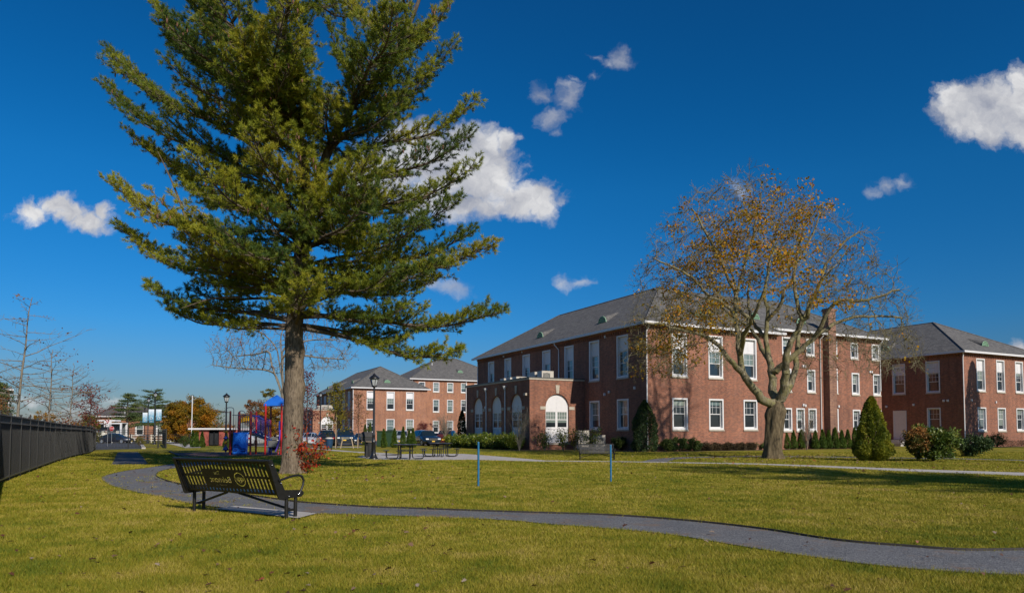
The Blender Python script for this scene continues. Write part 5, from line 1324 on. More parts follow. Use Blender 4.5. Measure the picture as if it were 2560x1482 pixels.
brz = math.atan2(dirv.y, dirv.x); off_ = Matrix.Rotation(brz, 3, 'Z') @ Vector((0, .3, 0))
bench = make_bench('dark steel bench seen from behind with cut-out lettering beside the gravel path', (mid.x-off_.x+.135, mid.y-off_.y-.06, 0), brz)
bench2 = copy_tree(bench); bench2.location = (4.28, 35.6, 0); bench2.rotation_euler = (0, 0, pi+.02); bench2.scale = (.72, 1, 1)
bench2.scale = (.72, .8, .8)
bench2['label'] = 'dark steel bench far across the lawn, facing the camera behind the right blue post'

# ------------------------------------------------------------------ lamps
def lamp(loc, H, label, base=True, hs=1.0, banners=0, mat='black'):
    t = empty('street_lamp', loc, 0, label, 'street lamp', 'lamp posts')
    mb = MB()
    if base: prof = [(.24, 0), (.24, .06), (.2, .09), (.17, .16), (.13, .22), (.11, .3), (.1, .85), (.12, .88), (.09, .93), (.075, 1.2), (.085, 1.24), (.065, 1.3), (.05, H-.62*hs)]
    else: prof = [(.1, 0), (.08, .3), (.06, H-.62*hs)]
    mb.lathe(prof, 14); mb.build('pole', M[mat], t)
    z = H-.62*hs; mb = MB(); r = lambda q: q*hs
    mb.lathe([(r(.05), z), (r(.11), z+r(.03)), (r(.12), z+r(.07)), (r(.1), z+r(.09))], 12)
    mb.build('collar', M[mat], t)
    hd = MB(); gl = MB(); zb, zt = z+r(.09), z+r(.40)
    rb, rt = r(.1), r(.19)
    for k in range(6):
        q = 2*pi*k/6; hd.tube([(rb*math.cos(q), rb*math.sin(q), zb), (rt*math.cos(q), rt*math.sin(q), zt)], r(.012), 5)
    gl.lathe([(rb*.93, zb+.005), (rt*.93, zt-.005)], 6, smooth=False); gl.build('lantern_glass', M['lampglass'], t)
    hd.lathe([(r(.24), zt), (r(.24), zt+r(.025)), (r(.15), zt+r(.11)), (r(.07), zt+r(.16)), (r(.06), zt+r(.19)), (r(.05), zt+r(.2)), (r(.02), zt+r(.23)), (.001, zt+r(.25))], 12)
    hd.lathe([(rt, zt-.02), (r(.22), zt)], 12)
    hd.build('lantern', M[mat], t)
    if banners:
        for s in (-1, 1):
            w, h_, zt_ = .68, 1.42, 4.35
            arm = MB(); arm.tube([(0, 0, zt_), (s*(w+.14), 0, zt_)], .015, 6); arm.tube([(0, 0, zt_-h_-.02), (s*(w+.14), 0, zt_-h_-.02)], .015, 6); arm.build('banner_arm', M[mat], t)
            b_ = MB(); x0, x1 = sorted((s*.12, s*(w+.12))); b_.box(x0, x1, -.006, .006, zt_-h_, zt_); bo = b_.build('banner', M['banner'], t)
            text_mesh('The Belmont', .165, bo, M['white'], ((x0+x1)/2-.04, -.012, zt_-.48), (pi/2, -pi/2, 0), 'lettering')
            ri = MB(); ri.tube([((x0+x1)/2+.15*math.cos(q*pi/9), -.012, zt_-1.12+.15*math.sin(q*pi/9)) for q in range(19)], .03, 5)
            ri.lathe([(.1, 0), (.1, .01)], 12, ((x0+x1)/2, -.012, zt_-1.12)); ri.build('emblem', M['white'], bo)
    return t
m, ntb, p, out = newmat('banner_cloth'); M['banner'] = m
tcb = ntb.nodes.new('ShaderNodeTexCoord'); sb = ntb.nodes.new('ShaderNodeSeparateXYZ'); ntb.links.new(tcb.outputs['Generated'], sb.inputs[0])
nb_ = noise(ntb, tcb.outputs['Object'], 3.5, 4); ad = ntb.nodes.new('ShaderNodeMath'); ad.operation = 'MULTIPLY_ADD'; ntb.links.new(nb_.outputs['Fac'], ad.inputs[0]); ad.inputs[1].default_value = .7; ad.inputs[2].default_value = -.35
a2 = ntb.nodes.new('ShaderNodeMath'); ntb.links.new(ad.outputs[0], a2.inputs[0]); ntb.links.new(sb.outputs['Z'], a2.inputs[1])
rbn = ramp(ntb, [(.0, (.05, .2, .32)), (.35, (.16, .38, .52)), (.75, (.55, .68, .78)), (1, (.8, .84, .88))]); ntb.links.new(a2.outputs[0], rbn.inputs['Fac']); ntb.links.new(rbn.outputs['Color'], p.inputs['Base Color']); p.inputs['Roughness'].default_value = .7
lamp(tuple(G(934, 1147.3)), 4.45, 'black lantern lamp post standing by the grill and picnic tables', hs=1.18)
lamp(tuple(G(564, 1125.5)), 4.3, 'black lantern lamp post rising behind the left end of the playground', hs=1.15)
q = G(386, 1110); lamp(tuple(q), 6.55, 'tall lamp post with two large blue banners beyond the gate, nearest of three', hs=1.15, banners=1)
q = at(370, 1075, 100); lamp((q.x, 100, gz(100)), 6.5, 'tall lamp post with blue banners, second in the receding row of three', hs=1.15, banners=1)
q = at(361, 1075, 122); lamp((q.x, 122, gz(122)), 6.3, 'tall lamp post with blue banners, farthest of the receding row of three', hs=1.15, banners=1)
q = at(800.5, 1075, 82); lamp((q.x, 82, gz(82)), 6.2, 'thin dark lamp post in front of the far building porch arch', base=False, hs=1.0)

# ------------------------------------------------------------------ picnic tables, grill, bins, posts
def picnic(loc, rz, label):
    t = empty('picnic_table', loc, rz, label, 'picnic table', 'black picnic tables on the patio')
    mb = MB(); c = .16; s = .6
    oct_ = [(-s+c, -s), (s-c, -s), (s, -s+c), (s, s-c), (s-c, s), (-s+c, s), (-s, s-c), (-s, -s+c)]
    mb.add([(x, y, .725) for x, y in oct_]+[(x, y, .765) for x, y in oct_], [tuple(reversed(range(8))), tuple(range(8, 16))]+[(i, (i+1) % 8, 8+(i+1) % 8, 8+i) for i in range(8)])
    mb.build('tabletop', M['black'], t, bevel=.008)
    for k in range(4):
        R = Matrix.Rotation(pi/2*k, 4, 'Z')
        mb = MB(); mb.box(-.42, .42, .84, 1.1, .425, .455, M=R); mb.build('seat', M['black'], t, bevel=.008)
        for sx in (-.24, .24):
            P_ = [(sx, .36, .725), (sx, .36, .3), (sx, .37, .14), (sx, .42, .05), (sx, .52, .022), (sx, .8, .022), (sx, .9, .05), (sx, .96, .14), (sx, .97, .3), (sx, .97, .425)]
            mb = MB(); mb.tube([R @ Vector(q) for q in P_], .024, 8); mb.build('leg', M['black'], t)
    mb = MB(); mb.box(-.36, .36, -.02, .02, .69, .724); mb.box(-.02, .02, -.36, .36, .688, .723); mb.build('brace', M['black'], t)
    return t
pt1 = picnic((G(1013, 1147.5).x, G(1013, 1147.5).y, .012), .12, 'black metal picnic table with four attached seats, nearer one beside the lamp post')
pt2 = copy_tree(pt1); q = G(1101, 1141.2); pt2.location = (q.x, q.y, .012); pt2.rotation_euler = (0, 0, -.1); pt2['label'] = 'black metal picnic table with four attached seats, farther one toward the hedge'
q = G(917, 1144.5); t = empty('charcoal_grill', tuple(q), .15, 'black hooded barbecue grill on a single post beside the lamp', 'grill')
mb = MB(); mb.box(-.05, .05, -.05, .05, 0, .86); mb.box(-.16, .16, -.16, .16, 0, .03); mb.build('post', M['blackrough'], t)
mb = MB(); mb.prism([(-.28, .86), (.28, .86), (.36, 1.12), (-.36, 1.12)], -.24, .24); mb.build('firebox', M['blackrough'], t, bevel=.02)
mb = MB(); mb.add([(-.38, -.27, 1.13), (.38, -.27, 1.13), (.38, .27, 1.13), (-.38, .27, 1.13), (-.38, -.2, 1.27), (.38, -.2, 1.27), (.24, -.12, 1.42), (-.24, -.12, 1.42), (-.24, .2, 1.42), (.24, .2, 1.42), (-.38, .27, 1.27), (.38, .27, 1.27)],
    [(3, 2, 1, 0), (0, 1, 5, 4), (4, 5, 6, 7), (7, 6, 9, 8), (8, 9, 11, 10), (10, 11, 2, 3), (1, 2, 11, 9, 6, 5), (0, 4, 7, 8, 10, 3)]); mb.build('hood', M['blackrough'], t, bevel=.02)
mb = MB(); mb.tube([(-.25, -.34, .9), (.3, -.34, .88)], .015, 6); mb.tube([(.3, -.34, .88), (.33, -.34, .74)], .02, 6); mb.build('handle', M['wood'], t)
q = G(923, 1142); t = empty('trash_bin', tuple(q), 0, 'black cylindrical litter bin standing between the grill and lamp post', 'bin')
mb = MB(); mb.lathe([(.2, 0), (.22, .03), (.24, .5), (.26, .82), (.27, .84), (.27, .88), (.23, .9), (.2, .88)], 18)
for k in range(18):
    a_ = 2*pi*k/18; mb.box(-.008, .008, .232, .262, .06, .8, M=Matrix.Rotation(a_, 4, 'Z'))
mb.build('bin_body', M['blackrough'], t)
mb = MB(); mb.lathe([(.18, .87), (.18, .6), (.001, .6)], 14); mb.build('liner', M['black'], t)
q = G(823, 1123); t = empty('trash_bin', tuple(q), 0, 'dark blue litter bin on short legs beside the walk beyond the red sapling', 'bin')
mb = MB(); mb.lathe([(.2, .12), (.25, .18), (.29, .5), (.31, .82), (.32, .86)], 16); mb.build('bin_body', M['bin_blue'] if 'bin_blue' in M else M.setdefault('bin_blue', plain('bin_blue', (.015, .05, .11), .4)), t)
mb = MB(); mb.lathe([(.33, .86), (.33, .9), (.2, .97), (.12, .98)], 16); mb.build('lid', M['ac'], t)
mb = MB()
for s in (-.15, .15): mb.tube([(s, -.05, 0), (s, -.05, .2)], .02, 6); mb.tube([(s, .1, 0), (s, .1, .2)], .02, 6)
mb.build('leg', M['black'], t)
for (px, py, h, lb) in ((1195.7, 1216, 1.17, 'blue steel post standing alone in the middle lawn, left one'), (1527, 1204, 1.06, 'blue steel post in the lawn in front of the far bench, right one')):
    q = G(px, py); t = empty('blue_post', tuple(q), .3, lb, 'post', 'blue posts in the lawn')
    mb = MB(); mb.tube([(0, 0, -.05), (.004, 0, .5), (0, 0, h)], .029, 8); mb.build('post', M['bluepost'], t)
    mb = MB(); mb.lathe([(.031, h-.01), (.031, h+.012), (.02, h+.02)], 8); mb.build('cap', M['bluepost'], t)
# transformer
q = G(967, 1116); t = empty('utility_cabinet', (q.x, q.y, q.z), -.35, 'dark green electrical cabinet half hidden behind small cypresses near the picnic patio', 'utility box')
mb = MB(); mb.box(-.85, .85, -.5, .5, 0, 1.5); mb.build('cabinet', M['green_box'], t, bevel=.02)
mb = MB(); mb.box(-.9, .9, -.55, .55, 1.5, 1.58); mb.build('lid', M['green_box'], t, bevel=.015)
mb = MB(); mb.box(-.78, -.02, -.53, -.5, .1, 1.25); mb.box(.02, .78, -.53, -.5, .1, 1.25); mb.build('door', M['green_box'], t)

# ------------------------------------------------------------------ fences, gate, signs
def run_posts(pts, step):
    out_ = []; carry = 0
    for a_, b_ in zip(pts[:-1], pts[1:]):
        a_ = Vector(a_); b_ = Vector(b_); L_ = (b_-a_).length; s = carry
        while s < L_: out_.append(a_+(b_-a_)*(s/L_)); s += step
        carry = s-L_
    out_.append(Vector(pts[-1])); return out_
pts = [(-9.2, 12.3), (-11.9, 16.1), (-14.2, 19.4), (-17.8, 26.2), (-21, 32.2), (-24.4, 39.0), (-27.6, 46.0), (-33.5, 56.4)]
t = empty('screened_fence', (0, 0, 0), 0, 'long black metal fence with dark privacy screen curving along the left side', 'fence')
pp = run_posts(pts, 2.1); mbr = [MB(), MB(), MB()]; mbs = MB(); mbp = MB()
Hf = lambda y: np.interp(y, [12, 20, 40, 57], [1.98, 1.95, 1.78, 1.62])
for i, p_ in enumerate(pp):
    h = Hf(p_.y)+.05; mb = MB(); mb.box(-.032, .032, -.032, .032, -.1, h); mb.box(-.042, .042, -.042, .042, h, h+.03)
    mb.build('post', M['fence_black'], t, loc=(p_.x, p_.y, gz(p_.y)), rz=math.radians(30))
for a_, b_ in zip(pp[:-1], pp[1:]):
    d = (b_-a_); L_ = d.length; ang = math.atan2(d.y, d.x); h0, h1 = Hf(a_.y), Hf(b_.y); h = (h0+h1)/2
    R = Matrix.Translation((a_.x, a_.y, gz(a_.y))) @ Matrix.Rotation(ang, 4, 'Z')
    def rail(z0, z1, y0, y1, mbx):
        vs = [(0, y0, z0(h0)), (L_, y0, z0(h1)), (L_, y1, z0(h1)), (0, y1, z0(h0)), (0, y0, z1(h0)), (L_, y0, z1(h1)), (L_, y1, z1(h1)), (0, y1, z1(h0))]
        mbx.add(vs, [(0, 3, 2, 1), (4, 5, 6, 7), (0, 1, 5, 4), (1, 2, 6, 5), (2, 3, 7, 6), (3, 0, 4, 7)], M=R)
    rail(lambda h_: h_-.04, lambda h_: h_, -.025, .025, mbr[0]); rail(lambda h_: h_-.25, lambda h_: h_-.21, -.025, .025, mbr[1]); rail(lambda h_: .1, lambda h_: .145, -.025, .025, mbr[2])
    rail(lambda h_: .02, lambda h_: h_-.22, .06, .068, mbs)
    k = .12
    while k < L_-.05:
        hh = h0+(h1-h0)*k/L_; mbp.box(k-.008, k+.008, -.008, .008, .06, hh-.03, M=R); k += .12
M['fence_rail'] = plain('fence_rail', (.075, .075, .07), .4)
for m_ in mbr: m_.build('rail', M['fence_rail'], t)
mbs.build('screen', M['screen'], t); mbp.build('pickets', M['fence_black'], t)['kind'] = 'stuff'
def picket_fence(name, a_, b_, h, label, posts=(), step=.11, gap=True, cat='fence'):
    t = empty(name, (a_[0], a_[1], gz(a_[1])), math.atan2(b_[1]-a_[1], b_[0]-a_[0]), label, cat); L_ = math.hypot(b_[0]-a_[0], b_[1]-a_[1])
    for z in (.1, h-.24, h-.03): mb = MB(); mb.box(0, L_, -.018, .018, z, z+.035); mb.build('rail', M['fence_black'], t)
    mb = MB(); k = .06
    while k < L_: mb.box(k-.008, k+.008, -.008, .008, .05, h); k += step
    mb.build('pickets', M['fence_black'], t)['kind'] = 'stuff'
    for f in posts: mb = MB(); mb.box(-.035, .035, -.035, .035, -.05, h+.08); mb.build('post', M['fence_black'], t, loc=(f*L_, 0, 0))
    return t
ga = G(238, 1122.3); gb = G(415, 1120.0)
picket_fence('picket_fence', (ga.x, ga.y), (gb.x, gb.y), 1.6, 'black open picket fence across the end of the lawn in front of the road', (0, .45, .88, 1))
e_ = (gb.x-.456*26, gb.y+.89*26)
picket_fence('picket_fence', (gb.x, gb.y), e_, 1.6, 'black picket fence running away from the camera beside the tall banner lamp', (0, .1, .2, .3, .4, .5, .6, .7, .8, .9, 1), cat='fence')
# white ranch fence
t = empty('rail_fence', (0, 0, 0), 0, 'white three rail ranch fence along the far road behind the parked dark sedan', 'fence')
xa, xb, Yf = -68, -34, 104
for z in (.3, .65, 1.0): mb = MB(); mb.box(xa, xb, Yf-.02, Yf+.02, gz(Yf)+z, gz(Yf)+z+.14); mb.build('rail', M['fence_white'], t)
x = xa
while x <= xb: mb = MB(); mb.box(-.07, .07, -.09, -.021, 0, 1.25); mb.build('post', M['fence_white'], t, loc=(x, Yf, gz(Yf))); x += 2.9
# black low fence further right behind the shrubs
picket_fence('picket_fence', (-49, 90), (-37.5, 90), 1.25, 'grey topped low fence between the banner lamp and the brick enclosure', (0, .33, .66, 1), step=.2)
# shelter
q = at(273, 1075, 112); t = empty('bus_shelter', (q.x, 112, gz(112)), 0, 'white framed flat roofed shelter behind the yield sign with two cream windows', 'shelter')
mb = MB()
for x0, x1, z0, z1 in ((-2.45, -2.2, 0, 2.9), (2.2, 2.45, 0, 2.9), (-2.5, 2.5, 2.9, 3.1)): mb.box(x0, x1, -.9, -.7, z0, z1); mb.box(x0, x1, .7, .9, z0, z1-.001)
mb.box(-2.5, 2.5, -.7, .7, 3.0, 3.09); mb.build('frame', M['white'], t)
mb = MB(); mb.box(-2.2, 2.2, .71, .75, .1, 2.9); mb.build('panel', M['ac_dark'], t)
for x in (-1.15, 1.15):
    mb = MB(); mb.prism([(-.42, .9), (.42, .9), (.42, 1.6), (.3, 1.85), (-.3, 1.85), (-.42, 1.6)], .64, .7); mb.build('window', M['fence_white'], t, loc=(x, 0, .1))
mb = MB(); mb.box(-1.4, 1.6, -1.2, .4, 3.3, 3.55); mb.build('sign_board', M['white'], t)
# yield and stop signs
def signpost(name, px, Y, ztop, label, cat='sign', r=.03):
    q = at(px, 1075, Y); t = empty(name, (q.x, Y, gz(Y)), 0, label, cat); mb = MB(); mb.tube([(0, .03, 0), (0, .03, ztop)], r, 6); mb.build('post', M['bolt'], t); return t
t = signpost('yield_sign', 269, 72, 2.75, 'square white sign with red yield triangle and walking figure beyond the gate')
zc = 2.35; mb = MB(); mb.box(-.38, .38, -.01, .01, zc-.36, zc+.36); so = mb.build('sign_plate', M['white'], t)
mb = MB(); mb.prism([(-.2, zc+.3), (.2, zc+.3), (0, zc-.03)], -.02, -.011); mb.build('triangle', M['red'], so)
mb = MB(); mb.prism([(-.09, zc+.235), (.09, zc+.235), (0, zc+.09)], -.028, -.021); mb.build('triangle', M['white'], so)
mb = MB(); mb.ball((.24, -.02, zc-.06), (.035, .008, .035), 8, 4); mb.prism([(.2, zc-.1), (.28, zc-.1), (.27, zc-.22), (.34, zc-.33), (.29, zc-.33), (.23, zc-.24), (.2, zc-.33), (.15, zc-.33), (.2, zc-.2)], -.02, -.011)
mb.prism([(-.3, zc-.2), (-.22, zc-.12), (-.22, zc-.17), (.08, zc-.1), (.08, zc-.15), (-.22, zc-.22), (-.22, zc-.27)], -.02, -.011); mb.build('pictogram', M['black'], so)
t = signpost('stop_sign', 279, 88, 2.2, 'red octagonal stop sign behind the black gate')
R_ = .33; zc = 1.95; mb = MB(); mb.prism([(R_*math.cos(pi/8+k*pi/4), zc+R_*math.sin(pi/8+k*pi/4)) for k in range(8)], -.01, 0); mb.build('sign_plate', M['white'], t)
mb = MB(); mb.prism([(R_*.93*math.cos(pi/8+k*pi/4), zc+R_*.93*math.sin(pi/8+k*pi/4)) for k in range(8)], -.02, -.011); so = mb.build('sign_face', M['red'], t)
text_mesh('STOP', .26, so, M['white'], (0, -.024, zc), (pi/2, 0, 0))
t = signpost('flagpole', 479, 84, 5.7, 'slim white flagpole standing in front of the orange tree', 'flagpole', .055); t.children[0].data.materials[0] = M['white']
mb = MB(); mb.ball((0, .03, 5.75), .09, 8, 5); mb.build('finial', M['white'], t)
# brick enclosure
q = G(497, 1113.8); t = empty('brick_enclosure', tuple(q), 0, 'small red brick enclosure with white fascia and black gates left of the playground', 'enclosure')
s_ = q.y/1750; X = lambda px: (px-497)*s_
mb = MB()
for a_, b_ in ((497, 521), (547, 571), (571.5, 585)): mb.box(X(a_), X(b_), 0 if a_ != 571.5 else .4, .35 if a_ != 571.5 else .6, -.1, 1.72)
mb.box(X(497), X(497)+.2, .351, 4, -.1, 1.72); mb.box(X(585), X(585)+.2, .4, 4, -.1, 1.72); mb.box(X(497)+.2, X(585), 3.8, 4, -.1, 1.72); mb.build('wall', M['brick_red'], t)
mb = MB(); mb.box(X(473), X(588), -.35, 4.3, 1.73, 1.9); mb.build('fascia', M['white'], t)
for a_, b_ in ((522, 533.6), (534.4, 546)):
    mb = MB(); mb.box(X(a_), X(b_), .1, .16, .08, 1.35); g_ = mb.build('gate', M['blackrough'], t)
    mb = MB(); mb.box(X(a_)-.02, X(a_)+.05, .04, .1, .05, 1.5); mb.box(X(b_)-.05, X(b_)+.02, .04, .1, .05, 1.5); mb.build('hinge', M['black'], g_)
mb = MB(); mb.box(X(525), X(543), 1.2, 2.2, .0, 1.62); mb.build('dumpster', M['black'], t)

# ------------------------------------------------------------------ playground
Y0 = 43.2; q = at(630, 1075, Y0); t = empty('playground', (q.x, Y0, .01), 0, 'playground climbing set with blue roof, red posts, bridge and blue climbing wall', 'playground')
s = 1/312*1.0
def Xp(z): return (z-691)/312.0
def Zp(z): return max(0, (1345-z)/312.0)
def pole(x, y, z, r, mat, name='post', z0=-.02):
    mb = MB(); mb.tube([(x, y, z0), (x, y, z)], r, 8); mb.lathe([(r*1.1, z), (r*1.1, z+.03), (.001, z+.07)], 8, (x, y, 0)); return mb.build(name, M[mat], t)
for x, y, z, c in ((Xp(270), 0, 2.62, 'maroon'), (Xp(305), 1.15, 2.62, 'maroon'), (Xp(665), 0, 2.6, 'maroon'), (Xp(640), 1.15, 2.62, 'red')): pole(x, y, z, .062, c)
pole(Xp(280), .02, .4, .075, 'red', 'footing')
for x, y, z, c in ((Xp(955), -.05, 3.06, 'red'), (Xp(930), 1.1, 3.06, 'maroon'), (Xp(1262), -.05, 3.06, 'red'), (Xp(1220), 1.1, 3.06, 'red')): pole(x, y, z, .06, c)
mb = MB(); mb.box(Xp(270), Xp(665), 0, 1.15, 1.24, 1.31); mb.build('deck', M['brownplay'], t)
mb = MB()
for k in range(6): mb.box(Xp(268), Xp(375), .12+.1*k, .2+.1*k, .2+.18*k, .24+.18*k)
mb.box(Xp(272), Xp(372), .1, .14, .22, 1.24); mb.build('step_ladder', M['brownplay'], t)
# blue climbing wall, bulging and leaning
N = 12; vs = []; fs = []
for i in range(N+1):
    f = i/N
    for j in range(9):
        g_ = j/8; x = Xp(352+20*f)+(Xp(640)-Xp(352)-.02*f)*g_; y = -.08-.32*f-.03*math.sin(g_*pi)*1.2; z = 1.32*(1-f)+.03
        vs.append((x, y, z))
fs = [(i*9+j, i*9+j+1, (i+1)*9+j+1, (i+1)*9+j) for i in range(N) for j in range(8)]
mb = MB(); mb.add(vs, fs, True); cw = mb.build('climbing_wall', M['blue'], t); sm = cw.modifiers.new('s', 'SOLIDIFY'); sm.thickness = .05
for cx, cz, rx, rz_ in ((440, 1175, .15, .075), (580, 1252, .16, .085), (430, 1255, .1, .05), (512, 1213, .05, .04)):
    mb = MB(); x = Xp(cx); z = Zp(cz); f = 1-z/1.32
    mb.tube([(x+rx*math.cos(a_*pi/8), -.2-.32*(1-(z+rz_*math.sin(a_*pi/8))/1.32), z+rz_*math.sin(a_*pi/8)) for a_ in range(17)], .028, 6); mb.build('hand_hold', M['blue_deep'], cw)
def hoop(x0, x1, ztop, zb, y, r=.02, mat='navy', arch=False):
    mb = MB(); w = x1-x0
    if arch: top = [(x0+w/2-w/2*math.cos(pi*k/10), y, ztop-w/2+w/2*math.sin(pi*k/10)) for k in range(11)]
    else: top = [(x0, y, ztop-.14), (x0+.04, y, ztop-.04), (x0+.14, y, ztop), (x1-.14, y, ztop), (x1-.04, y, ztop-.04), (x1, y, ztop-.14)]
    mb.tube([(x0, y, zb)]+top+[(x1, y, zb)], r, 7); return mb.build('hoop_rail', M[mat], t)
hoop(Xp(150), Xp(297), 2.9, 1.25, .3); hoop(Xp(420), Xp(558), 2.69, 1.3, -.02, arch=True)
mb = MB()
for y in (0, 1.15):
    mb.tube([(Xp(310), y, 2.42), (Xp(655), y, 2.42)], .02, 6)
    for k in range(8): x = Xp(335)+k*(Xp(640)-Xp(335))/7; mb.tube([(x, y, 1.3), (x, y, 2.42)], .012, 5)
mb.build('railing', M['navy'], t)
# yellow arched hood on the far side
N = 12; vs = []
for k in range(N+1):
    f = k/N; x = Xp(315)+(Xp(618)-Xp(315))*f; zt_ = 2.2+.17*math.sin(pi*f)+(.05 if .3 < f < .6 else 0); zb_ = 1.95+.15*math.sin(pi*f)-(.0 if f < .8 else .25*(f-.8)*5)
    vs += [(x, 1.25, zt_), (x, 1.25, zb_), (x, 1.6, zt_), (x, 1.6, zb_)]
mb = MB(); mb.add(vs, [(4*k+a_, 4*k+4+a_, 4*k+4+b_, 4*k+b_) for k in range(N) for a_, b_ in ((0, 1), (2, 3), (0, 2), (1, 3))]); mb.build('slide_hood', M['yellow'], t)
mb = MB(); mb.prism([(Xp(160), .35), (Xp(245), .75), (Xp(250), .35), (Xp(215), .28)], .9, 1.4); mb.build('slide', M['yellow'], t)
# bridge
N = 10
for y in (.08, 1.05):
    mb = MB(); top = []
    for k in range(N+1):
        f = k/N; x = Xp(685)+(Xp(925)-Xp(685))*f; zt_ = 2.4+.07*math.sin(f*pi)-.3*f; zb_ = 1.38-.33*f; top.append((x, y, zt_))
        mb.tube([(x, y, zb_), (x, y, zt_)], .014, 5)
    mb.tube(top, .035, 7); mb.tube([(Xp(685), y, 1.4), (Xp(925), y, 1.06)], .03, 7); mb.build('bridge_rail', M['purple'] if y > .5 else M['blue_deep'], t)
mb = MB(); mb.prism([(Xp(670), 1.31), (Xp(925), .98), (Xp(925), .9), (Xp(670), 1.2)], .1, 1.02); mb.build('bridge_deck', M['greyplay'], t)
# tower two
mb = MB(); mb.box(Xp(1040), Xp(1260), -.05, 1.1, .9, 1.06); mb.box(Xp(1045), Xp(1235), -.3, .2, .47, .86); mb.build('deck', M['greyplay'], t)
mb = MB(); mb.box(Xp(975), Xp(1135), .3, .36, .24, .98); mb.box(Xp(900), Xp(945), 1.0, 1.06, .1, .95); mb.build('panel', M['black'], t)
mb = MB()
mb.tube([(Xp(975), -.05, 2.0), (Xp(1005), -.1, 1.9), (Xp(1030), -.15, 1.4), (Xp(1040), -.2, .9), (Xp(1040), -.2, .05)], .03, 6)
for k in range(4): x = Xp(1000+k*27); mb.tube([(x, -.1, .02), (x, -.1, 1.0+.0*k)], .016, 5)
mb.tube([(Xp(1090), -.15, .02), (Xp(1090), -.15, .5)], .03, 6); mb.build('stair_rail', M['blue_deep'], t)
mb = MB()
for k in range(5): x = Xp(1118+k*20); mb.tube([(x, 1.0, 1.05), (x, 1.0, 1.95)], .013, 5)
mb.tube([(Xp(1115), 1.0, 1.1), (Xp(1118), 1.0, 1.9), (Xp(1135), 1.0, 1.97), (Xp(1200), 1.0, 1.97)], .02, 6); mb.build('barrier', M['purple'], t)
mb = MB(); mb.box(Xp(1205), Xp(1245), 0, .05, .95, 2.05); mb.build('play_panel', M['blue_deep'], t)
mb = MB(); mb.tube([(Xp(1240), -.1, 1.5), (Xp(1255), -.3, 1.0), (Xp(1250), -.6, .5), (Xp(1230), -.8, .2)], .045, 7); mb.build('slide_edge', M['purple'], t)
mb = MB()
for k in range(3): mb.tube([(Xp(1190), .1, .1+.14*k), (Xp(1225), .1, .1+.14*k)], .02, 5)
pole(Xp(1190), .1, .5, .035, 'red', 'ladder_post'); mb.build('rung', M['white'], t)
# blue roof: bell-shaped, ribbed
xc = Xp(1108); hw = (Xp(1300)-Xp(912))/2; yc = .52; N = 14; vs = []; prof = []
for i in range(N+1):
    f = i/N; r = hw*(1-f)**.95 if f < 1 else 0; r = hw*(1-f**1.35); zz = 3.04+.66*(f**.9)+(.012 if i % 2 else 0); prof.append((max(r, .02), zz))
prof = [(hw, 2.98)]+prof; n4 = 4
mb = MB()
for r, z in prof:
    for sx, sy in ((-1, -1), (1, -1), (1, 1), (-1, 1)): mb.v.append((xc+sx*r, yc+sy*r*1.0, z))
for i in range(len(prof)-1):
    for k in range(4): mb.f.append([i*4+k, i*4+(k+1) % 4, (i+1)*4+(k+1) % 4, (i+1)*4+k]); mb.smooth.append(False)
mb.f.append([len(mb.v)-4+k for k in range(4)]); mb.smooth.append(False); mb.f.append([3, 2, 1, 0]); mb.smooth.append(False)
mb.build('roof', M['blue'], t, bevel=.02)
# pod climber
mb = MB(); mb.tube([(Xp(140), .4, 0), (Xp(143), .4, 1.5)], .025, 6); mb.build('climber_pole', M['navy'], t)
for za, zb_, c in ((1.5, 1.28, 'yellow'), (1.13, .88, 'blue_deep'), (.8, .62, 'yellow'), (.5, .15, 'blue_deep')):
    mb = MB(); h_ = za-zb_; mb.lathe([(.05, za), (.07, za-h_*.25), (.18, za-h_*.45), (.18, za-h_*.55), (.09, za-h_*.75), (.04, zb_)][::-1], 8, (Xp(141), .4, 0)); mb.build('pod', M[c], t)

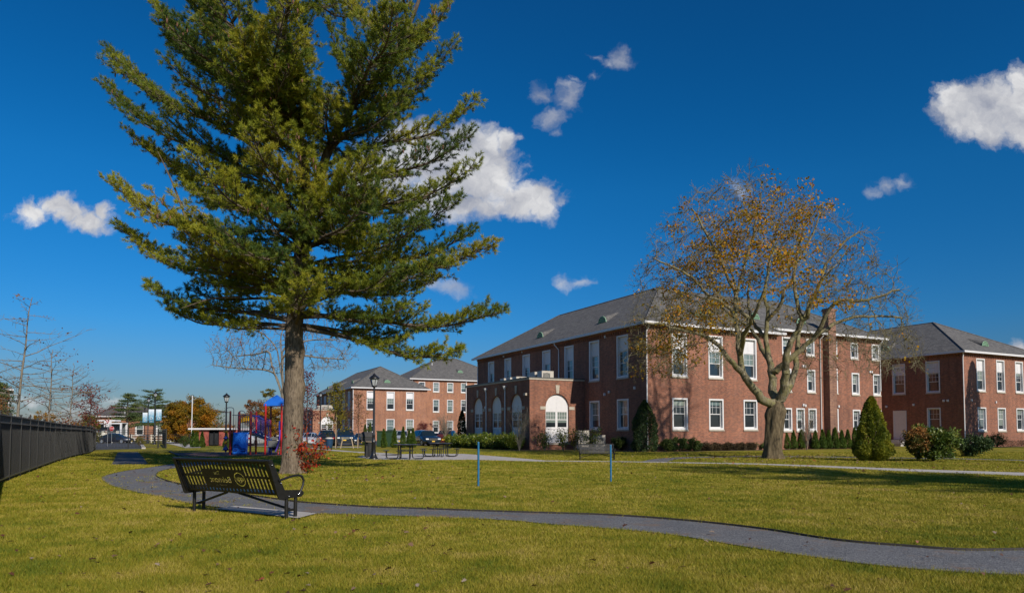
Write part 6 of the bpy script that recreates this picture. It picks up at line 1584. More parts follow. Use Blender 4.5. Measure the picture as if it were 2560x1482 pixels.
# ------------------------------------------------------------------ cars
def car(kind, col, loc, rz, label, group='parked cars', rough=.3):
    t = empty('parked_car', loc, rz, label, 'car', group)
    key = 'paint_%s' % (col,)
    if key not in M: M[key] = plain('car_paint', col, rough, .2, var=.02, coat=1)
    P_ = M[key]
    if kind == 'sedan': st = [(0, .35, .62, .6, .72, .6), (.12, .28, .72, .8, .74, .6), (1.05, .22, .9, .9, .95, .75), (1.95, .22, .92, .9, 1.4, .58), (2.5, .22, .92, .9, 1.46, .6), (3.1, .22, .93, .9, 1.42, .58), (4.05, .22, .97, .88, 1.02, .7), (4.6, .28, .85, .82, .92, .6), (4.72, .38, .7, .72, .8, .6)]
    elif kind == 'suv': st = [(0, .4, .8, .72, .9, .65), (.12, .32, .92, .9, .98, .7), (1.1, .28, 1.06, .95, 1.14, .78), (1.75, .28, 1.08, .95, 1.68, .66), (2.5, .28, 1.08, .95, 1.76, .68), (3.8, .28, 1.1, .95, 1.74, .66), (4.45, .3, 1.12, .93, 1.3, .7), (4.62, .36, 1.0, .88, 1.08, .7), (4.7, .42, .8, .8, .95, .65)]
    else: st = [(0, .45, .95, .85, 1.06, .75), (.1, .38, 1.05, .98, 1.12, .8), (1.4, .36, 1.16, 1.0, 1.25, .85), (2.0, .36, 1.18, 1.0, 1.88, .72), (2.9, .36, 1.18, 1.0, 1.94, .74), (3.6, .36, 1.18, 1.0, 1.9, .72), (3.75, .36, 1.18, 1.0, 1.19, .98), (5.6, .4, 1.18, 1.0, 1.19, .98), (5.7, .45, 1.1, .95, 1.15, .9)]
    L_ = st[-1][0]; body = MB(); gls = MB(); rows = []
    for x, zb_, zbelt, w, zt_, wt in st:
        w_ = w; sh = min(zt_-.03, zbelt)
        rows.append([(x, -w_*.93, zb_), (x, -w_, zb_+.15), (x, -w_*.985, zbelt), (x, -wt, max(zt_-.04, zbelt+.01)), (x, -wt*.6, zt_), (x, wt*.6, zt_), (x, wt, max(zt_-.04, zbelt+.01)), (x, w_*.985, zbelt), (x, w_, zb_+.15), (x, w_*.93, zb_)])
    rows = [[(p_[0]-L_/2, p_[1], p_[2]) for p_ in r] for r in rows]
    body.add([p_ for r in rows for p_ in r], [], True)
    cab = [i for i in range(len(st)) if st[i][4]-st[i][2] > .35]
    for i in range(len(rows)-1):
        for j in range(9):
            f = (i*10+j, i*10+j+1, (i+1)*10+j+1, (i+1)*10+j)
            g_ = False
            both = i in cab and i+1 in cab; one = (i in cab) != (i+1 in cab)
            if j in (2, 6) and both: g_ = True
            if j in (3, 4, 5) and one and abs(st[i][4]-st[i+1][4]) > .25: g_ = True
            if j in (2, 6) and one: g_ = True
            if not g_: body.f.append(list(f)); body.smooth.append(True)
            else:
                q = [Vector(rows[i][j]), Vector(rows[i][j+1]), Vector(rows[i+1][j+1]), Vector(rows[i+1][j])]; c_ = sum(q, Vector())/4
                qi = [c_+(p_-c_)*.9 for p_ in q]; gls.quad(*[p_+Vector((0, 0, 0)) for p_ in qi])
                b_ = len(body.v); body.v += [tuple(p_) for p_ in q+qi]
                for k in range(4): body.f.append([b_+k, b_+(k+1) % 4, b_+4+(k+1) % 4, b_+4+k]); body.smooth.append(False)
    for r0, rev in ((0, False), (len(rows)-1, True)):
        idx = [r0*10+k for k in range(10)]; body.f.append(idx[::-1] if rev else idx); body.smooth.append(False)
    body.f.append([k for i in range(len(rows)) for k in [i*10]]+[(len(rows)-1-i)*10+9 for i in range(len(rows))]); body.smooth.append(False)
    bo = body.build('body', P_, t); gls.build('windows', M['carglass'], t)
    R_ = .33 if kind == 'sedan' else .38
    for x in (.95-L_/2, L_/2-1.0 if kind != 'pickup' else L_/2-1.2):
        for s in (-1, 1):
            w_ = .9 if kind == 'sedan' else .96
            mb = MB(); cyl = [(0, 0)]
            def disc(r0, y0, y1, mbx, n=18):
                vs = [(x+r0*math.cos(2*pi*k/n), y, R_+r0*math.sin(2*pi*k/n)) for y in (y0, y1) for k in range(n)]
                mbx.add(vs, [tuple(range(n)), tuple(reversed(range(n, 2*n)))]+[(k, (k+1) % n, n+(k+1) % n, n+k) for k in range(n)])
            disc(R_, s*(w_-.2), s*(w_+.015), mb); wh = mb.build('wheel', M['tyre'], t, recalc=True)
            mb = MB(); disc(R_*.62, s*(w_+.0), s*(w_+.025), mb); mb.build('rim', M['rim'], wh, recalc=True)
    zf = st[1][2]
    for s in (-1, 1):
        mb = MB(); mb.box(-L_/2-.01, -L_/2+.16, s*.66-.17, s*.66+.17, zf-.2, zf-.05); mb.build('headlight', M['lens'], t, bevel=.03)
        mb = MB(); mb.box(L_/2-.16, L_/2+.012, s*.7-.14, s*.7+.14, zf-.14, zf+.04); mb.build('taillight', M['taillamp'], t, bevel=.03)
        mb = MB(); mb.box(1.75-L_/2, 1.9-L_/2, s*(st[2][3]+.02)-.06, s*(st[2][3]+.02)+.06+.03*s, zf+.1, zf+.24); mb.build('mirror', P_, t, bevel=.02)
    mb = MB(); mb.box(-L_/2-.02, -L_/2+.05, -.42, .42, zf-.26, zf-.04)
    mb.build('grille', M['chrome'] if kind != 'sedan' else M['black'], t)
    mb = MB(); mb.box(-L_/2-.035, -L_/2-.02, -.16, .16, zf-.42, zf-.3); mb.build('number_plate', M['plate'], t)
    mb = MB(); mb.box(L_/2+.005, L_/2+.02, -.16, .16, zf-.28, zf-.14); mb.build('number_plate', M['plate'], t)
    mb = MB(); mb.box(-L_/2-.015, L_/2+.01, -.7, .7, .3, .42); mb.build('bumper', M['blackrough'], t)
    return t
FR, RE = -pi/2, pi/2   # nose away from / towards the camera is set by rz: nose is local -x
def carat(kind, col, px, Y, rz, label): q = at(px, 1075, Y); return car(kind, col, (q.x, Y, gz(Y)-.05), rz, label)
carat('sedan', (.62, .62, .64), 775, 72, -pi/2+.1, 'white sedan seen from behind, right of the pine trunk')
carat('suv', (.012, .014, .02), 816, 76, -pi/2+.3, 'dark sport utility car parked behind the blue litter bin')
carat('pickup', (.012, .02, .035), 863, 76, pi/2+.22, 'dark blue pickup with bright grille facing the camera beside the staked tree')
carat('sedan', (.015, .02, .035), 903, 84, pi/2+.2, 'small dark car mostly hidden behind the grill')
carat('suv', (.5, .52, .55), 1003, 80, pi/2+.1, 'silver car partly hidden behind the small cypresses')
carat('suv', (.012, .022, .035), 1064, 76, pi/2+.48, 'black sport utility car facing the camera between the cypresses and red maple')
carat('sedan', (.02, .016, .02), 1092, 86, pi/2+.35, 'dark sedan between the black sport utility car and the car with red lights')
carat('suv', (.11, .025, .02), 1121, 80, -pi/2-.15, 'dark red car seen from behind with lit red tail lamps beside the hedge')
carat('suv', (.62, .63, .65), 634, 76, -pi/2-.12, 'white sport utility car visible through the playground bridge')
carat('sedan', (.01, .014, .03), 288, 98.5, pi, 'dark blue sedan parked sideways on the road beyond the gate')
t = empty('white_van', tuple(at(632, 1080, 118)), 0, 'white box van far behind the playground', 'van'); t.location.z = gz(118)
mb = MB(); mb.box(-2, 2, 0, 1.8, .5, 2.3); mb.build('cargo_box', M['white'], t, bevel=.05); mb = MB(); mb.prism([(2.0, .5), (3.1, .5), (3.1, 1.1), (2.7, 1.9), (2.0, 1.95)], .05, 1.75); mb.build('cab', M['white'], t)
mb = MB()
for x in (-1.2, 2.3):
    n = 14; vs = [(x+.4*math.cos(2*pi*k/n), y, .4+.4*math.sin(2*pi*k/n)) for y in (-.02, .3) for k in range(n)]; mb.add(vs, [tuple(range(n)), tuple(reversed(range(n, 2*n)))]+[(k, (k+1) % n, n+(k+1) % n, n+k) for k in range(n)])
mb.build('wheel', M['tyre'], t)
# ------------------------------------------------------------------ shrubs and background trees
M['box'] = leafmat('shrub_green', [(0, (.02, .045, .012)), (.5, (.05, .085, .016)), (1, (.12, .15, .03))], .2)
M['box_brown'] = leafmat('shrub_brown', [(0, (.03, .025, .015)), (.5, (.07, .05, .025)), (1, (.12, .08, .035))], .2)
M['holly'] = leafmat('holly_leaves', [(0, (.014, .034, .014)), (.5, (.035, .065, .02)), (.9, (.09, .125, .035)), (1, (.16, .15, .04))], .1, .5, spec=.25)
M['arb'] = leafmat('cypress_green', [(0, (.03, .07, .01)), (.5, (.075, .13, .015)), (1, (.15, .2, .025))], .25)
M['arb_gold'] = leafmat('golden_cypress', [(0, (.05, .085, .01)), (.4, (.15, .175, .014)), (.8, (.29, .28, .02)), (1, (.38, .27, .03))], .3, big=.6)
M['rhodo'] = leafmat('rhododendron', [(0, (.03, .065, .012)), (.5, (.1, .145, .02)), (1, (.3, .3, .06))], .2, .4, spec=.5)
M['rhodo_red'] = leafmat('rhododendron_autumn', [(0, (.03, .05, .012)), (.45, (.09, .1, .02)), (.8, (.28, .12, .03)), (1, (.42, .17, .04))], .2)
M['laurel'] = leafmat('laurel', [(0, (.02, .05, .008)), (.45, (.08, .13, .012)), (.85, (.25, .27, .025)), (1, (.36, .34, .05))], .25, .4, spec=.5)
M['orange_tree'] = leafmat('orange_foliage', [(0, (.07, .07, .008)), (.35, (.2, .14, .01)), (.7, (.36, .17, .008)), (1, (.4, .12, .01))], .35, big=.22)
M['rust_tree'] = leafmat('rust_foliage', [(0, (.09, .06, .02)), (.5, (.26, .11, .04)), (.8, (.34, .15, .03)), (1, (.22, .16, .02))], .35, big=.3)
M['yellow_bush'] = leafmat('yellow_foliage', [(0, (.06, .07, .01)), (.5, (.17, .15, .015)), (1, (.3, .2, .02))], .35)
M['red_leaf'] = leafmat('red_leaves', [(0, (.09, .02, .02)), (.6, (.2, .035, .03)), (1, (.25, .09, .05))], .3)
M['bright_red'] = leafmat('bright_red_leaves', [(0, (.16, .015, .01)), (.5, (.5, .035, .015)), (.8, (.55, .12, .02)), (1, (.4, .18, .03))], .4)
M['green_red'] = leafmat('turning_leaves', [(0, (.05, .07, .012)), (.5, (.14, .1, .02)), (1, (.3, .08, .02))], .35)
M['yellow_leaf'] = leafmat('yellow_green_leaves', [(0, (.08, .09, .01)), (.6, (.22, .19, .015)), (1, (.36, .26, .03))], .4)
M['farpine'] = leafmat('far_pine_needles', [(0, (.03, .055, .02)), (.5, (.075, .11, .03)), (1, (.16, .18, .045))], .2)

def P2(px, Y): q = at(px, 1075, Y); return (q.x, Y, gz(Y))
# row of shrubs along the near building
bush('holly_bush', 'tall dark holly bush standing against the corner of the brick building', 'holly', P2(1612, 48.6), (.98, .85, 1.75), 15000, .1, M['holly'], K=90, lr=.3, shape='column', stems=3)
R_sh = 'rounded shrubs along the brick wall'
for px, Y, r, h, mt, lb in ((1668, 49.8, .6, .58, 'box', 'dark round shrub nearest the holly bush at the building corner'), (1697, 50.3, .62, .72, 'box', 'round green shrub second from the holly bush'), (1733, 51, .66, .66, 'box', 'round green shrub third from the holly bush, before the brown ones'),
    (1901, 55.2, .66, .68, 'box', 'round green shrub just left of the maple trunk'),
    (1763, 51.6, .48, .36, 'box_brown', 'low brown shrub first after the round green ones'), (1790, 52.2, .5, .38, 'box_brown', 'low brown shrub second in the brown row'), (1820, 52.8, .5, .38, 'box_brown', 'low brown shrub middle of the brown row'), (1850, 53.6, .5, .37, 'box_brown', 'low brown shrub fourth in the brown row'), (1876, 54.3, .46, .36, 'box_brown', 'low brown shrub at the right end of the brown row'),
    (1550, 52.6, .9, .75, 'box', 'dark shaded shrub between the condensers and the holly bush')):
    bush('shrub', lb, 'shrub', P2(px, Y), (r, r*.85, h*.72), 5500, .08, M[mt], K=40, lr=.2, group=R_sh, stems=4)
# upright cypresses by the three storey wall
xs_ = [1965, 1983, 2004, 2038, 2056, 2071, 2088, 2104, 2119, 2136]
ord_ = ['first', 'second', 'third', 'fourth', 'fifth', 'sixth', 'seventh', 'eighth', 'ninth', 'tenth']
cyp = None
for i, px in enumerate(xs_):
    Y = 57.5+(px-1965)*.012; hgt = rng.uniform(1.45, 1.75); lb = '%s dwarf cypress counted rightward from the maple trunk along the brick wall' % ord_[i]
    o = bush('dwarf_cypress', lb, 'cypress', P2(px, Y), (.42, .42, hgt*.5), 4200, .085, M['arb'], K=40, group='dwarf cypresses along the three storey wall', shape='cone', stems=2)
# cypresses by the parking
for px, Y, hh, r, lb in ((959.5, 63.2, 1.62, .36, 'cypress in front of the left half of the green cabinet'), (986, 63.2, 1.68, .38, 'cypress in front of the right half of the green cabinet'), (1008, 63.5, 1.82, .38, 'tallest cypress between the silver car and the black vehicle'), (1023, 65.5, 1.55, .36, 'cypress standing behind the dark gap right of the tallest one'), (1032.5, 63.5, 1.7, .38, 'cypress touching the front of the black sport utility car'),
    (913, 80, 2.3, .5, 'left cypress just behind the grill'), (925, 80.5, 2.5, .5, 'right cypress just behind the grill and lamp post')):
    bush('cypress_shrub', lb, 'cypress', P2(px, Y), (r, r, hh*.5), 4200, .09, M['arb'], K=40, group='small cypresses by the parking lot', shape='cone', stems=2)
for px, Y, hh, r, lb in ((482, 66, 1.5, .3, 'leaning cypress on the left of the brick enclosure'), (491, 65.5, 1.35, .34, 'second cypress at the left pier of the brick enclosure'), (506, 65.8, 1.38, .33, 'cypress in front of the left brick pier by the black gate'), (566, 62, 1.3, .34, 'cypress behind the pod climber at the right brick pier')):
    bush('cypress_shrub', lb, 'cypress', P2(px, Y), (r, r, hh*.5), 4200, .09, M['arb'], K=40, group='cypresses round the brick enclosure', shape='cone', stems=2)
bush('shrub', 'grey green rounded shrub on the left of the enclosure cypresses', 'shrub', P2(462, 67), (.55, .5, .55), 2500, .07, M['box'], K=40, lr=.22)
bush('golden_cypress', 'large conical golden green cypress standing alone in the right lawn', 'cypress', P2(2180, 34.3), (1.02, .98, 1.53), 30000, .09, M['arb_gold'], K=60, shape='cone', stems=3, pw=.62, amp=.5)
rh = bush('rhododendron', 'big mixed rhododendron with green and reddish leaves beside the golden cypress', 'rhododendron', P2(2331, 33.8), (1.42, 1.1, .9), 15000, .14, M['rhodo'], K=70, lr=.26, stems=10)
P_, val, C_, r_ = lumps_crown((-.95, -.25, 1.0), (.5, .6, .62), 40, 3000, .25, .35, -.8, .9); P_[:, 2] = np.abs(P_[:, 2])
V, Fq = quads(P_, .11*rng.uniform(.6, 1.3, len(P_)), .5, None, 1); mesh_np('autumn_foliage', V, Fq, M['rhodo_red'], rh, rnd=np.clip(val*.4+(P_[:, 2]/1.6)*.4+rng.random(len(P_))*.3, 0, 1))
bush('rhododendron', 'darker low rhododendron in shade behind the big mixed one', 'rhododendron', P2(2428, 39.8), (1.0, .9, .58), 7000, .11, M['holly'], K=60, lr=.28, stems=8)
bush('shrub', 'round green shrub at the base of the right wing corner', 'shrub', P2(2492, 66), (1.0, .8, .62), 3500, .09, M['box'], K=50, lr=.3)
bush('shrub', 'dark shrub left of the round one at the right wing corner', 'shrub', P2(2456, 65), (.9, .8, .5), 3000, .09, M['holly'], K=50, lr=.3)
hd_ = empty('low_hedge', P2(2545, 72), BRZ, 'low brown clipped hedge along the right wing wall at the frame edge', 'hedge')
Pn = rng.random((6000, 3))*np.array([6.5, .9, .62])+np.array([-2.9, -.4, 0]); V, Fq = quads(Pn, .08*rng.uniform(.6, 1.3, 6000), .6); mesh_np('foliage', V, Fq, M['box_brown'], hd_, rnd=rng.random(6000))
# laurel hedge round the porch: separate bushes grown together
pbase = lambda u, v: (c1+U*u+Vd*v)
lbs = ['nearest the porch corner', 'second along the porch', 'third along the porch', 'fourth along the porch', 'fifth along the porch', 'sixth along the porch', 'seventh along the porch', 'at the far left end']
for i, v in enumerate([9.0, 10.6, 12.2, 13.9, 15.6, 17.4, 19.2, 21.0]):
    q = pbase(-6.3, v); q2 = rng.uniform(.9, 1.08)
    bush('laurel_bush', 'yellow green laurel bush in the hedge under the arches, %s' % lbs[i], 'laurel', (q.x, q.y, gz(q.y)), (1.0, .95, .62*q2), 5200, .12, M['laurel'], K=50, lr=.3, group='laurel hedge under the porch arches', stems=5)
q = Vector(P2(1155, 69)); bush('holly_bush', 'columnar holly bush behind the far left end of the laurel hedge', 'holly', (q.x, q.y, gz(q.y)), (.52, .5, 1.75), 6000, .11, M['holly'], K=60, shape='column', stems=2)

def twiggy(name, label, cat, loc, H, spread, n, mat, leaves=None, nl=0, ls=.08, r0=.02, fan=.5, trunk=0, group=None, leafzone=(.2, 1)):
    """many thin stems fanning up from the ground or a short trunk"""
    t = empty(name, loc, 0, label, cat, group); A = []; B = []; a = []; b = []; tips = []
    if trunk: A.append((0, 0, 0)); B.append((0, 0, trunk)); a.append(r0*2.2); b.append(r0*1.8)
    for i in range(n):
        q = rng.uniform(0, 2*pi); s = spread*rng.random()**.6; p = np.array([0, 0, float(trunk)]); tgt = np.array([s*math.cos(q), s*math.sin(q), H*rng.uniform(.7, 1)])
        m_ = 6
        for k in range(m_):
            f = (k+1)/m_; e = np.array([tgt[0]*f**1.2, tgt[1]*f**1.2, trunk+(tgt[2]-trunk)*f])+rng.normal(size=3)*.03*H*.3
            A.append(p); B.append(e); a.append(r0*(1-k/m_)+.004); b.append(r0*(1-(k+1)/m_)+.004)
            if k > 0:
                for j in range(2):
                    d = rng.normal(size=3)*.6+np.array([0, 0, .7])+tgt/np.linalg.norm(tgt)*.5; d /= np.linalg.norm(d); x = e+d*H*rng.uniform(.08, .2); A.append(e); B.append(x); a.append(.006); b.append(.004); tips.append(x)
            p = e; tips.append(e)
    seg_mesh('stem', A, B, a, b, mat, t, 4)
    if leaves:
        T = np.array(tips); T = T[(T[:, 2] > H*leafzone[0])]; C = T[rng.integers(0, len(T), nl)]+rng.normal(size=(nl, 3))*ls*.9
        V, Fq = quads(C, ls*rng.uniform(.6, 1.3, nl), .7, np.array([0, 0, -.3]), 1); mesh_np('foliage', V, Fq, leaves, t, rnd=rng.random(nl))
    return t
twiggy('bare_shrub', 'leafless grey twiggy shrub in front of the right porch arch', 'shrub', P2(1298, 51.5), 3.0, 1.0, 26, M['bark_grey'], M['box'], 900, .05, .014, leafzone=(0, 1))
twiggy('young_tree', 'leafless vase shaped young tree before the far building windows', 'tree', P2(1113, 66), 3.1, 1.0, 34, M['bark_grey'], None, 0, .06, .018, trunk=.9)
twiggy('bare_shrub', 'leafless vase shaped shrub between the dwarf cypresses right of the maple', 'shrub', P2(2016, 53.5), 3.1, .8, 22, M['bark_grey'], M['box_brown'], 250, .05, .014)
for px, Y, H, lb in ((1362, 50.8, 1.25, 'small sparse shrub left of the white porch arch door'), (1408, 50.3, 1.45, 'sparse green shrub before the white porch arch'), (1437, 50.6, 1.5, 'yellow leaved shrub at the right side of the white arch'), (1480, 50.2, 1.55, 'sparse shrub growing before the beige condensers')):
    twiggy('sparse_shrub', lb, 'shrub', P2(px, Y), H, .65, 12, M['bark_grey'], M['yellow_leaf' if px == 1437 else 'laurel'], 520, .12, .01, group='sparse shrubs by the porch')
leafy_tree('japanese_maple', 'small dark red maple above the parked cars by the far building', 'tree', P2(1063, 84), 1.2, (0, 0, 1.75), (1.1, 1.0, .95), 40, 3500, .3, .09, M['red_leaf'], M['bark_dark'], tr=.06, bottom=-.9)
# young staked trees
def young(name, label, loc, H, R, mat_l, nl, ls, bark='bark_dark', r0=.05, z0=.25, nb=34, leafcl=1.0, lean=0, col=.5):
    t = empty(name, loc, 0, label, 'tree', None); A = []; B = []; a = []; b = []; tips = []
    p = np.array([0, 0, 0.]); m_ = 14; ax = []
    for k in range(m_):
        f = (k+1)/m_; e = np.array([lean*f*f+.03*math.sin(k), .03*math.cos(k*1.3), H*f]); A.append(p); B.append(e); a.append(r0*(1-f*.93)+.012); b.append(r0*(1-f*.93)+.008); ax.append(p); p = e
    ax.append(p); ax = np.array(ax)
    for i in range(nb):
        f = z0+(1-z0)*((i+rng.random())/nb)*.98; x = f*m_; k = min(int(x), m_-1); q = ax[k]+(ax[k+1]-ax[k])*(x-k)
        az = i*2.4+rng.uniform(-.5, .5); L_ = R*(math.sin(min(1, (1-f)/(1-z0)*1.15+.12)*pi*.5)**.8)*rng.uniform(.6, 1.1); d = np.array([math.cos(az), math.sin(az), rng.uniform(-.12, .5)*col*2]); d /= np.linalg.norm(d)
        pr = .007+.006*L_
        for s_ in range(5):
            e = q+d*L_/5; A.append(q); B.append(e); a.append(pr*(1-s_/5.5)); b.append(pr*(1-(s_+1)/5.5))
            for _ in range(2):
                dd = d+rng.normal(size=3)*.55; dd /= np.linalg.norm(dd); w_ = e+dd*L_*rng.uniform(.08, .26); A.append(e); B.append(w_); a.append(.006); b.append(.004); tips.append(w_)
            q = e; d = d+rng.normal(size=3)*.1+np.array([0, 0, .03]); d /= np.linalg.norm(d)
        tips.append(q)
    seg_mesh('trunk', A, B, a, b, M[bark], t, 5)
    if nl:
        T = np.array(tips); K_ = max(3, int(len(T)*leafcl)); T = T[rng.choice(len(T), min(K_, len(T)), replace=False)]; C = T[rng.integers(0, len(T), nl)]+rng.normal(size=(nl, 3))*ls*1.1
        V, Fq = quads(C, ls*rng.uniform(.6, 1.3, nl), .7, np.array([0, 0, -.4]), 1); mesh_np('crown', V, Fq, mat_l, t, rnd=rng.random(nl))
    return t
# behind the screened fence
q = at(47, 1075, 27); young('bare_tree', 'leafless young tree nearest the left edge behind the screened fence', (q.x-.3, 27.3, 0), 6.7, 2.4, M['rust_tree'], 80, .1, bark='bark_grey', r0=.065, leafcl=.06, lean=.45, nb=34, z0=.33)
q = at(121, 1075, 33); young('bare_tree', 'second leafless young tree behind the screened fence, shorter than the first', (q.x, 33, 0), 5.3, 2.5, M['red_leaf'], 60, .1, bark='bark_grey', r0=.05, leafcl=.05, lean=.1, nb=30, z0=.4)
q = at(173, 1075, 40); young('bare_tree', 'third leafless young tree behind the fence beside the red leaved one', (q.x, 40, 0), 5.2, 2.4, M['red_leaf'], 110, .12, bark='bark_grey', r0=.045, leafcl=.1, lean=.2, nb=28, z0=.4)
q = at(206, 1075, 47); young('red_leaved_tree', 'small tree with dark red leaves behind the far end of the screened fence', (q.x-.4, 48.5, 0), 4.5, 1.35, M['red_leaf'], 1500, .11, r0=.04, leafcl=.5, nb=34, z0=.35)
bush('yellow_bush', 'yellow green rounded bush behind the far end of the screened fence', 'bush', P2(222, 62), (.95, .8, 1.6), 6500, .12, M['yellow_bush'], K=50, lr=.35, shape='dome')
q = at(30, 1075, 75); twiggy('thicket', 'low rusty brush seen over the screened fence', 'bush', (at(120, 1075, 75).x, 75, -.2), 2.9, 6.0, 60, M['bark_dark'], M['rust_tree'], 1600, .2, .03, leafzone=(.3, 1))
young('red_slim_tree', 'slim dark red young tree immediately right of the pine trunk', P2(766.5, 45.5), 5.3, 1.05, M['red_leaf'], 1150, .115, r0=.055, leafcl=.6, nb=44, z0=.28, col=.9)
tr_ = young('staked_tree', 'young yellow green leaved tree tied to wooden stakes before the far building', P2(841.5, 61), 5.6, 1.1, M['yellow_leaf'], 2300, .13, r0=.05, leafcl=.8, nb=44, z0=.25, col=1.0)
mb = MB(); mb.tube([(-.02, -.25, 0), (.02, -.2, 2.9)], .035, 6); mb.tube([(.38, -.1, 0), (.58, -.1, .95)], .05, 6); mb.tube([(1.5, -.1, 0), (1.3, -.1, .95)], .05, 6)
for c_ in ('stake',): mb.build(c_, M['wood'], tr_)
tr_ = young('staked_tree', 'sparse young brownish tree with single stake left of the lamp post', P2(896, 61.5), 4.9, 1.25, M['rust_tree'], 900, .1, r0=.04, leafcl=.8, nb=44, z0=.3, col=.9)
mb = MB(); mb.tube([(0, -.2, 0), (0, -.2, .95)], .04, 6); mb.build('stake', M['wood'], tr_)
# red sapling beside the pine
q = G(762, 1183); t = empty('red_sapling', (q.x, q.y, 0), 0, 'low sapling with bright red and orange leaves leaning against the pine trunk base', 'sapling')
A = []; B = []; a = []; b = []; tips = []
sx = q.y/1750
for tx, tz, tyy in ((-30, 120, -.2), (-15, 90, -.35), (10, 75, -.3), (45, 68, .1), (60, 55, -.1), (20, 50, .2), (-10, 60, -.5), (15, 28, -.3), (5, 18, -.2), (-20, 100, -.5), (35, 80, .3), (-28, 80, -.55), (0, 105, -.1), (25, 62, -.2)):
    p = np.array([0, 0, 0.]); e_ = np.array([tx*sx, tyy, tz*sx])
    for k in range(6):
        f = (k+1)/6; x = np.array([e_[0]*f**1.5, e_[1]*f, e_[2]*f])+rng.normal(size=3)*.015; A.append(p); B.append(x); a.append(.014*(1-f*.7)); b.append(.012*(1-f*.7)); p = x
        if k > 2:
            for _ in range(3): tips.append((x+rng.normal(size=3)*.1, e_[0]))
seg_mesh('stem', A, B, a, b, M['bark_dark'], t, 5)
T = np.array([x for x, _ in tips]); n_ = 620; C = T[rng.integers(0, len(T), n_)]+rng.normal(size=(n_, 3))*np.array([.06, .05, .06])
V, Fq = quads(C, .13*rng.uniform(.6, 1.2, n_), .42, np.array([0, 0, -.6]), 1); mesh_np('foliage', V, Fq, M['bright_red'], t, rnd=np.clip(rng.random(n_)*.8+.1*(C[:, 0] > .3), 0, 1))
C = T[rng.integers(0, len(T), 420)]*np.array([.9, .9, .75])+rng.normal(size=(420, 3))*.07; V, Fq = quads(C, .11*rng.uniform(.6, 1.2, 420), .42, np.array([0, 0, -.6]), 1); mesh_np('foliage', V, Fq, M['green_red'], t, rnd=rng.random(420))

# broad bare tree behind the pine
def bare_tree(name, label, loc, trunkh, C0, R, natt, D, tip, mat, leaf=None, nl=0, ls=.1, first=None, infl=3.0, seedlimbs=()):
    t = empty(name, loc, 0, label, 'tree'); nodes = [np.array([0, 0, 0.])]; par = [-1]
    for k in range(1, 9): nodes.append(np.array([.02*k, 0, trunkh*k/8])); par.append(k-1)
    for sl_ in seedlimbs:
        j = int(np.argmin([np.linalg.norm(n_-np.array(sl_[0])) for n_ in nodes])); c = catmull([Vector(nodes[j])]+[Vector(p) for p in sl_[1:]], 4)
        for q in c[1:]: nodes.append(np.array(tuple(q))); par.append(j); j = len(nodes)-1
    v = rng.normal(size=(natt*2, 3)); v /= np.linalg.norm(v, axis=1, keepdims=True); att = (v*rng.uniform(.35, 1, (len(v), 1))**.5*np.array(R)+np.array(C0))
    att = att[att[:, 2] > C0[2]-R[2]*.45][:natt]
    P, pr_ = colonize(nodes, par, att, D=D, infl=infl, kill=D*1.6, iters=60, jit=.2, maxn=5000); r, ch = pipe_radii(P, pr_, tip, 2.2)
    A = []; B = []; a = []; b = []; LP = []
    for i in range(1, len(P)):
        A.append(P[pr_[i]]); B.append(P[i]); a.append(min(r[pr_[i]], r[i]*1.3)); b.append(r[i])
        if ch[i] == 0 or r[i] < tip*2.5:
            for k in range(2):
                d = P[i]-P[pr_[i]]; d = d/(np.linalg.norm(d)+1e-9)+rng.normal(size=3)*.6; e = P[i]+d*D*rng.uniform(.5, 1.1); A.append(P[i]); B.append(e); a.append(tip*.9); b.append(tip*.6); LP.append(e)
    seg_mesh('trunk', A, B, a, b, mat, t, 5)
    if leaf:
        LP = np.array(LP); cl = LP[rng.choice(len(LP), 40)]; C = cl[rng.integers(0, 40, nl)]+rng.normal(size=(nl, 3))*.3; V, Fq = quads(C, ls*rng.uniform(.6, 1.3, nl), .7); mesh_np('crown', V, Fq, leaf, t, rnd=rng.random(nl))
    return t
Yb_ = 60; kx = Yb_/1750
def L(px, py, dy=0): v = at(px, py, Yb_+dy); q = P2(702, Yb_); return (v.x-q[0], v.y-q[1], v.z-q[2])
bare_tree('bare_maple', 'wide leafless maple seen behind and on both sides of the pine trunk', P2(702, Yb_), L(702, 950)[2], (0, 0, 8.3), (6.4, 5.5, 4.0), 1500, .34, .012, M['bark_grey'], M['red_leaf'], 300, .14,
    seedlimbs=[((0, 0, 4.6), L(690, 940), L(665, 925, -1), L(625, 922, -1.5), L(575, 918, -2), L(530, 912, -2)), ((0, 0, 4.8), L(680, 915), L(672, 880, .5), L(640, 885, 1), L(590, 890, 1.5)), ((0, 0, 5.2), L(697, 900), L(690, 870), L(665, 840), L(640, 825)), ((0, 0, 5.2), L(708, 895), L(735, 885, 1), L(790, 893, 1), L(860, 898, 1)), ((0, 0, 5.2), L(706, 880), L(740, 860), L(780, 850, 1), L(840, 850, 1)), ((0, 0, 5.2), L(702, 860), L(705, 830), L(720, 790))])
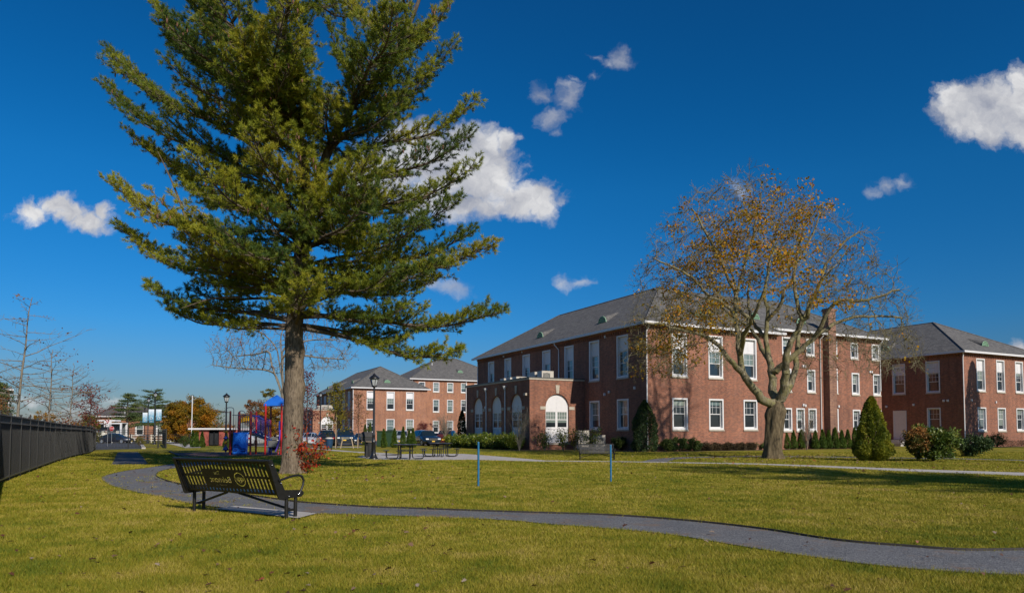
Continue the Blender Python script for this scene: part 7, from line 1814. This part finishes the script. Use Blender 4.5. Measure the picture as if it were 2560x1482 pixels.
# autumn crowns
leafy_tree('orange_tree', 'broad dome shaped orange tree behind the flagpole and brick enclosure', 'tree', P2(471, 95), 1.5, (0, 0, 3.0), (3.5, 3.2, 3.1), 170, 40000, .72, .2, M['orange_tree'], M['bark_dark'], tr=.16, bottom=-.85, fill=.45)
leafy_tree('rust_tree', 'rust coloured tree behind the blue playground roof', 'tree', P2(650, 93), 2.0, (0, 0, 3.6), (2.5, 2.4, 2.6), 80, 8500, .55, .2, M['rust_tree'], M['bark_dark'], tr=.16, bottom=-.9, fill=.6)
leafy_tree('rust_tree', 'second rust and green tree behind the red playground posts, right of the first', 'tree', P2(688, 90), 1.2, (0, 0, 2.8), (2.0, 2.2, 2.4), 70, 7000, .5, .18, M['orange_tree'], M['bark_dark'], tr=.14, bottom=-.9, fill=.6)
leafy_tree('distant_tree', 'small pale umbrella shaped treetop above the rust coloured tree', 'tree', P2(671, 118), 5.5, (0, 0, 8.0), (1.45, 1.3, .8), 26, 1900, .35, .16, M['yellow_bush'], M['bark_grey'], tr=.08, bottom=-.5, flat=.5, limbs=14)
leafy_tree('thin_tree', 'thin nearly bare tree on the right shoulder of the orange dome tree', 'tree', P2(548, 100), 2.0, (0, 0, 3.2), (1.4, 1.3, 2.6), 40, 500, .4, .18, M['box'], M['bark_grey'], tr=.05, bottom=-.9, limbs=30)
# layered pines beyond the gate
def far_pine(label, loc, H, R, seed):
    t = empty('far_pine', loc, 0, label, 'pine tree', 'pines beyond the gate'); Pn = []; A = [(0, 0, 0)]; B = [(0, 0, H)]; a = [.28]; b = [.05]; val = []
    n_l = 32
    for i in range(n_l):
        f = .28+.72*i/n_l; z = H*f; az = i*2.4+rng.uniform(-.6, .6); L_ = R*(1-.7*max(0, f-.45)/.55)*rng.uniform(.55, 1.1); tip = np.array([math.cos(az)*L_, math.sin(az)*L_, z+rng.uniform(.0, .25)*L_])
        A.append((0, 0, z)); B.append(tip); a.append(.07); b.append(.02); k = int(130+110*L_)
        g_ = rng.uniform(.35, 1.05, (k, 1)); q = np.array([[0, 0, z]])+(tip-np.array([0, 0, z]))*g_; q = q+rng.normal(size=(k, 3))*np.array([.42, .42, .075])*(.6+.25*L_/2); Pn.append(q); val.append(np.full(k, rng.random()))
    Pn = np.concatenate(Pn); val = np.concatenate(val); seg_mesh('trunk', A, B, a, b, M['bark_dark'], t, 5)
    V, Fq = quads(Pn, (.22*rng.uniform(.6, 1.3, len(Pn))), .35, np.array([0, 0, .35]), 1); mesh_np('crown', V, Fq, M['farpine'], t, rnd=np.clip(val*.6+rng.random(len(Pn))*.4, 0, 1)); return t
far_pine('flat layered dark pine on the left of the pair beyond the gate', P2(318, 116), 8.0, 3.1, 1)
far_pine('taller layered dark pine behind the banner lamp, right of the pair', P2(386, 120), 8.7, 4.2, 2)
far_pine('dark pine cut by the left frame edge above the brick house', P2(-4, 70), 6.4, 1.5, 3)
leafy_tree('brown_tree', 'low brownish tree between the brick house and the first bare tree', 'tree', P2(8, 66), 1.5, (0, 0, 3.9), (.8, .8, 1.0), 18, 380, .4, .16, M['rust_tree'], M['bark_dark'], tr=.06, bottom=-.9, limbs=16)
leafy_tree('orange_tree', 'small orange treetop just above the screened fence at left', 'tree', P2(111, 100), 1.5, (0, 0, 3.3), (1.7, 1.3, 1.2), 30, 2500, .4, .18, M['orange_tree'], M['bark_dark'], tr=.08)
# conifer outside the frame whose shadow climbs the right wing wall
bush('tall_conifer', 'tall narrow conifer outside the right frame edge shading the wing wall', 'conifer', (49.9, 60.5, -.07), (2.6, 1.9, 6.9), 30000, .18, M['arb'], K=70, shape='cone', stems=2, pw=.5, amp=.6)
bush('shrub', 'bush by the black picket fence on the verge beyond the gate', 'shrub', P2(350, 74), (.55, .5, .5), 1600, .08, M['yellow_bush'], K=24, lr=.2)
bush('shrub', 'dark low shrubs beyond the white fence left of the enclosure', 'shrub', P2(440, 98), (1.6, .8, .5), 1800, .1, M['box_brown'], K=30, lr=.3)
bare_tree('bare_tree', 'tall leafless tree outside the frame casting branch shadows on the building corner', (27.3, 26.6, 0), 15.2, (0, 0, 20.5), (2.6, 2.6, 5.2), 420, .5, .034, M['bark_grey'],
    seedlimbs=[((0, 0, 14), (-.6, 0, 17), (-1.4, .3, 20), (-2.4, .2, 24)), ((0, 0, 14.5), (.8, .2, 17.5), (1.6, .4, 21), (2.2, .2, 24)), ((0, 0, 15), (.2, -.4, 18), (.3, -.6, 22), (.2, -.5, 25)), ((0, 0, 13), (1.4, .2, 15), (3, .5, 18))], infl=4)
# far woods that close the horizon beyond the houses
def woods(x0, x1, Y, h, n, mat, label):
    X_ = rng.uniform(x0, x1, n); hh = h*(.7+.3*np.sin(X_*.11)+.25*np.sin(X_*.31+1)); Z_ = rng.random(n)**.8*hh; P_ = np.stack([X_, Y+rng.uniform(-4, 4, n), Z_-.5], 1)
    V, Fq = quads(P_, .9*rng.uniform(.6, 1.3, n), .7); o = mesh_np('woods', V, Fq, mat, None, rnd=rng.random(n)); tag(o, kind='stuff'); return o
woods(-260, -36, 190, 4.6, 26000, M['rust_tree'], '')
woods(-60, 20, 210, 5.5, 9000, M['box_brown'], '')
